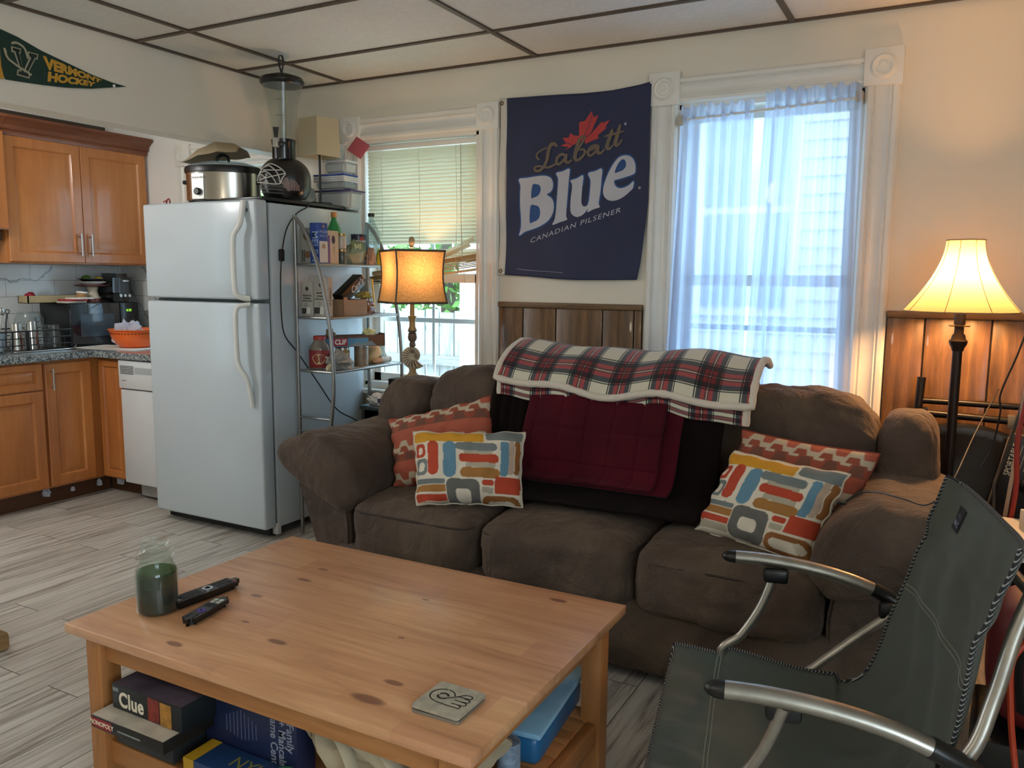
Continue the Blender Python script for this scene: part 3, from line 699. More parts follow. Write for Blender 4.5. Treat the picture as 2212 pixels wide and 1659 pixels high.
def print_a(u, v, vs=1.0, us=1.0):
    X = 130+u*1770*us; Y = 285+(1-v)*1165*vs; c = lin('#d5cbb8')
    X += 12*math.sin(Y/160); Y += 14*math.sin(X/330)
    for x0, x1, y0, y1, r, col, ring in SH:
        if rr_in(X, Y, x0, x1, y0, y1, r) and not (ring and rr_in(X, Y, x0+ring, x1-ring, y0+ring, y1-ring, max(r-ring*.3, 20))): c = lin(col)
    return c
def print_b(u, v):
    r1, r2, cr, br_ = lin('#a2503a'), lin('#8c4430'), lin('#b5a58e'), lin('#6b4232')
    k = (v*2.3+.28) % 1.0; z = .11*(1 if math.sin(u*34+int(v*2.3)*1.7) > 0 else -1)*min(1, abs(math.sin(u*34+int(v*2.3)*1.7))*2.2)
    d = k-.42-z
    if abs(d) < .10: return cr
    return r1 if d > 0 else (br_ if d < -.28 else r2)
def pillow(name, label, TL, TR, BL, BR_, thick, pr, seed, pipe=None, ears=.02, back='#c9bfae', group=None, nu=150, nv=110):
    TL, TR, BL, BR_ = map(Vector, (TL, TR, BL, BR_)); ctr = (TL+TR+BL+BR_)/4; nrm = (TR-TL+BR_-BL).cross(TL-BL+TR-BR_).normalized()
    if nrm.y > 0: nrm = -nrm
    bot = Vector((ctr.x, ctr.y, min(BL.z, BR_.z))); t_ = thing(name, label, 'pillow', bot, group=group)
    def surf(u, v, s):
        a, c = abs(2*u-1), abs(2*v-1); pin = .035*(1-(a*c)**2.2)
        uu = .5+(u-.5)*(1-2*pin*(1-a**6)*0-0*pin); P = TL.lerp(TR, u).lerp(BL.lerp(BR_, u), 1-v)
        cen = ctr-P; sag = .05*(c**4)*(1-a**2)+.05*(a**4)*(1-c**2); P = P+cen*sag
        th = thick/2*((1-a**3.2)*(1-c**3.2))**.55
        q = P*9+Vector((seed, 0, 0)); wv = .010*noise.noise(q)+.006*noise.noise(q*2.6); ed = max(a, c)**5
        fold = .010*ed*math.sin(26*(u if c > a else v)+seed)
        return P+nrm*(s*(th+.003)+wv*(1-ed)*1.0*(1 if s > 0 else .3)+fold)
    bm = B(); cl = bm.loops.layers.float_color.new('print')
    for s in (1, -1):
        g_ = [[bm.verts.new(surf(i/nu, j/nv, s)) for j in range(nv+1)] for i in range(nu+1)]
        cols = [[(*pr(i/nu, j/nv), 1) if s > 0 else (*lin(back), 1) for j in range(nv+1)] for i in range(nu+1)]
        for i in range(nu):
            for j in range(nv):
                ids = ((i, j), (i+1, j), (i+1, j+1), (i, j+1))
                if s < 0: ids = ids[::-1]
                fc = bm.faces.new([g_[a][b] for a, b in ids])
                for l, (a, b) in zip(fc.loops, ids): l[cl] = cols[a][b]
    bmesh.ops.remove_doubles(bm, verts=bm.verts, dist=.0004)
    rim = [surf(i/40, 0, 1) for i in range(40)]+[surf(1, i/30, 1) for i in range(30)]+[surf(1-i/40, 1, 1) for i in range(40)]+[surf(0, 1-i/30, 1) for i in range(30)]
    b2 = bm; me_o = obj('cover', b2, vcol('printed_linen'), t_, world=True, angle=180)
    obj('piping', tube(B(), [p-nrm*.003 for p in rim], .0042, 6, closed=True), mat('pipe_'+(pipe or 'cream'), {'rust': '#7c3122', None: '#c8bda9'}.get(pipe, '#c8bda9'), .85), t_, world=True)
    return t_
pillow('throw_pillow', 'rust red wave-print pillow leaning behind the patterned one at the fridge end', (-2.05, 2.73, .715), (-1.60, 2.80, .84), (-1.93, 2.60, .475), (-1.50, 2.70, .52), .13, print_b, 2, 'rust', back='#7c3f30')
pillow('throw_pillow', 'cream pillow printed with coloured bars, standing upright at the fridge end of the sofa', (-1.815, 2.565, .715), (-1.385, 2.685, .735), (-1.70, 2.42, .475), (-1.345, 2.59, .475), .13, print_a, 5)
pillow('throw_pillow', 'rust red wave-print pillow in the sofa corner near the floor lamp', (-.60, 2.80, .80), (-.165, 2.74, .775), (-.66, 2.74, .49), (-.26, 2.68, .45), .12, print_b, 7, 'rust', back='#7c3f30')
pillow('throw_pillow', 'cream pillow printed with coloured bars, tilted against the rust pillow by the folding chair', (-.605, 2.70, .745), (-.235, 2.585, .735), (-.705, 2.615, .48), (-.325, 2.48, .47), .13, lambda u, v: print_a(u, v, 1.15, .98), 9)

# charging cable lying over the arm
t_ = thing('charging_cable', 'thin black charging cable with a small plug lying on the sofa arm', 'cable', (-.2, 2.5, .7))
obj('wire', tube(B(), smooth_path([(-.235, 2.50, .672), (-.20, 2.50, .70), (-.15, 2.48, .715), (-.08, 2.42, .72), (-.02, 2.35, .73), (.03, 2.4, .78), (.09, 2.8, .86), (.16, 3.2, .95)], 8), .0022, 6), M_black, t_, world=True)
obj('plug', box(B(), -.257, -.232, 2.495, 2.507, .662, .672, .002), M_black, t_, world=True)
# =============== COFFEE TABLE ===============
TK = [(-1.56, 1.67, .03, .010), (-1.57, 1.76, .022, .008), (-1.59, 1.52, .024, .010), (-1.34, 1.34, .035, .012), (-.99, 1.235, .05, .017), (-.985, 1.315, .03, .011), (-1.54, 1.215, .03, .012), (-.87, 1.89, .03, .012), (-1.49, 1.385, .015, .006), (-1.18, 1.72, .014, .006), (-1.75, 1.3, .02, .008), (-1.1, 1.5, .012, .005)]
M_pine = wood('pine_top', '#b8855e', '#c99b72', '#d6ab84', 'X', 1.0, .42, 1.4, coat=.25, board=(1, .088), knots=[(a+1.285, b_-1.555, c, d) for a, b_, c, d in TK], dark='#6d4231')
M_pinez = wood('pine_leg', '#96602f', '#a8703f', '#b57d49', 'Z', 1.0, .5, 1.2); M_pinex = wood('pine_rail', '#96602f', '#a8703f', '#b57d49', 'X', 1.0, .5, 1.2); M_piney = wood('pine_side', '#96602f', '#a8703f', '#b57d49', 'Y', 1.0, .5, 1.2)
tb = thing('coffee_table', 'light brown pine coffee table with a slatted shelf below, in front of the sofa', 'table', (-1.285, 1.555, 0))
X0, X1, Y0, Y1 = -1.87, -.70, 1.16, 1.95
def TB(n, bm, m): return obj(n, bm, m, tb, world=True)
TB('table_top', box(B(), X0, X1, Y0, Y1, .436, .46, .003), M_pine)
for x in (X0+.035, X1-.09):
    for y in (Y0+.03, Y1-.085): TB('leg', box(B(), x, x+.055, y, y+.055, 0, .436, .003), M_pinez)
for y in (Y0+.045, Y1-.065): TB('apron', box(B(), X0+.09, X1-.09, y, y+.02, .366, .436, .001), M_pinex)
for x in (X0+.05, X1-.07): TB('apron', box(B(), x, x+.02, Y0+.085, Y1-.085, .366, .436, .001), M_piney)
for y in (Y0+.045, Y1-.07): TB('lower_rail', box(B(), X0+.09, X1-.09, y, y+.025, .095, .155, .002), M_pinex)
for x in (X0+.045, X1-.07): TB('lower_rail', box(B(), x, x+.025, Y0+.085, Y1-.085, .095, .155, .002), M_piney)
bm = B(); y = Y0+.072
while y < Y1-.09: box(bm, X0+.072, X1-.072, y, y+.058, .145, .163, .002); y += .0625
TB('shelf', bm, M_pinex)

# candle jar
M_gl = glassy('clear_glass', '#f6faf8', .008, .03)
def green_wax(): return mat('green_wax', '#0c1a0c', .45, var=.2)
t_ = thing('jar_candle', 'big glass jar candle with dark green wax and a knobbed glass lid, on the table', 'candle', (-1.735, 1.325, .4605))
obj('jar', lathe(B(), [(0, .001), (.046, .001), (.051, .006), (.052, .10), (.050, .112), (.041, .125), (.039, .135), (.046, .139), (.046, .144), (.038, .146), (.0375, .135), (.039, .124), (.048, .110), (.050, .10), (.0495, .01), (0, .006)], 40), M_gl, t_)
obj('wax', lathe(B(), [(0, .007), (.047, .008), (.0485, .05), (.0488, .072), (.044, .066), (.03, .060), (0, .060)], 36), green_wax(), t_)
obj('wax_film', lathe(B(), [(.0487, .072), (.0484, .080), (.0478, .1085)], 36), glassy('green_film', '#6d8a5f', .10, .2), t_)
obj('lid', lathe(B(), [(.0365, .136), (.037, .15), (.043, .153), (.044, .159), (.036, .163), (.030, .160), (.026, .166), (.033, .176), (.035, .184), (.030, .189), (.012, .188), (0, .184)], 40), M_gl, t_)
# remotes
def remote(name, label, loc, rz, L, W, H, btn, extra):
    t_ = thing(name, label, 'remote control', loc, rz, None)
    bm = B(); b = bmesh.new(); bmesh.ops.create_cube(b, size=1); b.transform(Matrix.Diagonal((L, W, H, 1)) @ T(0, 0, .5))
    bmesh.ops.bevel(b, geom=[e for e in b.edges if abs((e.verts[0].co-e.verts[1].co).z) > H*.5], offset=W*.32, segments=5, affect='EDGES')
    bmesh.ops.bevel(b, geom=[e for e in b.edges if e.verts[0].co.z < .001 and e.verts[1].co.z < .001], offset=H*.45, segments=3, affect='EDGES')
    merge(bm, b); obj('body', bm, M_black, t_)
    bm = B()
    for x, y, a, c, h in [q for q in btn if q[0] <= 0]: box(bm, x-a/2, x+a/2, y-c/2, y+c/2, H-.001, H+h, min(a, c)*.3)
    obj('lower_keys', bm, mat('rubber_key', '#232326', .6), t_); bm = B()
    for x, y, a, c, h in btn:
        if x > 0: box(bm, x-a/2, x+a/2, y-c/2, y+c/2, H-.001, H+h, min(a, c)*.3)
    obj('upper_keys', bm, MATS['rubber_key'], t_); extra(t_, H); return t_
def ex1(t_, H):
    obj('silver_dial', lathe(B(), [(.007, .0), (.0145, 0), (.0145, .0022), (.007, .0028)], 24, T(.012, 0, H)), mat('silver_key', '#b9b9bb', .25, .8), t_)
    obj('power_key', lathe(B(), [(0, .002), (.004, .002), (.0045, 0)], 14, T(.088, -.013, H)), mat('red_key', '#8c3a34', .5), t_)
    obj('gloss_panel', box(B(), -.103, -.075, -.018, .018, H-.0005, H+.0008, .0003), mat('gloss_black', '#111216', .08), t_)
bt = []
for i in range(5):
    for j in range(4): bt.append((.038+i*.0105, -.0165+j*.011, .007, .0075, .0014))
for i in range(6):
    for j in range(4): bt.append((-.068+i*.0105, -.0165+j*.011, .007, .0075, .0014))
remote('remote_control', 'longer black remote control with a silver ring key, beside the jar candle', (-1.70, 1.44, .4605), math.atan2(.215, .02), .215, .048, .022, bt, ex1)
def ex2(t_, H):
    b = B(); box(b, -.012, .012, -.0045, .0045, H-.0005, H+.0016, .002); box(b, -.0045, .0045, -.012, .012, H-.0005, H+.0016, .002); b.transform(T(-.018, 0, 0)); obj('purple_pad', b, mat('purple_key', '#5d4aa0', .5), t_)
    b = B()
    for x in (.036, .050):
        for y in (-.008, .008): box(b, x-.0055, x+.0055, y-.0055, y+.0055, H-.0005, H+.0016, .0025)
    obj('white_keys', b, mat('white_key', '#b7b9ac', .5), t_)
bt2 = [(x, y, .007, .008, .0015) for x in (.012, .022) for y in (-.011, 0, .011)]+[(x, y, .007, .007, .0015) for x in (-.046, -.058) for y in (-.009, .009)]
remote('remote_control', 'shorter black remote control with a purple cross pad, nearer the table edge', (-1.605, 1.365, .4605), math.atan2(.16, -.03), .155, .038, .02, bt2, ex2)
# coasters
def coaster_logo(par, z):
    K = .0001
    def q(x, y):  # drawing units -> metres on the plate
        return ((x-53)*.00112, (50-y)*.00112)
    b = B(); W_ = .0027
    arc = lambda cx_, cy_, rx, ry, a0, a1, n=12: [q(cx_+rx*math.cos(math.radians(a0+(a1-a0)*i/n)), cy_-ry*math.sin(math.radians(a0+(a1-a0)*i/n))) for i in range(n+1)]
    stroke(b, arc(36, 46, 23, 22, 262, 95), W_); stroke(b, arc(36, 46, 23, 22, 88, 20), W_)
    stroke(b, arc(38, 47, 9.5, 9, 15, 160), .0046); stroke(b, arc(38, 47, 9.5, 9, 180, 330), .0046)
    stroke(b, [q(45, 53), q(60, 40), q(74, 24)], W_, k=2)
    stroke(b, [q(34, 69), q(60, 71), q(86, 71)], W_, k=2)
    for k, (x, y) in enumerate(((78, 25), (80, 38), (80, 50), (78, 61))):
        stroke(b, [q(x-2, y), q(x+7, y), q(x+11, y+5), q(x+7, y+10), q(x-16-6*(k == 3)+4*k*0, y+11)] if k < 3 else [q(x, y), q(x+7, y+3), q(x+8, y+8), q(x+6, y+10)], W_, k=4)
    b.transform(T(0, 0, z)); obj('cut_emblem', b, mat('cut_line', '#1d1210', .9), par)
M_cst = mat('stone_grey', '#a09a89', .5, var=.18, vscale=60)
def rsq(s, r, n=6):
    out = []
    for cx_, cy_, a0 in ((s-r, s-r, 0), (-s+r, s-r, 90), (-s+r, -s+r, 180), (s-r, -s+r, 270)):
        for i in range(n+1): a = math.radians(a0+90*i/n); out.append((cx_+r*math.cos(a), cy_+r*math.sin(a)))
    return out
for k in range(2):
    t_ = thing('coaster', ('lower dark-edged square coaster under the engraved one', 'square grey coaster with a cut-out wing emblem, on top near the table corner')[k], 'coaster', (-.832+.001*k, 1.292, .4605+k*.0085), .02-.03*k)
    obj('plate', prism(B(), rsq(.055, .008), .0065, r=.0008), M_cst if k else mat('coaster_under', '#8d887d', .4, .4), t_); obj('cork_backing', prism(B(), rsq(.053, .008), .0085, T(0, 0, 0)), mat('cork_dark', '#1a1210', .9), t_) if k == 0 else coaster_logo(t_, .0066)
# fix the stack: lower plate sits on its backing
def card(name, label, x0, x1, y0, y1, z0, z1, col, cat='board game', rz=0, top=None):
    t_ = thing(name, label, cat, ((x0+x1)/2, (y0+y1)/2, z0), rz)
    w_, d_, h_ = (x1-x0)/2, (y1-y0)/2, z1-z0
    obj('box', box(B(), -w_, w_, -d_, d_, 0, h_, .002), col if not isinstance(col, str) else mat('card_'+name+col, col, .45), t_)
    if top: obj('lid_print', box(B(), -w_+.002, w_-.002, -d_+.002, d_-.002, h_-.0005, h_+.0006), top, t_)
    return t_, w_, d_, h_
def FR(y, x=0, z=0): return T(x, y, z) @ RX(PI/2)     # text plane that faces the front (-y)
M_cream = mat('ink_cream', '#d8ceb6', .6); M_inkr = mat('ink_red', '#8e1c22', .5); M_ink = mat('ink_black', '#141414', .6); M_inkw = mat('ink_white', '#e4e2dc', .6)
t_, w_, d_, h_ = card('board_game_box', 'dark flat game box at the bottom of the stack under the red-lettered one', -1.75, -1.545, 1.20, 1.50, .1635, .232, '#23272a')
obj('silver_label', box(B(), -.02, .03, -d_-.0006, -d_, .03, .045), mat('ink_grey', '#7d8180', .6), t_)
t_, w_, d_, h_ = card('board_game_box', 'flat black game box with a red name panel, sticking out beside the table leg', -1.755, -1.50, 1.14, 1.40, .2325, .264, '#16130f', top=mat('mono_top', '#b0a797', .5, var=.25, vscale=14))
obj('name_panel', box(B(), -w_+.004, -w_+.075, -d_-.0008, -d_, .005, h_-.004), M_inkr, t_)
obj('lettering', text(B(), 'MONOPOLY', .0155, FR(-d_-.001, -w_+.040, h_/2), bold=.02), M_cream, t_)
b = B(); box(b, -.02, .02, -.12, .0, h_, h_+.0012, M=T(-.03, .03, 0) @ RZ(-.5)); box(b, -w_+.002, -w_+.03, -.05, d_-.002, h_, h_+.0012); obj('red_stripe', b, M_inkr, t_)
obj('fine_print', box(B(), -.03, .05, -d_-.0006, -d_, .013, .017), mat('ink_grey', '#7d8180', .6), t_)
t_, w_, d_, h_ = card('board_game_box', 'dark mystery game box with big cream lettering and character cards, topmost of the stack', -1.735, -1.49, 1.185, 1.44, .2655, .328, '#12181a', top=mat('clue_top', '#4d4550', .25, var=.4, vscale=9))
obj('lettering', text(B(), 'Clue', .052, FR(-d_-.001, -.052, .027), bold=.03, sx=.86, space=1.06), M_cream, t_)
obj('card_print', box(B(), .008, .046, -d_-.0008, -d_, .003, .060), mat('card_red', '#7b2a20', .5, var=.35, vscale=60), t_)
obj('card_print', box(B(), .050, .088, -d_-.0008, -d_, .001, .058), mat('card_gold', '#a5722f', .5, var=.3, vscale=60), t_)
obj('fine_print', box(B(), -w_+.004, -w_+.024, -d_-.0006, -d_, .045, .054), mat('ink_grey', '#7d8180', .6), t_)
t_, w_, d_, h_ = card('board_game_box', 'tall navy blue game box with grey sideways lettering, standing next to the stack', -1.53, -1.235, 1.285, 1.345, .1635, .335, '#1d2748')
b = B()
for k, s in enumerate(('Family', '7+ Mancala', 'Game Center')): text(b, s, .031, FR(-d_-.001, .128-k*.025, .095-.012*k+.012) @ RZ(-PI/2), bold=.01, sx=.9)
obj('lettering', b, mat('ink_pale', '#8f93a3', .6), t_)
b = B()
for k in range(9): L_ = .05*(1-.12*abs(k-4)); box(b, -.075+k*.012, -.073+k*.012, -d_-.0006, -d_, .085-L_/2, .085+L_)
obj('print_lines', b, mat('ink_blue', '#5a6286', .6), t_)
t_, w_, d_, h_ = card('board_game_box', 'blue game box with a yellow end lying low in front of the navy box', -1.495, -1.25, 1.19, 1.275, .1635, .205, '#1c3a66')
obj('yellow_end', box(B(), -w_-.001, -w_+.032, -d_-.001, d_, .0005, h_+.0008), mat('ink_yellow', '#b58b1d', .5), t_)
obj('lettering', text(B(), 'NYLV', .05, T(.05, 0, h_+.001) @ RZ(0), bold=.0), mat('ink_olive', '#77733a', .6), t_)
# canvas tote
t_ = thing('canvas_tote', 'crumpled cream canvas tote bag stuffed on the table shelf', 'bag', (-1.04, 1.42, .1635))
def totef(k0, w_, d_, h_, sd):
    b = crumple(B(), w_, d_, h_, sd, .42, 2.2); return b
obj('bag', totef(0, .40, .30, .235, 4), mat('canvas', '#aa9c82', .9, bump=.3, bscale=200), t_, sub=1)
for k, pts in enumerate(([(-.15, -.13, .13), (-.17, -.16, .20), (-.05, -.165, .19), (.08, -.16, .13), (.14, -.16, .06)], [(-.08, -.16, .21), (-.02, -.17, .15), (.02, -.17, .05), (.05, -.17, .01)], [(.02, -.15, .22), (.09, -.17, .17), (.15, -.16, .10), (.17, -.14, .02)])):
    obj('strap', tube(B(), smooth_path(pts, 6), .016, 8, flat=.22), mat('canvas_strap', '#b3a68c', .9), t_)
t_ = thing('green_cord', 'dark green handle loop poking out in front of the canvas tote', 'handle', (-1.24, 1.235, .165))
obj('loop', tube(B(), smooth_path([(-.02, 0, .008), (-.01, 0, .05), (.03, .005, .065), (.06, .0, .04), (.05, 0, .01)], 6), .009, 8), mat('green_webbing', '#1e5a44', .7), t_)
t_ = thing('storage_container', 'blue plastic container with a clear lid, on the table shelf by the sofa', 'container', (-.875, 1.765, .1635), .10)
obj('tub', box(B(), -.075, .075, -.17, .17, 0, .075, .02, 3), mat('blue_plastic', '#1f5f8f', .35, var=.2), t_); obj('lid', box(B(), -.083, .083, -.18, .18, .076, .092, .006), mat('lid_blue', '#86b4d2', .12, var=.15), t_)
t_ = thing('paper_roll', 'blue and white patterned roll standing at the open end of the table shelf', 'roll', (-.815, 1.515, .1635))
obj('roll', lathe(B(), [(0, 0), (.026, 0), (.027, .003), (.027, .107), (.026, .11), (0, .11)], 24), mat('roll_print', '#7a8b9f', .5, var=.5, vscale=45), t_)
# =============== FOLDING CAMP CHAIR ===============
M_alu = mat('satin_aluminium', '#a29d94', .32, .9, var=.12, vscale=25, bump=.05, bscale=60)
M_can = mat('chair_canvas', '#454a42', .8, var=.10, vscale=4, bump=.15, bscale=400, sheen=.1)
ch = thing('camp_chair', 'grey-green canvas folding chair with rounded aluminium arms, in front of the sofa', 'chair', (-.20, 1.72, 0), math.atan2(-.2, -.98))
# local: +x is the way the chair faces, +y its left-hand side seen from behind (near the camera), z up
def prof_c(t):
    pts = [(.315, .375), (.20, .355), (.08, .335), (-.04, .325), (-.125, .345), (-.175, .43), (-.205, .56), (-.235, .70), (-.262, .80), (-.285, .875)]
    P_ = CH_P; x = t*(len(P_)-1); j = min(int(x), len(P_)-2); return P_[j].lerp(P_[j+1], x-j)
CH_P = smooth_path([(x, 0, z) for x, z in [(.315, .375), (.20, .355), (.08, .335), (-.04, .325), (-.125, .345), (-.175, .43), (-.205, .56), (-.235, .70), (-.262, .80), (-.285, .875)]], 10)
def seatf(u, v):
    p = prof_c(v); q = prof_c(min(1, v+.01)); q0 = prof_c(max(0, v-.01)); tg = (q-q0).normalized(); nr = Vector((tg.z, 0, -tg.x))
    if nr.z < 0 and v < .4: nr = -nr
    if v >= .4 and nr.x < 0: nr = -nr
    s = 2*u-1; half = .30+.0*v+(.02*math.sin(PI*min(1, v*2.2)) if v < .45 else 0)-.035*max(0, v-.5)/.5
    sag = (.055*math.exp(-((v-.30)/.22)**2)+.012)*(1-s*s)
    ed = .022*(1-abs(s)**8); crease = math.exp(-((v-.42)/.10)**2)
    wob = .005*noise.noise(Vector((u*6, v*9, 2)))+.008*crease*math.sin(abs(s)*16+v*12)*(1-s*s)+.004*math.sin(v*60+u*5)*math.exp(-((v-.82)/.05)**2)+.0045*math.sin(u*38+v*20)*math.exp(-((v-.05)/.06)**2)+.006*math.sin(u*21+v*5+2*math.sin(v*9))*math.exp(-((v-.62)/.14)**2)+.007*math.sin(u*9-v*11+1)*math.exp(-((v-.82)/.12)**2)+.008*math.sin((u+v)*14)*math.exp(-((v-.22)/.12)**2)*(.3+u)
    lift = .028*abs(s)**10*(1 if .12 < v < .38 else .3)
    return p+Vector((0, s*half, 0))+nr*(-sag-ed*.6+wob+lift)
bm = sheet(B(), seatf, 70, 150, uv=True); o = obj('canvas_seat', bm, M_can, ch, angle=180)
md = o.modifiers.new('thickness', 'SOLIDIFY'); md.thickness = .004; md.offset = 0
def two_tone(name):
    g = N(name); sp = g.n('SeparateXYZ'); g.t.links.new(g.coord(), sp.inputs[0])
    s = g.math('ADD', g.math('ADD', sp.outputs[0], g.math('MULTIPLY', sp.outputs[1], .8)), sp.outputs[2]); fr = g.math('FRACT', g.math('MULTIPLY', s, 130)); g.base(g.ramp(fr, [(0, '#16171a'), (.72, '#8a8a86')], 'CONSTANT')); g.b.inputs['Roughness'].default_value = .8; return g.m
M_cord = two_tone('edge_cord')
for u in (0, 1): obj('edge_cord', tube(B(), [seatf(u, i/90) for i in range(91)], .0048, 8), M_cord, ch)
for v in (0, 1): obj('edge_cord', tube(B(), [seatf(i/30, v) for i in range(31)], .0048, 8), M_cord, ch)
def seamline(v, off=.0028):
    b = B(); P_ = [seatf(i/60, v) for i in range(61)]; tube(b, [p+Vector((.0, 0, off)) if v < .4 else p+Vector((off, 0, .0)) for p in P_], .0011, 5); return b
M_seam = mat('seam_thread', '#83887c', .8)
for v in (.105, .113, .70, .708): obj('seam', seamline(v, .003), M_seam, ch)
# brand patch at the top far corner: dark square turned on its tip
def patch(du, dv, lift):
    u, v = .20+du, .905+dv; return seatf(u, v)+Vector((lift, 0, .001))
b = bmesh.new()
sheet(b, lambda a, c: patch((a-.5)*.105, (c-.5)*.062, .0045), 6, 6); obj('patch', b, mat('patch_black', '#15161c', .6), ch)
M_pt = mat('patch_thread', '#8b8aa6', .6); b = B()
fm = lambda co: patch(-co.x, co.y, .0052)
text(b, 'MAC', .026, bold=.02, depth=0, fn=lambda co: patch(co.x*1.4, co.y*.8-.012, .0062))
stroke(b, [(-.018, .004), (-.009, .020), (0, .006), (.009, .020), (.018, .004)], .0022, h=0, k=2)
for v_ in b.verts:
    if v_.co.z == 0 and abs(v_.co.x) < .03 and abs(v_.co.y) < .03: v_.co = patch(v_.co.x*1.4, v_.co.y*.8, .0062)
obj('patch_lettering', b, M_pt, ch)
for s in (1, -1):
    y = .355*s
    ar = smooth_path([(.175, y, .612), (.10, y, .612), (0, y, .603), (-.09, y, .585), (-.165, y, .560)], 6)
    a_ = obj('armrest', tube(B(), ar, .0195, 16, flat=.82), M_alu, ch)
    obj('end_cap', tube(B(), [(.173, y, .612), (.190, y, .612), (.201, y, .612), (.208, y, .612)], [.0198, .0185, .013, .004], 16, flat=.82), M_black, a_)
    obj('rear_sleeve', tube(B(), [(-.150, y, .566), (-.19, y-.0*s, .548), (-.225, y-.01*s, .528)], [.021, .021, .017], 14, flat=.85), M_black, a_)
    # the bent side tubes
    back_t = smooth_path([(-.312, .255*s, .83), (-.280, .272*s, .74), (-.250, .295*s, .63), (-.212, .322*s, .54), (-.12, .335*s, .445), (0, .33*s, .33), (.16, .32*s, .17), (.32, .31*s, .02)], 5)
    obj('frame_tube', tube(B(), back_t, .0125, 12), M_alu, ch)
    front_t = smooth_path([(.075, .345*s, .592), (.105, .335*s, .50), (.15, .325*s, .42), (.20, .318*s, .36), (.10, .315*s, .24), (-.12, .32*s, .10), (-.26, .33*s, .02)], 5)
    obj('frame_tube', tube(B(), front_t, .0115, 12), M_alu, ch)
    obj('bracket', box(B(), .045, .105, .335*s-.014, .335*s+.014, .562, .597, .008), M_black, ch)
    obj('bracket', box(B(), -.225, -.165, .335*s-.017, .335*s+.017, .50, .545, .01), M_black, ch)
    for (fx, fz) in ((.33, .0), (-.27, .0)): obj('foot', box(B(), fx-.02, fx+.02, .32*s-.018, .32*s+.018, 0, .03, .006), M_black, ch)
obj('cross_tube', tube(B(), [(.26, -.30, .285), (.26, .30, .285)], .011, 10), M_alu, ch)
obj('cross_tube', tube(B(), [(-.315, -.255, .79), (-.315, .255, .79)], .010, 10), M_alu, ch)
obj('cross_tube', tube(B(), [(.31, -.31, .03), (.31, .31, .03)], .011, 10), M_alu, ch)
obj('cross_tube', tube(B(), [(-.25, -.32, .03), (-.25, .32, .03)], .011, 10), M_alu, ch)

# =============== FLOOR LAMP ===============
LX, LY = .03, 3.38
fl = thing('floor_lamp', 'tall dark floor lamp with a glowing cream bell shade, beside the sofa', 'lamp', (LX, LY, 0))
M_lampm = mat('oiled_bronze', '#2a2220', .35, .6, var=.15)
obj('base', lathe(B(), [(0, 0), (.13, 0), (.132, .012), (.12, .022), (.06, .032), (.028, .05), (.018, .08), (0, .08)], 40), M_lampm, fl)
obj('pole', lathe(B(), [(.017, .06), (.017, .9), (.0165, 1.06), (.020, 1.062), (.021, 1.07), (.030, 1.088), (.031, 1.098), (.024, 1.105), (.022, 1.118), (.016, 1.125), (.015, 1.17), (.012, 1.171)], 24), M_lampm, fl)
obj('drip_plate', lathe(B(), [(0, 1.150), (.034, 1.151), (.036, 1.155), (0, 1.154)], 32), mat('aged_brass', '#8b6f45', .3, .8), fl)
obj('neck', lathe(B(), [(.012, 1.155), (.019, 1.157), (.019, 1.245), (.012, 1.25), (.008, 1.27), (.008, 1.29), (0, 1.29)], 20), M_lampm, fl)
obj('bulb', lathe(B(), [(0, 1.27), (.010, 1.275), (.010, 1.285), (.024, 1.30), (.026, 1.32), (.018, 1.345), (0, 1.355)], 20), emit('bulb_glass', '#ffd9a0', 6), fl)
def shade_prof(t):  # t 0 bottom .. 1 top
    return .19-.128*(1-(1-t)**1.75), 1.205+.255*t
bm = B(); n = 24; pr = [shade_prof(i/n) for i in range(n+1)]; lathe(bm, pr, 96)
M_shade = cloth('cream_shade', '#a89a7c', .40, 0, '#d9bd8c')
def scal(bm):
    for v in bm.verts:
        a = math.atan2(v.co.y, v.co.x); k = (a/(2*PI/8)+.06) % 1.0; v.co.x *= 1-.014*abs(math.sin(PI*k))**.5*0+.0; 
    return bm
obj('shade', bm, M_shade, fl, angle=180)
M_trimc = mat('shade_trim', '#6b5638', .8)
for k in range(8):
    a = 2*PI*k/8+.52; obj('rib', tube(B(), [((r+.0008)*math.cos(a), (r+.0008)*math.sin(a), z) for r, z in pr], .0011, 5), M_trimc, fl)
for r, z in (pr[0], pr[-1]): obj('rim', tube(B(), [(r*math.cos(2*PI*i/64), r*math.sin(2*PI*i/64), z) for i in range(64)], .0026, 6, closed=True), mat('shade_rim', '#a08a63', .8), fl)
obj('spider', tube(B(), [(-.062, 0, 1.455), (0, 0, 1.44), (.062, 0, 1.455)], .0018, 5), M_lampm, fl)

# =============== NIGHTSTAND + TABLE LAMP ===============
ns = thing('nightstand', 'small black open cabinet behind the sofa, next to the wire rack', 'cabinet', (-2.47, 3.42, 0))
bm = B(); M_blk = mat('black_laminate', '#0e0f10', .3)
for a in ((-2.625, -2.607, 3.26, 3.60, 0, .64), (-2.328, -2.31, 3.26, 3.60, 0, .64), (-2.607, -2.328, 3.58, 3.60, 0, .64), (-2.607, -2.328, 3.265, 3.58, .22, .238), (-2.607, -2.328, 3.265, 3.58, .0, .03)): box(bm, *a)
obj('carcass', bm, M_blk, ns, world=True, smooth=False)
obj('top', box(B(), -2.632, -2.303, 3.25, 3.605, .64, .662, .002), mat('dark_green_top', '#1b2a26', .3), ns, world=True)
d_ = obj('drawer', box(B(), -2.605, -2.330, 3.262, 3.55, .245, .44), mat('dark_maroon', '#2a0c0e', .6), ns, world=True)
obj('handle', box(B(), .0, .06, -.172, -.162, .355, .367, .003, M=T(-.08, 0, 0)), M_chrome, d_)
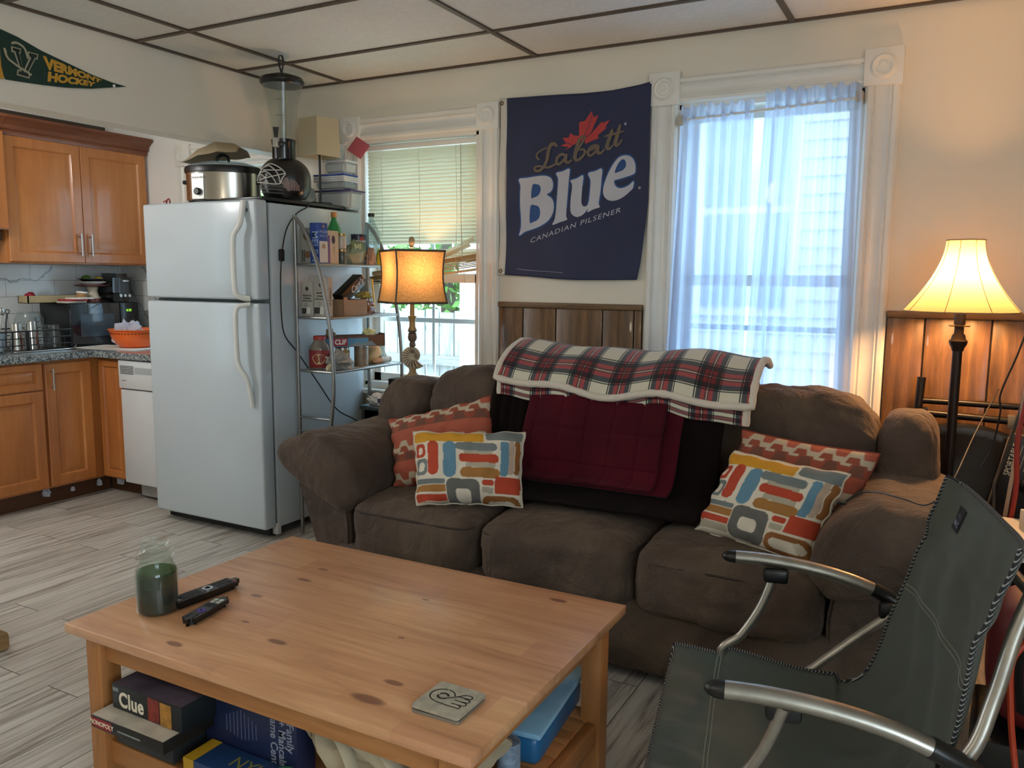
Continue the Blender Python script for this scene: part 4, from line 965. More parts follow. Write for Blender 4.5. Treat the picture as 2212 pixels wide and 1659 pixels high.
t_ = thing('speaker_box', 'small matt black box standing on the nightstand beside the lamp', 'box', (-2.575, 3.51, .6625), .1)
obj('box', box(B(), -.04, .045, -.04, .04, 0, .115, .003), M_blackm, t_); obj('grey_panel', box(B(), .047, .050, -.035, .035, .01, .105, .001), mat('pale_grey', '#9aa0a4', .5), t_)
t_ = thing('knotted_bag', 'white plastic bag with blue print and loose wire lying on the nightstand', 'bag', (-2.545, 3.315, .6625))
obj('bag', crumple(B(), .15, .10, .06, 3, .35, 3), mat('white_film', '#cfd0d0', .35, bump=.4, bscale=30), t_)
obj('blue_mark', box(B(), .015, .045, -.0475, -.044, .018, .04, .004), mat('ink_navy', '#1d2748', .5), t_)
obj('wire', tube(B(), smooth_path([(-.06, -.02, .04), (-.04, 0, .065), (.01, .01, .060), (.06, 0, .05)], 6), .0014, 5), M_blackm, t_)

TLX, TLY = -2.44, 3.45
tl = thing('table_lamp', 'lit table lamp with a square linen shade and a nautilus shell base', 'lamp', (TLX, TLY, .6625))
M_gild = mat('carved_wood', '#a08a68', .55, var=.2, vscale=30, bump=.2, bscale=60); M_bron = mat('carved_dark', '#6f5a45', .5, var=.25, vscale=30)
z0 = .6625
def zz_(l): return [(r, z-z0) for r, z in l]
obj('foot', lathe(B(), zz_([(0, z0), (.05, z0), (.05, .70), (.042, .72), (.028, .74), (.03, .775), (.030, .784), (.047, .79), (.049, .798), (.043, .805), (.03, .812), (.021, .82), (.017, .835), (.021, .845), (.015, .855), (.012, .87), (0, .87)]), 36), M_gild, tl)
obj('stem', lathe(B(), zz_([(.010, .955), (.017, .962), (.015, .975), (.013, .982), (.021, .992), (.024, 1.005), (.021, 1.02), (.022, 1.026), (.016, 1.03), (.024, 1.038), (.024, 1.042)]), 28), M_bron, tl)
obj('candle_tube', lathe(B(), zz_([(.021, 1.042), (.022, 1.046), (.016, 1.06), (.015, 1.085), (.018, 1.10), (.022, 1.112), (.022, 1.115), (.012, 1.116), (.0115, 1.2), (.0115, 1.25), (0, 1.25)]), 24), mat('gilt', '#ad8a55', .45, .2), tl)
# nautilus shell: a spiral disc, ribs in brown
def shellpt(th, k, s):
    """th 0..1 round the disc, k 0..1 centre to rim, s side"""
    ang = -0.75-th*2*PI*1.0; R = .038+.040*(1-th)**1.6; half = .026*(.35+.65*(1-th))*math.sqrt(max(0, 1-(k*2-1)**2))*.9+.002
    return Vector((R*k*math.cos(ang), s*half, R*k*math.sin(ang)))
bm = B()
for s in (-1, 1): sheet(bm, lambda u, v: shellpt(u, v, s), 60, 10)
sheet(bm, lambda u, v: shellpt(0, u, 2*v-1), 10, 4)
yawM = T(0, 0, .911-z0) @ RZ(yaw)
bm.transform(yawM); sh_ = obj('shell', bm, mat('shell_cream', '#c8baa0', .4), tl, angle=70)
bm = B()
for k in range(19):
    th = .012+k*.052; ribs = [shellpt(th+.018*math.sin(j*.35), .28+.70*j/8, -1)+Vector((0, -.0008, 0)) for j in range(9)]
    tube(bm, ribs, [.0008+.0031*math.sin(PI*min(1, j/8*1.0+.05)) for j in range(9)], 6, flat=.5)
bm.transform(yawM); obj('ribs', bm, mat('shell_brown', '#5f432c', .5), sh_)
# shade
ang = math.radians(55.3); Hs = .27
def sq(t, s=1.0):
    k = 1-.085*math.sin(PI*min(1, t*1.0))+(-.055)*t; return Hs/2*k*s
SZ0, SZ1 = 1.185-z0, 1.445-z0
cn = [(1, 1), (-1, 1), (-1, -1), (1, -1)]
M_lin = cloth('linen_shade', '#8f7a5c', .55, 0, '#c39a66', weave=110)
R_ = RZ(ang); shd = bpy.data.objects.new('shade', None)
bm = B()
for i in range(4):
    a, c = cn[i], cn[(i+1) % 4]
    sheet(bm, lambda u, v: R_ @ Vector(((a[0]+(c[0]-a[0])*u)*sq(v), (a[1]+(c[1]-a[1])*u)*sq(v), SZ0+(SZ1-SZ0)*v)), 8, 14)
bmesh.ops.remove_doubles(bm, verts=bm.verts, dist=.0005); shd = obj('shade', bm, M_lin, tl, angle=30)
M_bind = mat('grey_binding', '#5f5245', .8)
for t_v in (0.0, 1.0):
    q = sq(t_v)+.002; z = SZ0+(SZ1-SZ0)*t_v; b = B()
    for i in range(4):
        a, c = cn[i], cn[(i+1) % 4]; p0 = R_ @ Vector((a[0]*q, a[1]*q, z)); p1 = R_ @ Vector((c[0]*q, c[1]*q, z)); tube(b, [p0, p1], .0065, 6, flat=1.0)
    obj('binding', b, M_bind, shd)
for a in cn: obj('corner_binding', tube(B(), [R_ @ Vector((a[0]*(sq(j/14)+.0015), a[1]*(sq(j/14)+.0015), SZ0+(SZ1-SZ0)*j/14)) for j in range(15)], .0045, 6), M_bind, shd)
obj('spider', tube(B(), [R_ @ Vector((-.11, 0, SZ1-.01)), (0, 0, SZ1-.008), R_ @ Vector((.11, 0, SZ1-.01))], .002, 5), M_chrome, tl)
obj('finial', lathe(B(), zz_([(0, 1.44), (.005, 1.441), (.005, 1.46), (.011, 1.463), (.009, 1.47), (.013, 1.48), (.0155, 1.495), (.014, 1.508), (.007, 1.517), (0, 1.519)]), 20), M_gild, tl)
obj('bulb', lathe(B(), zz_([(0, 1.25), (.012, 1.255), (.014, 1.27), (.024, 1.29), (.026, 1.31), (.018, 1.33), (0, 1.337)]), 18), emit('bulb_glass_small', '#ffd49a', 5), tl)
# =============== FRIDGE ===============
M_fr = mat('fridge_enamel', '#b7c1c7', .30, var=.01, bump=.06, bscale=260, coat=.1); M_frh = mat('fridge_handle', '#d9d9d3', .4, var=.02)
FX0, FX1 = -3.725, -2.925
fr = thing('refrigerator', 'tall white top-freezer refrigerator with kitchen things piled on its top', 'refrigerator', (-3.325, 3.26, 0))
def FP(n, bm, m, par=fr, **k): return obj(n, bm, m, par, world=(par is fr), **k)
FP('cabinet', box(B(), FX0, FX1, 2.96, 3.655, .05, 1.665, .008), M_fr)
FP('gasket', box(B(), FX0+.012, FX1-.012, 2.945, 2.962, .07, 1.655), mat('grey_gasket', '#6d706e', .7), smooth=False)
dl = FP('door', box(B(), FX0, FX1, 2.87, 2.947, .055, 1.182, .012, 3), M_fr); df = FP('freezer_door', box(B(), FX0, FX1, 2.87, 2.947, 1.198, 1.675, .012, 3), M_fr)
off = -fr.location
def hnd(path, par):
    P_ = smooth_path([(x, y, z) for x, y, z in path], 6); b = tube(B(), P_, .0155, 12, flat=.75); b.transform(Matrix.Translation(off)); return obj('handle', b, M_frh, par)
h1 = hnd([(-2.995, 2.862, 1.668), (-2.995, 2.85, 1.60), (-3.0, 2.835, 1.55), (-3.028, 2.825, 1.50), (-3.032, 2.822, 1.40), (-3.030, 2.822, 1.28), (-3.026, 2.828, 1.225), (-3.0, 2.85, 1.207), (-2.975, 2.868, 1.204)], df)
h2 = hnd([(-2.975, 2.868, 1.176), (-3.0, 2.85, 1.172), (-3.026, 2.828, 1.155), (-3.030, 2.822, 1.08), (-3.028, 2.822, .94), (-3.02, 2.825, .88), (-2.99, 2.84, .82), (-2.980, 2.85, .76), (-2.978, 2.862, .68)], dl)
FP('hinge_cap', box(B(), FX1-.05, FX1+.003, 2.948, 2.975, .015, .07, .003), mat('hinge_white', '#c9cbc8', .4)); FP('kick_grille', box(B(), FX0+.03, FX1-.03, 2.93, 2.96, .012, .05), M_blackm)
b = B(); box(b, -2.985, -2.975, 2.866, 2.8695, 1.615, 1.632, .001); b.transform(Matrix.Translation(off)); obj('logo', b, mat('logo_grey', '#5f6468', .4), df)
FP('foot', box(B(), FX0+.12, FX0+.16, 2.97, 3.0, 0, .05), M_blackm); FP('foot', box(B(), FX1-.08, FX1-.04, 2.97, 3.0, 0, .05), M_blackm); FP('foot', box(B(), FX1-.08, FX1-.04, 3.58, 3.62, 0, .05), M_blackm)
ZF = 1.6755
# slow cooker
M_ss = mat('brushed_steel', '#a8a39a', .22, 1, var=.12, vscale=3)
sc_ = thing('slow_cooker', 'oval brushed steel slow cooker with black lid rim standing on the refrigerator', 'slow cooker', (-3.38, 3.10, ZF), yaw)
E_ = (.19, .138)
obj('foot_ring', lathe(B(), [(0, 0), (.92, 0), (.95, .012), (.95, .02), (0, .02)], 48, Matrix.Diagonal((E_[0], E_[1], 1, 1))), M_black, sc_)
obj('housing', lathe(B(), [(.95, .018), (.985, .022), (.99, .15), (1.0, .158), (.96, .162), (.9, .16)], 64, Matrix.Diagonal((E_[0], E_[1], 1, 1))), M_ss, sc_)
obj('crock_rim', lathe(B(), [(.93, .155), (1.02, .160), (1.03, .178), (1.0, .192), (.93, .194), (.9, .19)], 64, Matrix.Diagonal((E_[0], E_[1], 1, 1))), M_black, sc_)
ld = obj('lid', lathe(B(), [(.95, .194), (.93, .200), (.7, .214), (.4, .222), (0, .225)], 48, Matrix.Diagonal((E_[0], E_[1], 1, 1))), glassy('lid_glass', '#c9d2d2', .35, .1), sc_)
obj('knob', tube(B(), smooth_path([(-.03, 0, .222), (-.026, 0, .245), (0, 0, .258), (.026, 0, .245), (.03, 0, .222)], 5), .008, 10), M_black, ld)
pn = obj('control_panel', prism(B(), [(-.035, 0), (.035, 0), (.035, .125), (-.035, .125)], .006, T(-.087, -.1195, .024) @ RZ(-.30) @ RX(PI/2)), mat('panel_silver', '#bdbbb6', .35, .4), sc_)
b = B(); lathe(b, [(.018, 0), (.018, .012), (.014, .016), (0, .016)], 24, T(-.087, -.127, .06) @ RZ(-.30) @ RX(PI/2)); obj('dial', b, M_black, sc_)
obj('lettering', text(B(), 'CROCK·POT', .014, T(-.087, -.1315, .128) @ RZ(-.30) @ RX(PI/2)), M_ink, sc_)
obj('side_handle', box(B(), -.205, -.185, -.03, .03, .105, .125, .005), M_black, sc_); obj('side_handle', box(B(), .185, .205, -.03, .03, .105, .125, .005), M_black, sc_)
t_ = thing('paper_pouch', 'creased tan paper pouch lying on the lid of the slow cooker', 'pouch', (-3.40, 3.10, ZF+.262), yaw)
def pouch(u, v):
    x = -.175+.30*u; w_ = .07+.06*math.sin(PI*min(1, u*.8)); y = (v-.5)*2*w_; return Vector((x, y, .002+.075*(math.sin(PI*min(1, .03+u*.86))**.8)*(1-abs(2*v-1)**3)*(.75+.25*u)-.006*abs(math.sin(u*9+v*4))-.05*(1-u)*(1-u)))
o = obj('pouch', sheet(B(), pouch, 30, 16), mat('tan_paper', '#9d8b6f', .75, var=.12, bump=.3, bscale=25), t_); md = o.modifiers.new('t', 'SOLIDIFY'); md.thickness = .003
t_ = thing('red_clip', 'dark red plastic clip standing on the refrigerator beside the slow cooker', 'clip', (-3.60, 2.93, ZF))
obj('clip', tube(B(), smooth_path([(-.015, 0, .004), (-.008, 0, .022), (.006, 0, .028), (.012, 0, .016), (.012, 0, .004)], 5), .004, 6), M_inkr, t_)
obj('arm', tube(B(), [(-.005, 0, .024), (-.035, 0, .014)], .003, 6), M_inkr, t_)
# black tray
obj_t = thing('serving_board', 'flat black board under the drink dispenser on the refrigerator', 'board', (-3.07, 3.25, ZF))
obj('board', box(B(), -.14, .14, -.33, .33, 0, .016, .003), mat('board_black', '#151413', .3), obj_t)
# drink dispenser with a helmet base
ZD = ZF+.0165
dd_ = thing('drink_dispenser', 'tall clear drink tower rising from a black hockey helmet base on the refrigerator', 'drink dispenser', (-2.985, 3.13, ZD), yaw)
HA, HB, HC = .128, .105, .125
def hsurf(x, z, o=0.0):
    k = max(.02, 1-abs(x/HA)**2.4-abs((z-.09)/(HC*.94))**2.4); return Vector((x, -HB*k**(1/2.4)-o, z))
def helm(co, q):
    if co.z < -.085: co.z = -.085
    if co.x < -.05: co.x = -.05+(co.x+.05)*.85
    return co
bm = puff(B(), HA*2, HB*2, HC*2*.94, 2.4, 18, fn=helm); bm.transform(T(0, 0, .09)); hm = obj('helmet', bm, mat('helmet_black', '#100f10', .28, coat=.3), dd_)
b = B()
for z, x0_ in ((.066, -.108), (.048, -.106), (.032, -.102)):
    tube(b, [hsurf(x0_+i*.0122, z-.0009*i, .0005) for i in range(11)], .0032, 6, flat=.6)
obj('stripes', b, mat('stripe_silver', '#8f8b8b', .35, .4), hm)
M_cage = mat('cage_white', '#b9b5ad', .35)
cage = [[(-.115, .085), (-.10, .115), (-.078, .145), (-.045, .165), (-.01, .155), (.02, .135), (.035, .115), (.020, .092), (.012, .070), (-.02, .066), (-.07, .072), (-.115, .078)],
        [(-.075, .135), (-.03, .133), (.015, .133)], [(-.10, .088), (-.04, .10), (.033, .116)], [(-.070, .150), (-.045, .155), (-.012, .130), (.004, .105), (.012, .072)], [(-.10, .118), (-.07, .128), (-.042, .115), (-.02, .09), (-.008, .067)], [(-.108, .108), (-.085, .112), (-.062, .09), (-.052, .073)]]
b = B()
for c_ in cage: tube(b, [hsurf(p.x, p.y, .012) for p in smooth_path([(x, z, 0) for x, z in c_], 5)], .0031, 6)
obj('face_cage', b, M_cage, hm)
b = B()
def emap(co): return hsurf(co.x, co.y, .0022)
face = [(.030, .098), (.022, .088), (.020, .078), (.014, .068), (.020, .064), (.020, .056), (.024, .048), (.034, .048), (.038, .036), (.052, .034), (.054, .060), (.050, .085), (.044, .098)]
feath = [[(.050+.010*k, .040+.001*k), (.060+.011*k, .036), (.070+.008*k, .062), (.064+.004*k, .088), (.054+.004*k, .092-.003*k), (.050+.006*k, .07)] for k in range(4)]
for poly in [face]+feath:
    c_ = bmesh.new(); curve_mesh(c_, [poly]); bmesh.ops.subdivide_edges(c_, edges=c_.edges[:], cuts=1)
    for v in c_.verts: v.co = emap(v.co)
    merge(b, c_)
obj('head_emblem', b, mat('emblem_rose', '#7d6863', .5), hm)
b = B(); e2_ = lambda co: hsurf(co.x, co.y, .0034)
for c_ in ([(.026, .086), (.034, .088), (.038, .084)], [(.028, .078), (.035, .079)], [(.024, .060), (.031, .061)], [(.052, .096), (.056, .072), (.052, .05), (.058, .036)], [(.050, .104), (.062, .100), (.070, .090), (.082, .084)], [(.066, .088), (.068, .064), (.062, .040)], [(.078, .082), (.080, .060), (.072, .04)], [(.088, .074), (.089, .056), (.082, .042)]):
    c2 = bmesh.new(); stroke(c2, c_, .0018, h=0)
    for v in c2.verts: v.co = e2_(v.co)
    merge(b, c2)
obj('emblem_lines', b, M_ink, hm)
b = B(); c2 = bmesh.new(); text(c2, 'BLACKHAWKS', .0165, T(.035, .158, 0) @ RZ(-.62), depth=0, bold=.01, sx=1.0)
for v in c2.verts: v.co = Vector((v.co.x, -.062-.25*(.19-v.co.y), v.co.y+.004))
merge(b, c2); obj('lettering', b, mat('ink_silver', '#a4a19b', .4), hm)
obj('collar', lathe(B(), [(.056, .165), (.056, .265), (.058, .27), (.060, .292), (.054, .294), (.053, .27)], 40), mat('collar_black', '#0d0d0f', .15), dd_)
tp = obj('tap', box(B(), -.030, -.002, -.092, -.058, .245, .292, .005), mat('tap_grey', '#a8a499', .4), dd_)
b = B(); prism(b, [(-.006, 0), (.006, 0), (.013, .05), (.0145, .052), (-.0145, .052), (-.013, .05)], .016, T(-.016, -.066, .290) @ RX(PI/2), r=.003); lathe(b, [(.012, 0), (.012, .006), (0, .008)], 18, T(.008, -.082, .262) @ RX(PI/2)); obj('lever', b, M_black, tp)
obj('tower', lathe(B(), [(.052, .275), (.056, .33), (.070, .42), (.084, .50), (.097, .555), (.099, .565)], 48), glassy('clear_acrylic', '#eef1ef', .03, .05), dd_)
obj('ice_core', lathe(B(), [(.0, .30), (.018, .30), (.020, .45), (.022, .535)], 24), glassy('acrylic_core', '#eef1ef', .02, .05), dd_)
b = B()
for z in (.52, .475, .40): text(b, '– 100 oz –' if z > .5 else '— 80 oz —', .011, T(0, -.070, z) @ RX(PI/2 - .12), depth=.0001)
obj('scale_marks', b, M_ink, dd_)
lid_ = obj('lid', lathe(B(), [(.0, .548), (.097, .552), (.105, .560), (.108, .572), (.100, .588), (.062, .600), (.045, .606), (0, .608)], 48), M_black, dd_)
obj('loop_handle', tube(B(), smooth_path([(0, 0, .605), (-.006, 0, .632), (-.013, 0, .66), (-.012, 0, .688), (-.004, 0, .700), (.006, 0, .688), (.008, 0, .66), (.004, 0, .632), (0, 0, .605)], 5), .0042, 8), M_black, lid_)
# small unlit lamp
sl = thing('accent_lamp', 'unlit thin black lamp with a square cream paper shade, behind the drink dispenser', 'lamp', (-3.01, 3.42, ZD))
obj('base', box(B(), -.06, .06, -.06, .06, 0, .010, .002, M=RZ(.6)), M_black, sl); obj('pole', tube(B(), [(0, 0, .008), (0, 0, .30)], .006, 10), M_black, sl)
b = B(); a0 = math.radians(28.25+52)
for i in range(4):
    A, D = cn[i], cn[(i+1) % 4]
    sheet(b, lambda u, v: RZ(a0) @ Vector(((A[0]+(D[0]-A[0])*u)*(.0775-.006*v), (A[1]+(D[1]-A[1])*u)*(.0775-.006*v), .248+.198*v)), 1, 1)
bmesh.ops.remove_doubles(b, verts=b.verts, dist=.001); o = obj('shade', b, cloth('paper_shade', '#c9bc9e', .3), sl, smooth=False)
obj('lining', b2 if False else lathe(B(), [(.012, .26), (.012, .285), (0, .285)], 12), M_black, sl)
# plastic tubs behind
M_tub = glassy('frosted_tub', '#dde3e2', .5, .25); tz = ZF
def tub(name, label, cx_, cy_, z, w_, d_, h_, lidc=None, rz=0, lids=1):
    t_ = thing(name, label, 'container', (cx_, cy_, z), rz)
    b = bmesh.new(); bmesh.ops.create_cube(b, size=1)
    for v in b.verts: v.co = Vector((v.co.x*w_*(1 if v.co.z > 0 else .88), v.co.y*d_*(1 if v.co.z > 0 else .88), (v.co.z+.5)*h_))
    bmesh.ops.bevel(b, geom=b.edges[:], offset=.012, segments=3, affect='EDGES'); bm = B(); merge(bm, b); obj('tub', bm, M_tub, t_)
    zt = h_
    for k in range(lids): obj('lid', box(B(), -w_/2-.004, w_/2+.004, -d_/2-.004, d_/2+.004, zt, zt+.009, .003), lidc if k == lids-1 and lidc else mat('lid_white', '#c9ced2', .4), t_); zt += .010
    return z+zt+.0005
q = tub('storage_tub', 'large clear tub with a purple lid, bottom of the pile on the refrigerator', -3.005, 3.575, tz, .235, .13, .095, mat('lid_purple', '#3c3163', .4), .05)
q = tub('storage_tub', 'clear tub topped by several lids, the uppermost one blue', -3.03, 3.57, q, .20, .12, .045, mat('lid_cobalt', '#27479a', .4), .05, 4)
q2 = tub('storage_tub', 'open-topped clear tub without coloured lid, above the blue lid', -2.995, 3.57, q, .15, .11, .062, None, .03)
t_ = thing('round_tub', 'round translucent yogurt tub on top of the container pile', 'container', (-3.02, 3.555, q2))
obj('tub', lathe(B(), [(0, 0), (.045, 0), (.056, .072), (.060, .074), (.060, .084), (0, .086)], 32), M_tub, t_)
t_ = thing('pink_lid', 'pink square lid leaning upright against the container pile', 'lid', (-2.925, 3.60, q2+.015), yaw)
obj('lid', box(B(), -.045, .045, -.004, .004, 0, .09, .004, M=T(0, 0, .02) @ RX(-.15) @ RY(.6)), cloth('pink_plastic', '#c9727c', .4), t_)
t_ = thing('clear_bag', 'crinkled clear plastic bag stuffed behind the black helmet base', 'bag', (-3.185, 3.50, ZF))
obj('bag', crumple(B(), .10, .10, .15, 8, .3, 3), glassy('bag_film', '#d7dedc', .35, .15), t_)

# =============== WIRE RACK ===============
M_rack = mat('rack_grey_metal', '#8b8b89', .35, .7, var=.06)
rk = thing('shelf_rack', 'grey tubular metal rack with curved front legs, loaded with food beside the refrigerator', 'rack', (-2.75, 3.36, 0))
def RP(n, bm, m=M_rack): return obj(n, bm, m, rk, world=True)
for y in (3.065, 3.63):
    RP('back_post', tube(B(), [(-2.865, y, 0), (-2.865, y, 1.61)], .010, 10))
    fp = smooth_path([(-2.865, y, 1.60), (-2.80, y, 1.53), (-2.725, y, 1.37), (-2.665, y, 1.12), (-2.64, y, .86), (-2.65, y, .66), (-2.70, y, .40), (-2.74, y, .20), (-2.75, y, 0)], 6)
    RP('front_leg', tube(B(), fp, .010, 10))
    for z in (.54, .61): RP('side_rung', tube(B(), [(-2.865, y, z), (-2.66, y, z)], .006, 8))
for z, xf in ((.845, -2.64), (1.11, -2.665), (1.37, -2.725)):
    RP('shelf', box(B(), -2.862, xf+.004, 3.07, 3.625, z-.006, z+.004, .002), mat('shelf_sheet', '#a9a9a3', .4, .4))
    b = B()
    for a, c in (((-2.865, 3.065), (xf, 3.065)), ((xf, 3.065), (xf, 3.63)), ((-2.865, 3.63), (xf, 3.63))): tube(b, [(a[0], a[1], z), (c[0], c[1], z)], .007, 8)
    RP('shelf_rail', b)
def vbox(name, label, x0, x1, y0, y1, z0, z1, col, cat='box', **k):
    t_ = thing(name, label, cat, ((x0+x1)/2, (y0+y1)/2, z0)); obj('carton', box(B(), x0, x1, y0, y1, z0, z1, .0015), mat('carton_'+col, col, .6, var=.05), t_, world=True); return t_
def NEAR(x, y, z, rz=0): return T(x, y-.0008, z) @ RX(PI/2) @ RZ(rz)           # text on a face that faces -y
def SIDE(x, y, z, rz=0): return T(x+.0008, y, z) @ RZ(PI/2) @ RX(PI/2) @ RZ(rz)   # text on a face that faces +x
def put(t_, n, bm, m): bm.transform(Matrix.Translation(-t_.location)); return obj(n, bm, m, t_)
S3, S2, S1 = 1.3745, 1.1145, .8495
t_ = vbox('cookie_box', 'grey snack carton with cookie pictures at the near end of the top rack shelf', -2.858, -2.792, 3.09, 3.14, S3, S3+.175, '#8d8c86')
b = B(); lathe(b, [(0, .001), (.020, .001), (.020, 0)], 20, NEAR(-2.815, 3.09, S3+.135)); lathe(b, [(0, .001), (.018, .001), (.018, 0)], 20, NEAR(-2.808, 3.09, S3+.045)); put(t_, 'cookie_picture', b, mat('cookie_brown', '#6d5138', .6))
b = B(); text(b, 'SNICKER', .013, NEAR(-2.838, 3.09, S3+.04, -PI/2)); box(b, -2.846, -2.843, 3.0885, 3.09, S3+.01, S3+.07); box(b, -2.830, -2.827, 3.0885, 3.09, S3+.01, S3+.07); put(t_, 'lettering', b, M_ink)
t_ = vbox('cracker_box', 'tall blue melba snacks carton standing on the top rack shelf', -2.788, -2.730, 3.085, 3.148, S3, S3+.198, '#2c4a96')
put(t_, 'lettering', text(B(), 'MELBA', .052, NEAR(-2.757, 3.085, S3+.085, -PI/2), bold=.02, sx=.95), mat('ink_skyblue', '#8fa6d0', .6))
b = B(); box(b, -2.7305, -2.729, 3.087, 3.146, S3+.006, S3+.11); put(t_, 'white_panel', b, mat('carton_white', '#c9c7bf', .6))
b = B(); text(b, 'MELBA', .019, SIDE(-2.73, 3.117, S3+.155), bold=.01); text(b, 'SNACKS', .015, SIDE(-2.73, 3.117, S3+.135)); put(t_, 'lettering', b, mat('ink_skyblue', '', .6) if False else MATS['ink_skyblue'])
b = B(); lathe(b, [(0, .001), (.012, .001), (.012, 0)], 16, SIDE(-2.7285, 3.117, S3+.085)); lathe(b, [(0, .001), (.007, .001), (.007, 0)], 16, SIDE(-2.73, 3.117, S3+.182)); put(t_, 'food_picture', b, mat('toast_tan', '#b08b6a', .6))
t_ = vbox('wafer_box', 'cream carton with a purple edge between the blue carton and the green bottle', -2.795, -2.735, 3.155, 3.235, S3, S3+.165, '#c3b196')
b = B(); box(b, -2.796, -2.780, 3.1542, 3.155, S3+.0, S3+.12); box(b, -2.7355, -2.7342, 3.156, 3.170, S3, S3+.14); put(t_, 'purple_edge', b, mat('ink_purple', '#6d4a86', .6))
b = B(); lathe(b, [(0, .001), (.017, .001), (.017, 0)], 20, SIDE(-2.735, 3.195, S3+.12) @ Matrix.Diagonal((.7, 1.2, 1, 1))); put(t_, 'oval_logo', b, mat('ink_plum', '#3a2438', .5))
b = B(); stroke(b, [(-.02, 0), (-.012, .008), (-.004, -.002), (.006, .009), (.014, 0), (.024, .008)], .002, M=SIDE(-2.735, 3.195, S3+.07, -PI/2)); put(t_, 'script_line', b, mat('ink_brown', '#5b4334', .6))
def bottle(name, label, loc, prof, m, capm, capprof, cat='bottle'):
    t_ = thing(name, label, cat, loc); obj('body', lathe(B(), prof, 28), m, t_); obj('cap', lathe(B(), capprof, 20), capm, t_); return t_
M_dark = mat('dark_liquid', '#20281f', .2)
t_ = bottle('juice_bottle', 'green plastic bottle with an orange-brown cap at the back of the top shelf', (-2.805, 3.285, S3), [(0, 0), (.034, 0), (.036, .01), (.036, .16), (.033, .185), (.013, .225), (.012, .24), (0, .24)], mat('green_plastic', '#2c8747', .25, coat=.2), mat('cap_amber', '#b0793a', .45), [(.014, .238), (.0155, .24), (.0155, .262), (.012, .265), (0, .265)])
for k, (zz2, lab, cc) in enumerate(((S3, 'small empty glass jar under another jar beside the cream carton', '#4c5651'), (S3+.0785, 'small labelled jar stacked on the empty glass jar', '#b9b3a6'))):
    t_ = bottle('spice_jar', lab, (-2.745, 3.272, zz2), [(0, 0), (.019, 0), (.022, .006), (.022, .055), (.019, .064), (0, .065)], mat('jar_body_%d' % k, cc, .2), mat('gold_lid', '#a58a58', .3, .7), [(.020, .064), (.021, .065), (.021, .076), (0, .077)])
t_ = thing('rice_bag', 'green and white bag of rice slumped on the top rack shelf', 'bag', (-2.775, 3.40, S3))
obj('bag', crumple(B(), .09, .16, .125, 11, .2, 2, n=8), mat('rice_white', '#8d9078', .45, var=.1), t_)
b = B(); sheet(b, lambda u, v: Vector((.030+.016*math.sin(PI*v), -.07+.11*u, .055+.065*v)), 8, 5); o = obj('green_print', b, mat('rice_green', '#5a6b38', .5), t_)
obj('lettering', text(B(), 'BAS', .034, T(.049, -.025, .094) @ RZ(PI/2) @ RX(PI/2), bold=.02), mat('ink_pale_green', '#c5cba6', .6), t_)
t_ = thing('snack_bag', 'small bag with a red meat picture and green corner beside the rice bag', 'bag', (-2.745, 3.505, S3)); obj('bag', crumple(B(), .05, .07, .095, 4, .2, 3, n=8), mat('snack_print', '#96765f', .45, var=.35, vscale=30), t_)
t_ = thing('soup_can', 'plain lower soup can hidden behind the rice bag', 'can', (-2.785, 3.50, S3)) if False else None
cn_t = thing('soup_tin', 'dark blue tin with white lettering showing above the rice bag', 'can', (-2.815, 3.49, S3))
obj('tin', lathe(B(), [(0, 0), (.038, 0), (.039, .003), (.039, .155), (.041, .157), (.041, .162), (.038, .163), (0, .161)], 32), mat('tin_navy', '#1a1c2c', .3), cn_t)
b = B(); text(b, 'PROGRESSO', .0135, None, depth=0, bold=.02)
for v in b.verts: a = -.35+v.co.x/.0395; v.co = Vector((.0398*math.cos(a), .0398*math.sin(a), .125+v.co.y))
obj('lettering', b, M_inkw, cn_t)
b = B(); sheet(b, lambda u, v: Vector((.0397*math.cos(-.75+.7*u), .0397*math.sin(-.75+.7*u), .132+.018*v*math.sin(PI*u))), 10, 3); obj('red_banner', b, mat('banner_red', '#a33a2c', .5), cn_t)
M_pet = glassy('clear_pet', '#dbe9ec', .12, .06)
t_ = bottle('soda_bottle', 'large empty clear bottle with a black cap at the window end of the top shelf', (-2.785, 3.565, S3), [(0, .002), (.040, 0), (.044, .012), (.044, .10), (.046, .155), (.043, .18), (.018, .235), (.016, .25), (.016, .262)], M_pet, M_black, [(.0175, .26), (.0175, .278), (0, .279)])
t_ = thing('chip_bag', 'bright yellow-green bag at the window end of the top shelf', 'bag', (-2.735, 3.57, S3)); obj('bag', crumple(B(), .03, .05, .09, 6, .15, 2, n=8), mat('lime_foil', '#b0b31c', .4), t_)
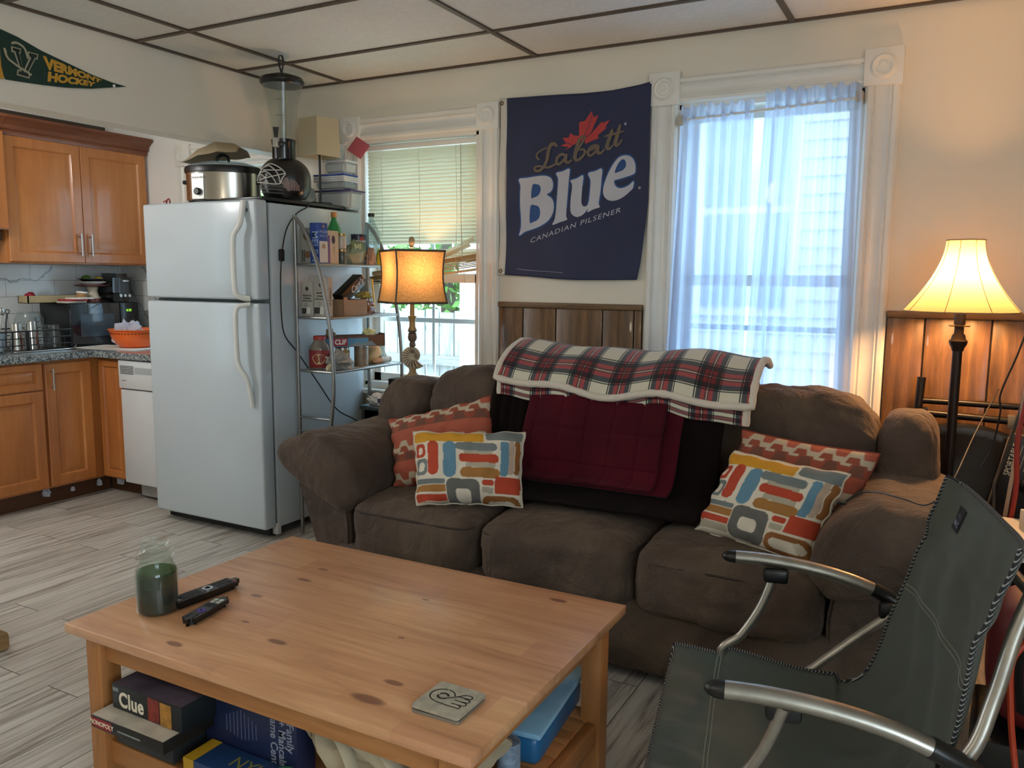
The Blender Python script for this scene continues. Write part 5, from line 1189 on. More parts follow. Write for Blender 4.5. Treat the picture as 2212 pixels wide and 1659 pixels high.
# middle shelf
def utensil(x0, x1, y0, y1, h_, label):
    t_ = vbox('utensil_box', label, x0, x1, y0, y1, S2, S2+h_, '#a7a59d'); xc = (x0+x1)/2
    b = B(); lathe(b, [(0, .0008), (.010, .0008), (.010, 0)], 18, NEAR(xc, y0, S2+h_*.80)); 
    text(b, 'ASSORTED', .0125, NEAR(xc, y0, S2+h_*.60), bold=.02, sx=.95); text(b, 'UTENSILS', .0125, NEAR(xc, y0, S2+h_*.52), bold=.02, sx=.95); box(b, x0+.004, x1-.004, y0-.0006, y0, S2+h_*.68, S2+h_*.685)
    put(t_, 'lettering', b, mat('ink_dark_grey', '#33342f', .6))
    b = B(); box(b, x0+.005, x1-.005, y0-.0006, y0, S2+h_*.435, S2+h_*.465); put(t_, 'green_band', b, mat('ink_moss', '#4d5b45', .6))
    b = B(); tube(b, [(xc-.008+.0085*math.cos(a), y0-.0006, S2+h_*.33+.0085*math.sin(a)) for a in [k*PI/8 for k in range(16)]], .0008, 4, closed=True); box(b, x0+.002, xc-.004, y0-.0006, y0, S2+h_*.08, S2+h_*.24)
    put(t_, 'emblem', b, MATS['ink_dark_grey'])
    b = B()
    for k in range(3): tube(b, [(xc-.004+k*.009, y0-.0012, S2+h_*.08), (xc+k*.008, y0-.0012, S2+h_*.26)], .0026, 6)
    put(t_, 'fork_picture', b, M_inkw); return t_
utensil(-2.856, -2.782, 3.09, 3.15, .172, 'shorter grey carton of assorted utensils at the near end of the middle shelf')
t_ = utensil(-2.776, -2.686, 3.09, 3.125, .195, 'taller grey carton of assorted utensils with its flap open, on the middle shelf')
b = B(); box(b, -2.6862, -2.6852, 3.092, 3.123, S2+.003, S2+.192); put(t_, 'cream_side', b, mat('carton_cream', '#b8a893', .6)); put(t_, 'side_lettering', text(B(), 'UTENSILS 24', .016, SIDE(-2.685, 3.107, S2+.10, -PI/2), bold=.01), MATS['ink_brown'])
b = B(); box(b, -2.79, -2.70, 3.088, 3.090, S2+.195, S2+.205, M=None); tube(b, smooth_path([(-2.80, 3.09, S2+.185), (-2.79, 3.085, S2+.205), (-2.77, 3.088, S2+.20)], 5), .005, 6); put(t_, 'flap', b, MATS['carton_#a7a59d'])
t_ = thing('cardboard_box', 'open brown cardboard box in the middle of the middle shelf', 'box', (-2.735, 3.285, S2))
b = B(); x0, x1, y0, y1 = -2.80, -2.672, 3.19, 3.375
for a in ((x0, x1, y0, y0+.004, 0, .085), (x0, x1, y1-.004, y1, 0, .085), (x0, x0+.004, y0, y1, 0, .085), (x1-.004, x1, y0, y1, 0, .083), (x0, x1, y0, y1, 0, .004)): box(b, a[0], a[1], a[2], a[3], S2+a[4], S2+a[5])
put(t_, 'carton', b, mat('corrugated', '#9a7c5f', .8, var=.06, vscale=12)); b = B(); text(b, '—·— —·—', .012, SIDE(-2.672, 3.28, S2+.055)); put(t_, 'faint_print', b, mat('ink_tan', '#7d6248', .8))
t_ = thing('cracker_carton', 'black cracker carton with script lettering propped at a slant in the cardboard box', 'box', (-2.715, 3.285, S2+.135), rot=(math.radians(32), 0, 0))
obj('carton', box(B(), -.03, .03, -.095, .095, -.028, .028, .001), mat('carton_black', '#14130f', .35), t_); obj('orange_end', box(B(), -.0305, .0305, .0955, .0975, -.028, .028), mat('end_copper', '#b8753c', .5), t_)
obj('lettering', text(B(), "Carr's", .044, T(.0308, .032, 0) @ RZ(PI/2) @ RX(PI/2) @ RZ(-PI/2*0-.0), bold=.0, shear=.3), M_inkw, t_)
b = B(); tube(b, [(.0308, .03+.034*math.cos(a), .024*math.sin(a)) for a in [-.5+k*PI/14*1.2 for k in range(15)]], .0007, 4); lathe(b, [(0, .001), (.018, .001), (.018, 0)], 16, T(.0305, -.085, -.012) @ RY(PI/2)); obj('cracker_picture', b, mat('toast_tan', '', .6) if False else MATS['toast_tan'], t_)
t_ = thing('bread_bag', 'bag of brown bread under a green-yellow packet on the middle shelf', 'bag', (-2.745, 3.45, S2)); obj('bag', crumple(B(), .09, .12, .085, 2, .2, 3), mat('bread_brown', '#7d4f36', .35, var=.3, vscale=25, coat=.4), t_)
t_ = thing('salad_packet', 'green and yellow packet lying on the brown bread bag', 'packet', (-2.745, 3.44, S2+.087)); obj('packet', crumple(B(), .09, .11, .035, 9, .2, 3), mat('packet_olive', '#96904a', .4, var=.35, vscale=30), t_)
t_ = thing('tea_packet', 'grey and yellow packet leaning at the window end of the middle shelf', 'packet', (-2.78, 3.52, S2), rot=(.15, 0, .1)); obj('packet', box(B(), -.03, .03, -.02, .02, 0, .19, .006), mat('packet_grey', '#7e8a86', .5), t_); obj('yellow_top', box(B(), -.03, .031, .021, .035, .03, .185, .004), mat('packet_yellow', '#d0a52a', .5), t_)
# bottom shelf
t_ = thing('pretzel_jar', 'clear plastic jar with a red lid and red label on the lowest rack shelf', 'jar', (-2.785, 3.135, S1))
obj('jar', lathe(B(), [(0, 0), (.050, 0), (.053, .006), (.053, .105), (.050, .118), (.030, .142), (.028, .150)], 32), glassy('jar_plastic', '#b7b0a6', .30, .08), t_)
obj('contents', lathe(B(), [(0, .003), (.047, .004), (.048, .095), (0, .097)], 28), mat('pretzel_brown', '#6d4a30', .8, var=.4, vscale=60), t_)
obj('label_wrap', lathe(B(), [(.0532, .012), (.0538, .013), (.0538, .098), (.0532, .099)], 40), mat('label_red', '#7e1f22', .5, var=.1), t_)
obj('lid', lathe(B(), [(.028, .148), (.0315, .15), (.0315, .166), (.027, .169), (0, .169)], 28), mat('lid_red', '#a83230', .4), t_)
b = B()
def cyl(co, a0=-.95, r=.0545, z0_=.055): a = a0+co.x/r; return Vector((r*math.cos(a), r*math.sin(a), z0_+co.y))
c2 = bmesh.new(); curve_mesh(c2, [[(.034*math.cos(a)*(1+.12*math.sin(3*a)), .026*math.sin(a)) for a in [k*PI/16 for k in range(32)]]]); bmesh.ops.subdivide_edges(c2, edges=c2.edges[:], cuts=1)
for v in c2.verts: v.co = cyl(v.co)
merge(b, c2); obj('label_cloud', b, mat('label_cream', '#c2ae82', .6), t_)
b = B(); text(b, 'HONEY', .015, depth=0, bold=.01); 
for v in b.verts: v.co.y += .009
text(b, 'WHEAT', .015, T(0, -.009, 0), depth=0, bold=.01)
for v in b.verts: v.co = cyl(v.co, r=.0552)
obj('lettering', b, mat('ink_rust', '#8b5a2a', .6), t_)
t_ = thing('grocery_bag', 'knotted whitish plastic grocery bag at the front of the lowest shelf', 'bag', (-2.71, 3.185, S1)); obj('bag', crumple(B(), .11, .17, .085, 14, .45, 3.2), cloth('bag_white', '#b6b4ae', .3), t_)
t_ = thing('napkin', 'cream paper napkin corner under the grocery bag', 'napkin', (-2.685, 3.10, S1)); obj('napkin', crumple(B(), .05, .05, .035, 5, .3, 3, n=8), mat('napkin_cream', '#b5a78d', .8), t_)
t_ = bottle('mustard_jar', 'yellow jar behind the grocery bag on the lowest shelf', (-2.765, 3.285, S1), [(0, 0), (.034, 0), (.037, .006), (.037, .08), (.033, .088)], mat('mustard', '#9c7a26', .25, coat=.4), mat('lid_steel', '#a8a59c', .3, .8), [(.034, .086), (.035, .087), (.035, .101), (0, .102)], 'jar')
t_ = bottle('food_tin', 'pale metal tin with a worn paper label on the lowest shelf', (-2.715, 3.375, S1), [(0, 0), (.036, 0), (.037, .003), (.037, .098), (.036, .100)], mat('tin_label', '#857564', .45, .3, var=.2, vscale=30), mat('lid_steel', '', .3) if False else MATS['lid_steel'], [(.036, .099), (.0375, .1), (.0375, .104), (0, .1035)], 'can')
ck = thing('bar_carton', 'long shallow open carton of snack bars with blue mountain print, resting on the jars', 'box', (-2.735, 3.325, S1+.1055), math.radians(58))
L_, W_, Hh = .165, .045, .058; b = B()
for a in ((-L_, L_, -W_, -W_+.003, 0, Hh), (-L_, L_, W_-.003, W_, 0, Hh), (-L_, -L_+.003, -W_, W_, 0, Hh), (L_-.003, L_, -W_, W_, 0, Hh+.008), (-L_, L_, -W_, W_, 0, .003)): box(b, *a)
obj('carton', b, mat('carton_brown', '#5b4030', .55), ck)
obj('blue_print', box(B(), -L_+.001, L_*.45, -W_-.0008, -W_, .002, Hh*.78), mat('print_sky', '#4a7fa6', .5, var=.15, vscale=12), ck)
b = B(); prism(b, [(-.04, 0), (.01, .018), (.05, .012), (.09, .026), (.12, 0)], .0006, T(0, -W_-.0008, .003) @ RX(PI/2)); obj('mountain_print', b, mat('print_grey', '#75808a', .5), ck)
obj('red_panel', box(B(), -.112, -.038, -W_-.0016, -W_-.0006, .006, .044), mat('panel_red', '#9c2030', .5), ck)
obj('lettering', text(B(), 'CLIF', .034, T(-.075, -W_-.0018, .025) @ RX(PI/2), bold=.035, sx=.95), M_inkw, ck)
obj('wrapper_tip', crumple(B(), .05, .04, .06, 3, .3, 3, n=8, M=T(-.11, .01, .035)), mat('wrapper_gold', '#8d7a5d', .35, var=.3, vscale=30), ck); obj('wrapper_tip', crumple(B(), .07, .04, .06, 12, .3, 3, n=8, M=T(.10, .015, .035)), mat('wrapper_green', '#9fae8b', .35, var=.3, vscale=30), ck)
t_ = thing('bread_loaf', 'tan sliced loaf in clear wrap at the window end of the lowest shelf', 'bread', (-2.74, 3.50, S1+.03), rot=(.45, 0, 0)); obj('loaf', puff(B(), .075, .13, .07, 3, 8, M=T(0, 0, .02)), mat('bread_tan', '#b08a58', .7, var=.2, vscale=25), t_)
t_ = thing('baguette', 'long bread stick in printed paper lying under the loaf', 'bread', (-2.70, 3.53, S1)); obj('loaf', tube(B(), [(0, -.085, .016), (0, -.06, .016), (0, .06, .018), (0, .075, .018)], [.006, .015, .015, .008], 12), mat('bread_crust', '#9c6b40', .6, var=.2), t_); obj('sleeve', tube(B(), [(0, -.01, .0165), (0, .068, .0185)], .0165, 12), mat('sleeve_print', '#9b958c', .5, var=.35, vscale=40), t_)
t_ = thing('produce_bag', 'clear bag with pale green contents by the window on the lowest shelf', 'bag', (-2.76, 3.575, S1)); obj('bag', crumple(B(), .09, .05, .13, 6, .3, 3), glassy('bag_film', '', .3) if 'bag_film' not in MATS else MATS['bag_film'], t_)
obj('greens', crumple(B(), .06, .035, .05, 2, .3, 3, n=8, M=T(0, 0, .003)), mat('pale_green', '#a9b77a', .6), t_)
# lamp cord with its switch, down the refrigerator side
t_ = thing('lamp_cord', 'black lamp cord with an inline switch hanging down the refrigerator side', 'cord', (-2.91, 3.08, .9))
cp = [(-2.98, 3.38, 1.697), (-2.935, 3.27, 1.692), (-2.905, 3.20, 1.66), (-2.895, 3.11, 1.62), (-2.89, 3.04, 1.55), (-2.90, 3.015, 1.45), (-2.905, 3.00, 1.3), (-2.905, 3.0, 1.12), (-2.905, 3.02, 1.02), (-2.90, 3.10, .93), (-2.89, 3.22, .78), (-2.89, 3.38, .60), (-2.89, 3.56, .50), (-2.89, 3.64, .35), (-2.89, 3.64, .05)]
cw = [Vector(p) for p in cp]; put(t_, 'wire', tube(B(), smooth_path(cw, 6), .0032, 6), M_black)
put(t_, 'switch', box(B(), -2.916, -2.892, 2.998, 3.022, 1.385, 1.445, .007), M_black)
# outlines on the banner and the pennant, in mm on their planes
FL_TOP = [(-315, 898),(-198, 893),(-47, 889),(99, 884),(240, 884),(376, 893),(435, 902)]
FL_RIGHT = [(435, 902),(435, 751),(434, 565),(432, 377),(420, 250),(402, 90),(385, 9)]
FL_BOT = [(-320, 28),(-187, 22),(-47, 11),(81, 6),(227, 7),(385, 9)]
FL_HEM = [(-350, 901),(-315, 898),(-320, 28),(-358, 28)]
GRO = [(-341, 876),(-344, 49)]
B_O = [(-246, 503),(-201, 507),(-158, 511),(-116, 513),(-86, 509),(-63, 496),(-53, 469),(-57, 445),(-69, 431),(-87, 421),(-61, 403),(-48, 378),(-47, 348),(-56, 321),(-75, 296),(-105, 277),(-140, 263),(-174, 253),(-210, 243),(-241, 225),(-233, 258),(-232, 306),(-238, 368),(-239, 423),(-237, 470)]
B_1 = [(-169, 471),(-145, 473),(-129, 467),(-122, 450),(-126, 432),(-139, 417),(-157, 411),(-176, 410)]
B_2 = [(-179, 369),(-154, 372),(-133, 364),(-124, 344),(-126, 317),(-139, 300),(-159, 292),(-183, 290)]
L_ = [(-37, 521),(-3, 527),(34, 538),(33, 498),(28, 419),(24, 352),(23, 312),(28, 296),(-10, 285),(-53, 273),(-40, 301),(-33, 354),(-29, 421),(-26, 474),(-27, 497)]
U_ = [(40, 481),(75, 490),(107, 503),(105, 455),(102, 402),(103, 373),(110, 359),(121, 356),(134, 362),(141, 385),(144, 420),(146, 459),(144, 482),(132, 511),(168, 519),(202, 528),(201, 476),(198, 425),(192, 383),(191, 363),(197, 350),(165, 341),(135, 328),(137, 345),(122, 326),(104, 313),(82, 307),(64, 313),(50, 325),(44, 348),(45, 398),(50, 444),(48, 467)]
E_O = [(370, 506),(369, 537),(358, 562),(339, 578),(313, 583),(286, 576),(262, 552),(241, 519),(224, 482),(211, 437),(213, 408),(226, 389),(246, 379),(270, 378),(298, 386),(325, 401),(349, 420),(360, 432),(363, 463),(341, 447),(314, 436),(290, 435),(272, 446),(265, 470),(292, 477),(326, 485),(360, 494)]
E_I = [(267, 506),(275, 533),(289, 555),(302, 565),(314, 563),(321, 550),(321, 533),(308, 517),(288, 510)]
LEAF = [(6, 625),(26, 641),(-17, 648),(11, 659),(-8, 685),(25, 685),(33, 705),(54, 692),(78, 689),(77, 752),(106, 756),(140, 800),(152, 770),(175, 777),(153, 730),(136, 691),(167, 725),(192, 749),(200, 739),(233, 752),(208, 714),(222, 718),(175, 685),(179, 670),(151, 663),(113, 649),(104, 669),(68, 657),(39, 641)]
S_L = [(-34, 646),(-49, 660),(-69, 654),(-82, 623),(-87, 590),(-102, 561),(-128, 538),(-155, 541),(-154, 555),(-128, 559),(-94, 551),(-64, 554),(-38, 567)]
S_Lt = [(-88, 644),(-118, 635),(-142, 619),(-143, 600),(-129, 591)]
S_a1 = [(14, 600),(-8, 608),(-31, 593),(-35, 567),(-19, 563),(3, 581),(16, 604),(11, 578),(26, 567),(47, 579)]
S_b = [(51, 588),(69, 613),(97, 657),(109, 678),(100, 686),(81, 668),(67, 626),(62, 588),(73, 575),(95, 586),(111, 607),(105, 624),(84, 622)]
S_a2 = [(116, 610),(148, 621),(176, 635),(155, 637),(132, 619),(131, 596),(148, 595),(169, 613),(180, 635),(178, 606),(195, 602),(212, 617)]
S_t1 = [(215, 623),(232, 660),(248, 703),(233, 660),(224, 626),(236, 618),(253, 633)]
S_t2 = [(257, 633),(270, 676),(287, 722),(274, 676),(266, 639),(278, 632),(301, 655)]
S_x = [(207, 675),(238, 682),(273, 686),(307, 694)]
ST1 = [(313, 725)]
ST2 = [(391, 432)]
LINE = [(-251, 59),(-164, 51),(-71, 46),(9, 41)]
CP = [(-178, 184),(300, 321),(-182, 209),(303, 342)]
P_OUT = [(-291, 182),(-212, 168),(-114, 137),(-9, 112),(102, 88),(205, 76),(282, 73),(188, 50),(98, 27),(-16, 8),(-123, -2),(-212, -8),(-276, -12),(-282, -1),(-289, 35),(-292, 90)]
P_YEL = [(-330, 186),(-291, 182),(-292, 90),(-289, 35),(-282, -1),(-279, -8),(-334, -28)]
V_A = [(-245, 124),(-203, 124),(-206, 103),(-211, 103),(-198, 41),(-170, 99),(-180, 100),(-177, 120),(-132, 119),(-136, 96),(-145, 97),(-179, 35),(-172, 29),(-176, 12),(-229, 15),(-225, 38),(-214, 39),(-234, 101),(-245, 101)]
V_B = [(-239, 120),(-208, 119),(-210, 108),(-215, 107),(-197, 30),(-164, 96),(-172, 106),(-171, 116),(-138, 115),(-141, 101),(-148, 102),(-184, 35),(-179, 27),(-181, 17),(-223, 20),(-221, 32),(-208, 33),(-229, 108),(-239, 108)]
ARC = [(-243, 134),(-226, 142),(-207, 139),(-190, 128),(-182, 106),(-178, 90)]
STK = [(-274, 109),(-270, 88),(-260, 71),(-237, 58),(-216, 48),(-189, 38),(-167, 28)]
BLADE = [(-278, 108),(-271, 111),(-264, 94),(-269, 86),(-276, 94)]
VT = [(-115, 119),(151, 75),(-113, 64),(144, 61)]
HT = [(-95, 59),(120, 57),(-101, 16),(113, 38)]
# =============== BANNER ===============
FY = YB-.028
def interp(P_, t):
    x = t*(len(P_)-1); j = min(int(x), len(P_)-2); return Vector(P_[j]).lerp(Vector(P_[j+1]), x-j)
def at_x(P_, x):
    for a, b_ in zip(P_, P_[1:]):
        if a[0] <= x <= b_[0]: return a[1]+(b_[1]-a[1])*(x-a[0])/max(1, b_[0]-a[0])
    return P_[0][1] if x < P_[0][0] else P_[-1][1]
def wave(x, z): return .004*math.sin(x*11+z*3)+.005*math.sin(z*5.5-x*7+1)+.003*math.sin(x*31+z*12)*max(0, .5-z)+.004*math.exp(-((x-.25-z*.25)/.03)**2)
def flat(p, o=0.0): x, z = p[0]/1000, p[1]/1000; return Vector((x-1.7, FY-wave(x, z)-o, z+1.3))
bn = thing('beer_banner', 'dark blue cloth beer banner with white lettering and a red maple leaf on the wall', 'banner', (-1.68, FY, 1.31))
def banner_body(u, v):
    t = smooth_step(u); L = Vector((-317, 28+870*v)); tp = interp(FL_TOP, u); bt = interp(FL_BOT, u); rt = interp(FL_RIGHT, 1-v)
    lf = Vector((FL_TOP[0][0]+(FL_BOT[0][0]-FL_TOP[0][0])*(1-v), FL_TOP[0][1]+(FL_BOT[0][1]-FL_TOP[0][1])*(1-v)))
    c00, c10, c01, c11 = Vector(FL_BOT[0]), Vector(FL_BOT[-1]), Vector(FL_TOP[0]), Vector(FL_TOP[-1])
    p = bt*(1-v)+tp*v+lf*(1-u)+rt*u-(c00*(1-u)*(1-v)+c10*u*(1-v)+c01*(1-u)*v+c11*u*v); return flat(p)
def smooth_step(x): return x
g = N('banner_blue'); g.base(g.ramp(g.noise(g.coord(), 3, 3), [(.3, '#141d3f'), (.7, '#19254c')])); g.b.inputs['Roughness'].default_value = .62; g.b.inputs['Sheen Weight'].default_value = .2; g.bump(g.noise(g.coord(), 700, 2), .1, .001)
o = obj('cloth', sheet(B(), banner_body, 70, 80), g.m, bn, world=True, angle=180); md = o.modifiers.new('t', 'SOLIDIFY'); md.thickness = .0012
def hem(u, v):
    A = Vector(FL_HEM[0]).lerp(Vector(FL_HEM[1]), u); D = Vector(FL_HEM[3]).lerp(Vector(FL_HEM[2]), u); p = D.lerp(A, v); p.x += 4*math.sin(v*9); return flat(p, .0015)
o = obj('white_hem', sheet(B(), hem, 4, 60), mat('hem_white', '#c9c5bd', .7, sheen=.2), bn, world=True, angle=180); md = o.modifiers.new('t', 'SOLIDIFY'); md.thickness = .0012
for k, gpt in enumerate(GRO):
    p = flat(gpt, .003); obj('grommet', lathe(B(), [(.005, 0), (.0055, .002), (.010, .002), (.011, 0)], 20, T(*p) @ RX(PI/2)), mat('brass_dark', '#7c6742', .35, .8), bn, world=True)
def drape(polys, off, cut=.02):
    b = bmesh.new(); curve_mesh(b, [[(x, y) for x, y in s] for s in polys])
    xs = [v.co.x for v in b.verts]; ys = [v.co.y for v in b.verts]; st = cut*1000
    x = min(xs)+st
    while x < max(xs): bmesh.ops.bisect_plane(b, geom=b.verts[:]+b.edges[:]+b.faces[:], plane_co=(x, 0, 0), plane_no=(1, 0, 0)); x += st
    y = min(ys)+st
    while y < max(ys): bmesh.ops.bisect_plane(b, geom=b.verts[:]+b.edges[:]+b.faces[:], plane_co=(0, y, 0), plane_no=(0, 1, 0)); y += st
    for v in b.verts: v.co = flat(v.co, off)
    return b
def sm(P_, k=3): return [(p.x, p.y) for p in smooth_path([(x, y, 0) for x, y in P_], k, True)]
def grow(P_, d):
    n = len(P_); out = []
    ar = sum(P_[i][0]*P_[(i+1) % n][1]-P_[(i+1) % n][0]*P_[i][1] for i in range(n)); sg = 1 if ar > 0 else -1
    for i in range(n):
        a, b_ = Vector(P_[i-1]), Vector(P_[(i+1) % n]); t = (b_-a).normalized(); out.append((P_[i][0]+sg*t.y*d, P_[i][1]-sg*t.x*d))
    return out
let = [sm(B_O), sm(B_1), sm(B_2), sm(L_), sm(U_), sm(E_O), sm(E_I)]
obj('letter_shadow', drape([grow(s, 7) for s in (sm(B_O), sm(L_), sm(U_), sm(E_O))], .0022), mat('ink_royal', '#1f4a82', .6), bn, world=True)
b = drape([sm(B_O), sm(B_1), sm(B_2)], .0036)
for s in ([sm(L_)], [sm(U_)], [sm(E_O), sm(E_I)]): merge(b, drape(s, .0036))
obj('blue_lettering', b, mat('ink_banner_white', '#b9b9c2', .65), bn, world=True)
obj('maple_leaf', drape([LEAF], .0022), mat('ink_leaf_red', '#b23a3a', .65), bn, world=True)
b = B()
def vein(pts, w_): c = bmesh.new(); stroke(c, pts, w_, h=0, k=4); [setattr(v, 'co', flat(v.co, .0030)) for v in c.verts]; merge(b, c)
vein([(98, 665), (130, 740), (145, 790)], 2.5); vein([(98, 665), (170, 725), (215, 770)], 2.5); vein([(70, 640), (15, 660), (-15, 680)], 2.5)
obj('leaf_veins', b, mat('banner_navy_ink', '#1b2850', .65), bn, world=True)
b = B()
for S_, w_ in ((S_L, [10, 18, 20, 18, 14, 12, 10, 9, 12, 9]), (S_Lt, [8, 10, 12, 8]), (S_a1, [12, 14, 16, 14, 12, 14, 18, 14, 9]), (S_b, [9, 11, 13, 9, 12, 18, 20, 16, 14, 12, 11, 9]), (S_a2, [8, 10, 10, 14, 16, 14, 12, 12, 14, 18, 12, 8]), (S_t1, [8, 12, 14, 20, 20, 12, 8]), (S_t2, [8, 12, 14, 20, 20, 12, 8]), (S_x, [6, 11, 11, 7])):
    c = bmesh.new(); stroke(c, S_, w_, h=0, k=6)
    for v in c.verts: v.co = flat(v.co, .0046+.0002*len(S_)/10)
    merge(b, c)
obj('script_lettering', b, mat('ink_bronze', '#6a5c4c', .6), bn, world=True)
a0, a1 = Vector(CP[0]), Vector(CP[1]); wl = (a1-a0).length; dv = (a1-a0).normalized(); up = Vector((-dv.y*.0+.16, 1)).normalized()
b = bmesh.new(); text(b, 'CANADIAN PILSENER', 36, depth=0, bold=.0, space=1.15)
xs = [v.co.x for v in b.verts]; k_ = wl/(max(xs)-min(xs)); mx = min(xs)
for v in b.verts: q = a0+dv*((v.co.x-mx)*k_)+up*((v.co.y+14)*.98); v.co = flat(q, .0036)
for st in (ST1, ST2):
    sb = B()
    for a in (0, 60, 120):
        c = bmesh.new(); r_ = 7; stroke(c, [(st[0][0]-r_*math.cos(math.radians(a)), st[0][1]-r_*math.sin(math.radians(a))), (st[0][0]+r_*math.cos(math.radians(a)), st[0][1]+r_*math.sin(math.radians(a)))], 2.5, h=0, k=1)
        for v in c.verts: v.co = flat(v.co, .0036)
        merge(sb, c)
    obj('star_mark', sb, MATS['ink_banner_white'], bn, world=True)
c = bmesh.new(); stroke(c, LINE, 1.5, h=0)
for v in c.verts: v.co = flat(v.co, .0026)
obj('hem_line', c, MATS['ink_banner_white'], bn, world=True); obj('small_lettering', b, MATS['ink_banner_white'], bn, world=True)
for p_ in ((432, 896), (-330, 40)): obj('pin', lathe(B(), [(0, .003), (.004, .002), (.0045, 0)], 12, T(*flat(p_, .001)) @ RX(PI/2)), M_white, bn, world=True)

# =============== PENNANT ===============
PX = XH+.004
def pf(p, o=0.0): y, z = p[0]/1000+2.3, p[1]/1000+2.1; return Vector((PX+.004*math.sin(y*14)+.004+o, y, z))
pn_ = thing('pennant', 'green felt pennant with yellow lettering pinned on the wall above the kitchen opening', 'pennant', (PX, 2.2, 2.06))
def pdrape(polys, off):
    b = bmesh.new(); curve_mesh(b, polys); xs = [v.co.x for v in b.verts]; x = min(xs)+25
    while x < max(xs): bmesh.ops.bisect_plane(b, geom=b.verts[:]+b.edges[:]+b.faces[:], plane_co=(x, 0, 0), plane_no=(1, 0, 0)); x += 25
    for v in b.verts: v.co = pf(v.co, off)
    bmesh.ops.recalc_face_normals(b, faces=b.faces[:]); return b
P_L = [(-300, -18), (-300, 200)]
outl = [p for p in P_OUT if p[0] > P_OUT[0][0]-1]
obj('felt', pdrape([outl], 0), mat('green_felt', '#17352a', .95, bump=.3, bscale=400, sheen=.2), pn_, world=True)
obj('yellow_band', pdrape([[(-360, P_OUT[0][1]+40), (P_OUT[0][0], P_OUT[0][1]), P_OUT[-1], P_OUT[-2], P_OUT[-3], (P_YEL[-2][0], P_YEL[-2][1]), (-352, P_YEL[-1][1]-5)]], .0004), mat('yellow_felt', '#c08c2c', .9), pn_, world=True)
obj('emblem_outline', pdrape([V_A], .0025), mat('ink_pennant_cream', '#a79f86', .8), pn_, world=True)
obj('emblem_letter', pdrape([V_B], .0040), mat('ink_pennant_dark', '#1a2a22', .8), pn_, world=True)
b = B()
for S_, w_ in ((ARC, 9), (STK, 9)):
    c = bmesh.new(); stroke(c, S_, w_, h=0, k=5); [setattr(v, 'co', pf(v.co, .0046)) for v in c.verts]; merge(b, c)
merge(b, pdrape([BLADE], .0046)); obj('emblem_stick', b, MATS['ink_pennant_cream'], pn_, world=True)
b = B()
for word, Q in (('VERMONT', VT), ('HOCKEY', HT)):
    c = bmesh.new(); text(c, word, 1.0, depth=0, bold=.06); xs = [v.co.x for v in c.verts]; ys = [v.co.y for v in c.verts]
    x0, x1, y0, y1 = min(xs), max(xs), min(ys), max(ys); TL_, TR_, BL_, BR2 = [Vector(q) for q in Q]
    for v in c.verts:
        u, t = (v.co.x-x0)/(x1-x0), (v.co.y-y0)/(y1-y0); u = u**.93; v.co = pf(BL_.lerp(BR2, u).lerp(TL_.lerp(TR_, u), t), .0034)
    merge(b, c)
obj('lettering', b, mat('ink_pennant_gold', '#c3922f', .8), pn_, world=True)
obj('tack', lathe(B(), [(0, .004), (.006, .003), (.007, 0)], 12, T(*pf((212, 62), .003)) @ RY(PI/2)), M_white, pn_, world=True)

# =============== KITCHEN ===============
M_cab = None
g = N('maple_cabinet'); co = g.coord(scale=(1, 1, .35)); n1 = g.noise(co, 2.2, 4, .6, .6); n2 = g.noise(g.coord(scale=(14, 14, 1)), 4, 3)
g.base(g.mix(.12, g.ramp(n1, [(.3, '#9c5a29'), (.5, '#b36d36'), (.7, '#c48044')]), g.ramp(n2, [(.3, '#6b3f1f'), (.7, '#c79763')]))); g.b.inputs['Roughness'].default_value = .32; g.b.inputs['Coat Weight'].default_value = .2; M_cab = g.m
M_crown = wood('cherry_crown', '#5f3420', '#74422a', '#845034', 'Y', 1, .3, 1.0)
UP = [(0, 0), (0, -.019), (.003, -.021), (.062, -.021), (.066, -.018), (.070, -.012), (.076, -.012), (.094, -.019), (.10, -.020)]
def door(par, kind, wdt, hgt, M_, handle=None, raised=True):
    """panelled front: w x h centred on M_, facing local -y"""
    s = [(0, 0), (0, -.019), (.003, -.021), (.055, -.021), (.059, -.016), (.064, -.011), (.072, -.011), (.092, -.018), (.10, -.019)]
    if min(wdt, hgt) < .23: s = [(a*.62, b_) for a, b_ in s]
    b = ringpanel(B(), wdt, hgt, s); b.transform(M_); d = obj(kind, b, M_cab, par, world=True, angle=25)
    if handle:
        hx, hz0, hz1 = handle; b = tube(B(), [(hx, -.045, hz0), (hx, -.045, hz1)], .0055, 10)
        for z in (hz0+.018, hz1-.018): tube(b, [(hx, -.018, z), (hx, -.046, z)], .004, 8)
        b.transform(M_); obj('handle', b, M_chrome, d, world=False).data.transform(Matrix.Translation(-par.location))
    return d
def LM(y, z, x): return T(x, y, z) @ RZ(PI/2)          # faces +x
uc = thing('upper_cabinet', 'maple wall cabinet with two raised-panel doors and a cherry crown', 'cabinet', (-4.89, 3.21, 1.375))
obj('body', box(B(), -5.045, -4.74, 2.755, 3.675, 1.375, 2.10, .002), M_cab, uc, world=True)
door(uc, 'door', .455, .70, LM(2.987, 1.735, -4.74), (.195, -.31, -.175)); door(uc, 'door', .455, .70, LM(3.446, 1.735, -4.74), (-.195, -.31, -.175))
def crown(y0, y1, end=True):
    pr = [(-4.735, 2.085), (-4.722, 2.085), (-4.715, 2.10), (-4.715, 2.112), (-4.700, 2.118), (-4.700, 2.14), (-4.672, 2.165), (-4.655, 2.175), (-4.655, 2.19), (-4.735, 2.19)]
    M_ = Matrix(((1, 0, 0, 0), (0, 0, 1, y0), (0, 1, 0, 0), (0, 0, 0, 1)))
    return prism(B(), pr, y1-y0, M_)
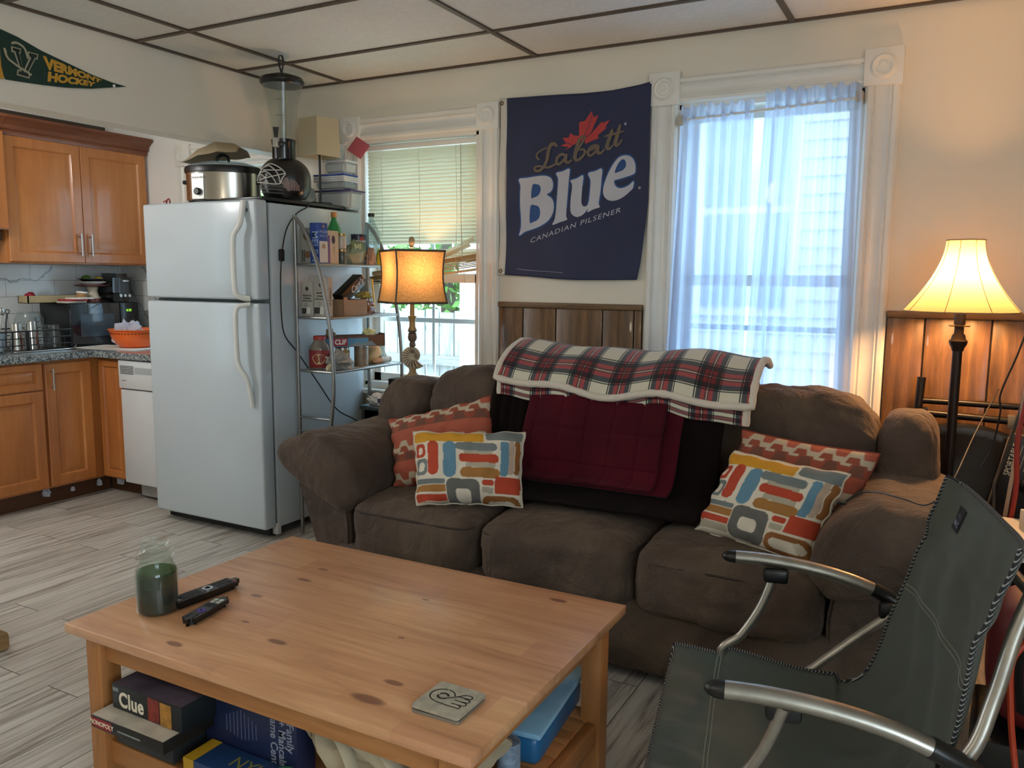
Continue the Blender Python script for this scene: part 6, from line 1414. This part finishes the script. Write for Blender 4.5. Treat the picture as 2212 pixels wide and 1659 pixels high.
obj('crown', crown(2.755, 3.69), M_crown, uc, world=True, angle=20)
u2 = thing('upper_cabinet', 'shorter maple wall cabinet cut off by the picture edge', 'cabinet', (-4.87, 2.45, 1.56))
obj('body', box(B(), -5.045, -4.70, 2.15, 2.748, 1.56, 2.10, .002), M_cab, u2, world=True); door(u2, 'door', .58, .53, LM(2.45, 1.83, -4.70)); obj('crown', crown(2.15, 2.754), M_crown, u2, world=True, angle=20)
rh = thing('range_hood', 'dark underside strip below the shorter wall cabinet', 'hood', (-4.87, 2.45, 1.50)); obj('hood', box(B(), -5.04, -4.75, 2.16, 2.74, 1.50, 1.555, .004), mat('bronze_hood', '#4b3a2c', .4), rh, world=True)
bc = thing('base_cabinet', 'maple base cabinet run with a drawer and doors along the left kitchen wall', 'cabinet', (-4.75, 2.6, 0))
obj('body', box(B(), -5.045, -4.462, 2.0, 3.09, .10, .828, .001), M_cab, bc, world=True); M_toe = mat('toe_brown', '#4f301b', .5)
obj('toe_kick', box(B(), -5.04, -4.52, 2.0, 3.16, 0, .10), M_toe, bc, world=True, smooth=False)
door(bc, 'drawer', .64, .145, LM(2.405, .745, -4.462)); door(bc, 'door', .64, .55, LM(2.405, .388, -4.462)); door(bc, 'door', .275, .70, LM(2.88, .463, -4.462), (-.105, .20, .325))
b2c = thing('corner_cabinet', 'narrow maple corner cabinet beside the dishwasher', 'cabinet', (-4.35, 3.3, 0))
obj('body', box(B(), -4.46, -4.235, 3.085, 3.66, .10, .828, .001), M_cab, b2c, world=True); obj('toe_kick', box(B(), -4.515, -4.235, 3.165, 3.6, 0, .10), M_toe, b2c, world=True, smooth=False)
door(b2c, 'door', .205, .70, T(-4.337, 3.085, .463))
dw = thing('dishwasher', 'white dishwasher with a vent and dial, half hidden behind the refrigerator', 'dishwasher', (-3.99, 3.3, 0)); M_dw = mat('dishwasher_white', '#d5d9dc', .35, var=.02)
obj('cabinet', box(B(), -4.228, -3.735, 3.09, 3.62, .09, .826), M_dw, dw, world=True, smooth=False); obj('door', box(B(), -4.225, -3.738, 3.05, 3.088, .10, .655, .006), M_dw, dw, world=True)
pp_ = obj('control_panel', box(B(), -4.225, -3.738, 3.04, 3.088, .662, .826, .006), M_dw, dw, world=True)
b = B()
for k in range(6): box(b, -4.205, -4.09, 3.0385, 3.041, .748+k*.0085, .752+k*.0085)
b.transform(Matrix.Translation(-dw.location)); obj('vent', b, mat('vent_dark', '#3b3f42', .6), pp_)
b = B(); box(b, -4.08, -3.76, 3.0385, 3.041, .752, .79); b.transform(Matrix.Translation(-dw.location)); obj('latch_panel', b, mat('panel_grey', '#aab0b4', .5), pp_)
b = lathe(B(), [(.022, 0), (.021, .008), (.008, .010), (0, .014)], 24, T(-3.86, 3.039, .705) @ RX(PI/2)); b.transform(Matrix.Translation(-dw.location)); obj('dial', b, mat('dial_white', '#c2c6c8', .4), pp_)
b = B(); box(b, -4.195, -4.155, 3.0385, 3.041, .708, .712); b.transform(Matrix.Translation(-dw.location)); obj('badge', b, mat('vent_grey', '#7a8084', .5), pp_)
obj('lower_panel', box(B(), -4.15, -3.74, 3.10, 3.12, .02, .09), mat('galvanised', '#a9acab', .4, .4, var=.15, vscale=20), dw, world=True)
g = N('granite'); vo = g.n('TexVoronoi', {'Vector': g.coord(), 'Scale': 110}); nn = g.noise(g.coord(), 45, 5, .7)
g.base(g.ramp(g.math('ADD', g.math('MULTIPLY', vo.outputs['Distance'], .5), g.math('MULTIPLY', nn, .7)), [(.42, '#2d3134'), (.55, '#5d6467'), (.72, '#a5abab')])); g.b.inputs['Roughness'].default_value = .15; M_gran = g.m
ct = thing('countertop', 'speckled grey granite countertop turning the kitchen corner', 'countertop', (-4.7, 3.0, .83))
obj('slab', prism(B(), [(-5.045, 2.0), (-4.415, 2.0), (-4.415, 3.025), (-3.735, 3.025), (-3.735, 3.69), (-5.045, 3.69)], .038, T(0, 0, .832), r=.004), M_gran, ct, world=True)
obj('sink_rim', box(B(), -4.98, -4.55, 2.05, 3.03, .868, .874, .003), mat('sink_steel', '#7f8486', .25, .9), ct, world=True)
g = N('marble_tile'); sp = g.n('SeparateXYZ'); g.t.links.new(g.coord(), sp.inputs[0]); cb = g.n('CombineXYZ'); g.t.links.new(g.math('ADD', sp.outputs[0], sp.outputs[1]), cb.inputs[0]); g.t.links.new(g.math('SUBTRACT', sp.outputs[2], .87), cb.inputs[1])
br = g.n('TexBrick', {'Vector': cb.outputs[0], 'Color1': (1, 1, 1), 'Color2': (1, 1, 1), 'Mortar': (0, 0, 0), 'Scale': 1.0, 'Mortar Size': .0015, 'Brick Width': .305, 'Row Height': .1015}, offset=.5)
wv = g.n('TexWave', {'Vector': g.coord(rot=(.6, .5, .7)), 'Scale': 1.7, 'Distortion': 9, 'Detail': 4, 'Detail Scale': 1.6}); vn = g.ramp(wv.outputs[1], [(0, '#8d9499'), (.012, '#c2c6c8'), (.04, '#d5d8d8'), (1, '#dcdedd')])
g.base(g.mix(br.outputs[1], vn, '#8f9291')); g.b.inputs['Roughness'].default_value = .2; M_tile = g.m
bm = B(); box(bm, XL, XL+.01, 2.0, YB-.01, .868, 1.372); box(bm, XL, -3.45, YB-.01, YB-.0005, .868, .955); box(bm, XL, -4.435, YB-.01, YB-.0005, .955, 1.372)
struct('trim_6', bm, M_tile, smooth=False); struct('trim_7', tube(B(), [(-5.04, YB-.008, 1.378), (-4.435, YB-.008, 1.378)], .007, 8), M_trim)
# microwave and what is on it
ZK = .8705
mw = thing('microwave', 'black microwave oven with a glass door standing in the kitchen corner', 'microwave', (-4.88, 3.33, ZK))
obj('case', box(B(), -5.035, -4.745, 3.10, 3.575, .0+ZK, ZK+.268, .006), mat('microwave_black', '#111214', .3), mw, world=True)
fd = obj('door', box(B(), -4.746, -4.722, 3.102, 3.435, ZK+.004, ZK+.264, .005), mat('door_gloss', '#191c22', .06, coat=.5), mw, world=True)
b = box(B(), -4.7222, -4.7205, 3.16, 3.39, ZK+.06, ZK+.20, .0008); b.transform(Matrix.Translation(-mw.location)); obj('window', b, mat('door_window', '#3a4650', .08), fd)
cp_ = obj('control_panel', box(B(), -4.746, -4.723, 3.438, 3.573, ZK+.004, ZK+.264, .005), mat('panel_black', '#141417', .2), mw, world=True)
b = text(B(), '8:30', .022, T(-4.7222, 3.50, ZK+.215) @ RZ(PI/2) @ RX(PI/2)); b.transform(Matrix.Translation(-mw.location)); obj('clock_digits', b, emit('green_led', '#8fd43a', 1.2), cp_)
b = B()
for i in range(3):
    for j in range(4): box(b, -4.7232, -4.7215, 3.465+i*.028, 3.485+i*.028, ZK+.06+j*.028, ZK+.075+j*.028)
b.transform(Matrix.Translation(-mw.location)); obj('keypad', b, mat('key_grey', '#34363a', .5), cp_)
ZM = ZK+.2685
t_ = thing('wooden_crate', 'long narrow pale wooden tray lying on the microwave', 'tray', (-4.90, 3.09, ZM)); M_pale = mat('pale_wood', '#a99873', .6, var=.1); b = B()
for a in ((-.05, -.044, -.17, .17, 0, .045), (.044, .05, -.17, .17, 0, .045), (-.05, .05, -.17, -.164, 0, .045), (-.05, .05, .164, .17, 0, .045), (-.05, .05, -.17, .17, 0, .004)): box(b, *a)
obj('tray', b, M_pale, t_)
t_ = thing('red_cloth', 'red bundle sitting in the near end of the wooden tray', 'cloth', (-4.90, 2.965, ZM+.0045)); obj('cloth', crumple(B(), .07, .07, .065, 3, .2, 2, n=8), mat('red_cotton', '#97182c', .7), t_)
for k, (x, y, z, w_, col, lb, rz) in enumerate(((-4.79, 3.155, ZM, .012, '#b9b3a6', 'bottom magazine of the small stack on the microwave', .1), (-4.785, 3.16, ZM+.0125, .010, '#a3202c', 'red-covered booklet in the middle of the small stack', -.15), (-4.775, 3.20, ZM+.023, .010, '#dcd8cf', 'white folded papers on top of the small stack', .2))):
    t_ = thing('magazine', lb, 'magazine', (x, y, z), rz); obj('pages', box(B(), -.045, .045, -.07, .07, 0, w_, .002), mat('cover_'+col, col, .6), t_)
t_ = thing('frosting_tub', 'small printed tub tipped beside the cake stand on the microwave', 'tub', (-4.845, 3.255, ZM+.002), rot=(-.12, 0, 0)); obj('tub', lathe(B(), [(0, 0), (.026, 0), (.031, .058)], 24), mat('tub_print', '#b58a5a', .5, var=.4, vscale=40), t_); obj('lid', lathe(B(), [(.033, .056), (.033, .066), (0, .067)], 24), M_white, t_)
t_ = thing('cake_stand', 'cream ceramic cake stand with a dark red scalloped rim and foot', 'cake stand', (-4.88, 3.36, ZM)); obj('foot', lathe(B(), [(0, 0), (.050, 0), (.048, .02), (.035, .045), (.028, .07), (.034, .095), (0, .096)], 32), mat('ceramic_cream', '#cbbda6', .3), t_)
obj('plate', lathe(B(), [(0, .095), (.06, .097), (.103, .104), (.105, .110), (.06, .104), (0, .103)], 40), mat('ceramic_maroon', '#5f2a2a', .3), t_); obj('foot_rim', lathe(B(), [(.049, 0), (.053, .002), (.052, .018), (.047, .024)], 32), MATS['ceramic_maroon'], t_)
t_ = thing('white_plate', 'white saucer stacked on the cake stand', 'plate', (-4.88, 3.36, ZM+.1045)); obj('plate', lathe(B(), [(0, .002), (.04, .0), (.045, .006), (.082, .022), (.083, .026), (.045, .012), (0, .010)], 36), M_white, t_)
t_ = thing('fruit_bowl', 'shallow black bowl with side lips on top of the saucer', 'bowl', (-4.88, 3.36, ZM+.1165)); obj('bowl', lathe(B(), [(0, 0), (.045, 0), (.070, .026), (.086, .030), (.086, .034), (.068, .031), (.042, .006), (0, .005)], 36), M_black, t_)
t_ = thing('lime', 'green lime lying in the black bowl', 'fruit', (-4.90, 3.335, ZM+.1225)); obj('fruit', puff(B(), .05, .062, .048, 2.2, 6, M=T(0, 0, .024)), mat('lime_green', '#4a7a26', .5, bump=.2, bscale=150), t_)
t_ = thing('lemon', 'yellow lemon beside the lime in the black bowl', 'fruit', (-4.86, 3.392, ZM+.1225)); obj('fruit', puff(B(), .048, .062, .040, 2.2, 6, M=T(0, 0, .020)), mat('lemon_yellow', '#cdb73f', .5, bump=.2, bscale=150), t_)
t_ = thing('toaster', 'black toaster seen from its lever end on the microwave', 'toaster', (-4.90, 3.535, ZM), -.12)
b = bmesh.new(); bmesh.ops.create_cube(b, size=1)
for v in b.verts: v.co = Vector((v.co.x*.24, v.co.y*.135*(1 if v.co.z < 0 else .93), (v.co.z+.5)*.178+.006))
bmesh.ops.bevel(b, geom=b.edges[:], offset=.028, segments=4, affect='EDGES'); bm = B(); merge(bm, b); obj('shell', bm, mat('toaster_black', '#0d0d0f', .12, coat=.5), t_)
obj('lever_slot', box(B(), .119, .1215, -.028, .028, .05, .145, .001), mat('slot_grey', '#3e4247', .4), t_); obj('lever', box(B(), .120, .140, -.022, .022, .128, .142, .004), M_chrome, t_)
for y in (-.030, 0, .030): obj('button', lathe(B(), [(.010, 0), (.010, .005), (0, .006)], 16, T(.1215, y, .04) @ RY(PI/2)), M_chrome, t_)
obj('top_slots', box(B(), -.09, .09, -.04, .04, .1835, .1855, .0008), M_chrome, t_)
t_ = thing('black_flask', 'black rounded kitchen gadget lying between the cake stand and the toaster', 'gadget', (-4.80, 3.435, ZM+.0)); obj('body', tube(B(), [(-.06, 0, .032), (0, 0, .032), (.045, 0, .030)], [.022, .032, .030], 20), M_black, t_); obj('opening', lathe(B(), [(.0, 0), (.022, 0), (.028, .003)], 20, T(.046, 0, .030) @ RY(PI/2)), mat('inner_black', '#050505', .6), t_)
t_ = thing('wall_plug_cord', 'black appliance cord looping beside the toaster to the counter', 'cord', (-4.62, 3.64, ZK)); obj('wire', tube(B(), smooth_path([(-4.60, 3.66, 1.22), (-4.62, 3.65, 1.12), (-4.66, 3.64, .98), (-4.72, 3.62, .92), (-4.76, 3.61, .96)], 6), .004, 6), M_black, t_, world=True); obj('white_wire', tube(B(), smooth_path([(-4.60, 3.67, 1.20), (-4.64, 3.665, 1.10), (-4.63, 3.665, .98), (-4.58, 3.66, .90)], 6), .004, 6), M_white, t_, world=True)
# bowl
ob = thing('orange_bowl', 'large bright orange plastic bowl with a row of slots on the counter', 'bowl', (-4.40, 3.30, ZK+.004))
obj('bowl', lathe(B(), [(0, 0), (.085, .0), (.105, .012), (.135, .055), (.145, .085), (.147, .100), (.158, .108), (.158, .112), (.145, .108), (.141, .085), (.130, .055), (.10, .016), (0, .006)], 64), mat('orange_plastic', '#e8671c', .28, var=.03, coat=.3), ob)
b = B()
for k in range(48): a = 2*PI*k/48; box(b, .1445, .1475, -.0055, .0055, .086, .092, M=RZ(a))
obj('slots', b, mat('slot_dark', '#5c220a', .6), ob)
t_ = thing('crumpled_bag', 'white translucent bag bunched up inside the orange bowl', 'bag', (-4.42, 3.27, ZK+.012)); obj('bag', crumple(B(), .165, .15, .155, 12, .4, 2.6), cloth('film_white', '#d5d8e4', .4), t_)
t_ = thing('paper_sheet', 'loose white papers spread on the counter beneath the orange bowl', 'paper', (-4.50, 3.24, ZK+.0005)); obj('sheet', box(B(), -.20, .28, -.13, .10, 0, .003, M=RZ(.12)), mat('paper_white', '#d9dad6', .7), t_)
# dish rack
dr = thing('dish_rack', 'black wire dish rack on the sink counter at the picture edge', 'dish rack', (-4.78, 2.72, ZK+.004)); X_, Y_2 = (-.16, .15), (-.33, .31); b = B()
for z in (.035, .075, .115): tube(b, [(X_[0], Y_2[0], z), (X_[1], Y_2[0], z), (X_[1], Y_2[1], z), (X_[0], Y_2[1], z)], .0045 if z > .1 else .003, 6, closed=True)
obj('frame', b, M_black, dr); b = B()
for k in range(16): y = Y_2[0]+.04*k; tube(b, [(X_[1], y, .078), (X_[1], y, .006), (X_[0], y, .006), (X_[0], y, .078)], .0018, 5)
obj('wires', b, M_black, dr); obj('corner_plate', box(B(), X_[1]-.004, X_[1]+.004, .04, .06, .0, .118), M_black, dr)
obj('tray_wire', tube(B(), smooth_path([(.17, -.05, .004), (.20, -.02, .004), (.20, .26, .004), (.17, .31, .006), (.17, .33, .02)], 5), .003, 6), M_chrome, dr)
def glassw(name, label, loc, prof, m, cat='glass', seg=28): t_ = thing(name, label, cat, loc); obj('body', lathe(B(), prof, seg), m, t_); return t_
M_kg = glassy('kitchen_glass', '#eef3f3', .03, .05); zr = ZK+.0125
glassw('steel_tumbler', 'shiny steel tumbler upside down in the dish rack, the nearer one', (-4.69, 2.745, zr), [(.036, 0), (.028, .15), (.026, .152), (0, .152)], mat('tumbler_steel', '#b5b3ae', .12, 1, var=.02), 'tumbler')
glassw('steel_tumbler', 'shiny steel tumbler upside down in the dish rack beside the glass vase', (-4.69, 2.83, zr), [(.038, 0), (.030, .158), (.028, .16), (0, .16)], MATS['tumbler_steel'], 'tumbler')
glassw('glass_vase', 'big clear round glass vase upside down in the dish rack', (-4.82, 2.90, zr), [(.035, 0), (.030, .05), (.045, .09), (.074, .13), (.078, .165), (.062, .20), (.055, .212), (0, .214)], M_kg, 'vase')
glassw('drinking_glass', 'clear drinking glass upside down at the far end of the dish rack', (-4.72, 2.985, zr), [(.036, 0), (.030, .132), (.0, .134)], M_kg)
glassw('drinking_glass', 'second clear glass behind the others in the dish rack', (-4.84, 2.985, zr), [(.034, 0), (.029, .128), (.0, .13)], M_kg)
t_ = thing('plastic_cup', 'frosted pale blue cup in the dish rack by the picture edge', 'cup', (-4.70, 2.64, zr)); obj('cup', lathe(B(), [(.032, 0), (.042, .10), (.043, .102), (.04, .1), (.03, .004)], 24), mat('cup_blue', '#9fb1bd', .4), t_)
t_ = thing('serving_spoon', 'dark steel spoon sticking up out of the dish rack', 'spoon', (-4.80, 2.70, zr)); obj('handle', tube(B(), [(0, 0, .01), (.005, .02, .15), (.008, .03, .20)], .004, 8), M_chrome, t_); obj('head', puff(B(), .012, .03, .045, 2.2, 4, M=T(.008, .032, .215)), M_chrome, t_)
t_ = thing('ladle', 'dark ladle handle with a ring end standing in the dish rack', 'ladle', (-4.82, 2.755, zr)); obj('handle', tube(B(), [(0, 0, .01), (.0, .01, .15), (0, .02, .20)], .005, 8), mat('gunmetal', '#4a4c4e', .3, .8), t_); obj('ring', tube(B(), [(0, .022+.012*math.cos(a), .214+.012*math.sin(a)) for a in [k*PI/8 for k in range(16)]], .0025, 6, closed=True), MATS['gunmetal'], t_)
for k, (x, y, s, lb) in enumerate(((-4.50, 2.74, .05, 'crumpled white wrap stuffed under the drawer cabinet'), (-4.50, 2.90, .025, 'tiny white scrap under the corner door'), (-4.485, 3.06, .035, 'crumpled white wrap in the inner cabinet corner'), (-4.40, 3.145, .055, 'crumpled white wrap under the narrow corner cabinet'))):
    t_ = thing('plastic_wrap', lb, 'wrap', (x, y, .045 if k else .05)); obj('wrap', crumple(B(), s, s*.8, s*1.1, k, .45, 3, n=8), MATS['film_white'], t_)

# =============== RIGHT-HAND CORNER ===============
M_fk = mat('frame_black', '#15120f', .35, .3)
t_ = thing('metal_frame', 'black tubular metal bed-rail frame leaning on the panelling behind the floor lamp', 'frame', (.1, 3.60, 0))
obj('post', tube(B(), [(-.125, 3.56, 0), (-.085, 3.60, .935)], .016, 12), M_fk, t_, world=True); obj('post', tube(B(), [(.33, 3.56, 0), (.33, 3.60, .90)], .016, 12), M_fk, t_, world=True)
obj('rail', tube(B(), [(-.09, 3.60, .842), (.33, 3.60, .842)], .0125, 10), M_fk, t_, world=True)
obj('rail', tube(B(), [(-.058, 3.55, .800), (.33, 3.55, .790)], .014, 10), M_fk, t_, world=True); obj('end_cap', box(B(), -.076, -.056, 3.535, 3.565, .78, .822, .003), M_fk, t_, world=True); obj('end_cap', box(B(), .215, .24, 3.535, 3.57, .765, .815, .003), mat('cap_grey', '#5d5a52', .5), t_, world=True)
t_ = thing('round_folding_table', 'folded round black table leaning upright behind the sofa arm', 'table', (.06, 3.50, 0))
Mt = T(.075, 3.50, .40) @ RX(-.10) @ RX(PI/2); obj('table_top', lathe(B(), [(0, .0), (.352, .0), (.368, .008), (.368, .020), (.355, .026), (.33, .020), (0, .016)], 72, Mt), mat('table_black', '#171310', .25, coat=.3), t_, world=True)
obj('edge_band', tube(B(), [Mt @ Vector((.369*math.cos(a), .369*math.sin(a), .014)) for a in [k*PI/36 for k in range(72)]], .0065, 8, closed=True), M_fk, t_, world=True)
t_ = thing('wire_handle', 'bent pale metal loop behind the round black table', 'handle', (.08, 3.59, .58)); obj('loop', tube(B(), smooth_path([(.045, 3.59, .58), (.045, 3.59, .735), (.055, 3.59, .748), (.125, 3.59, .745), (.145, 3.59, .725), (.148, 3.59, .58)], 5), .005, 8), mat('loop_metal', '#8e8371', .3, .7), t_, world=True)
t_ = thing('game_case', 'black carrying case with white lettering standing tilted beside the round black table', 'case', (.235, 3.44, .42), rot=(0, .20, .05)); 
obj('shell', box(B(), -.085, .085, -.02, .02, 0, .34, .018, 3), mat('case_black', '#121110', .4), t_); obj('rim', tube(B(), [(-.08, -.012, .02), (-.083, -.012, .32), (-.07, -.012, .338), (.07, -.012, .338)], .004, 6), mat('rim_grey', '#6b6256', .4), t_)
obj('lettering', text(B(), 'SPORTABLE', .030, T(-.055, -.0208, .245) @ RX(PI/2) @ RZ(PI/2), bold=.0, sx=.78), M_cream, t_)
b = B()
for k in range(5):
    for j in range(2): box(b, -.036+k*.013, -.034+k*.013, -.0208, -.0200, .262-.05*j-.01*(k % 2), .305-.05*j)
obj('fine_print', b, mat('print_beige', '#a89f8b', .6), t_); obj('dial', lathe(B(), [(.03, 0), (.03, .012), (.022, .018), (0, .018)], 28, T(.02, -.02, .165) @ RX(PI/2)), M_black, t_)
wt = thing('side_table', 'white-topped side table behind the folding chair by the picture edge', 'table', (.42, 2.68, 0)); obj('table_top', box(B(), .165, .70, 2.50, 2.86, .565, .595, .003), mat('white_top', '#dcd8cc', .5), wt, world=True)
for x in (.19, .67):
    for y in (2.53, 2.83): obj('leg', box(B(), x-.015, x+.015, y-.015, y+.015, 0, .565), M_black, wt, world=True)
t_ = thing('open_flap_box', 'white cardboard box on the side table at the very picture edge', 'box', (.30, 2.64, .5955), .3); obj('box', box(B(), -.05, .2, -.10, .12, 0, .06, .002), mat('box_white', '#d3cdbf', .7), t_)
t_ = thing('red_backpack', 'dark red bag on the black bin behind the folding chair', 'bag', (.345, 2.27, .2405)); obj('bag', puff(B(), .42, .28, .33, 4, 14, M=T(0, 0, .165)), mat('red_nylon', '#5e0b0c', .55, bump=.2, bscale=8), t_)
obj('strap', tube(B(), smooth_path([(-.10, -.12, .30), (-.15, -.15, .22), (-.14, -.148, .08)], 6), .015, 8, flat=.3), mat('strap_black', '#141011', .7), t_)
t_ = thing('storage_bin', 'black plastic bin on the floor under the dark red bag', 'bin', (.345, 2.27, 0)); obj('bin', box(B(), -.225, .225, -.16, .16, 0, .24, .015), M_black, t_)
def cordobj(name, label, pts, r, m, cat='cord'):
    lo = min(pts, key=lambda p: p[2]); t_ = thing(name, label, cat, lo); obj('wire', tube(B(), smooth_path(pts, 7), r, 8), m, t_, world=True); return t_
cordobj('power_cord', 'thin black wire dropping in a zigzag in front of the panelling', [(.27, 3.30, 1.6), (.235, 3.28, 1.20), (.215, 3.28, 1.08), (.172, 3.28, .93), (.175, 3.28, .86), (.16, 3.28, .74), (.13, 3.26, .66)], .0032, M_black)
cordobj('adapter_cable', 'thicker grey-black cable hanging down toward the white side table', [(.30, 3.22, 1.5), (.24, 3.2, .97), (.215, 3.2, .82), (.185, 3.2, .68), (.17, 3.18, .62), (.172, 3.16, .54), (.145, 3.1, .42)], .0055, mat('cable_grey', '#38322c', .5))
cordobj('pale_cord', 'pale cream cord hanging beside the red one at the picture edge', [(.27, 3.0, 1.5), (.222, 2.98, .98), (.214, 2.98, .80), (.20, 2.96, .64), (.19, 2.93, .5), (.19, 2.93, .2)], .006, mat('cord_cream', '#a98f78', .5))
cordobj('extension_cord', 'red cord hanging down to the side table at the picture edge', [(.245, 2.9, 1.4), (.222, 2.88, 1.0), (.205, 2.87, .84), (.212, 2.88, .68), (.20, 2.88, .5), (.20, 2.88, .2)], .0075, mat('cord_red', '#8d2317', .5))
cordobj('extension_cord', 'orange extension cord hanging in front of the red bag', [(.20, 1.9, .60), (.160, 1.88, .545), (.162, 1.87, .45), (.178, 1.86, .33), (.21, 1.80, .16), (.27, 1.72, .02)], .0065, mat('cord_orange', '#b23a17', .5))
# light wooden seat at the left edge of the picture
wc = thing('wooden_stool', 'light wooden sled-foot stool cut off by the left picture edge', 'stool', (-3.02, 1.52, 0))
M_st = wood('stool_wood', '#7d6240', '#92744c', '#a3855a', 'Y', 1, .4, 1)
for x in (-2.88,): pass
rn = RZ(0)
b = box(B(), -3.40, -2.835, 1.51, 1.565, .0, .066, .014); obj('runner', b, M_st, wc, world=True)
for x in (-3.06, -3.36): obj('leg', box(B(), x-.02, x+.02, 1.518, 1.557, .066, .44, .003), M_st, wc, world=True)
obj('seat', box(B(), -3.44, -3.04, 1.30, 1.56, .44, .465, .006), M_st, wc, world=True)
obj('runner', box(B(), -3.40, -2.96, 1.32, 1.36, 0, .055, .012), M_st, wc, world=True); obj('leg', box(B(), -3.08, -3.04, 1.323, 1.357, .055, .44, .003), M_st, wc, world=True)
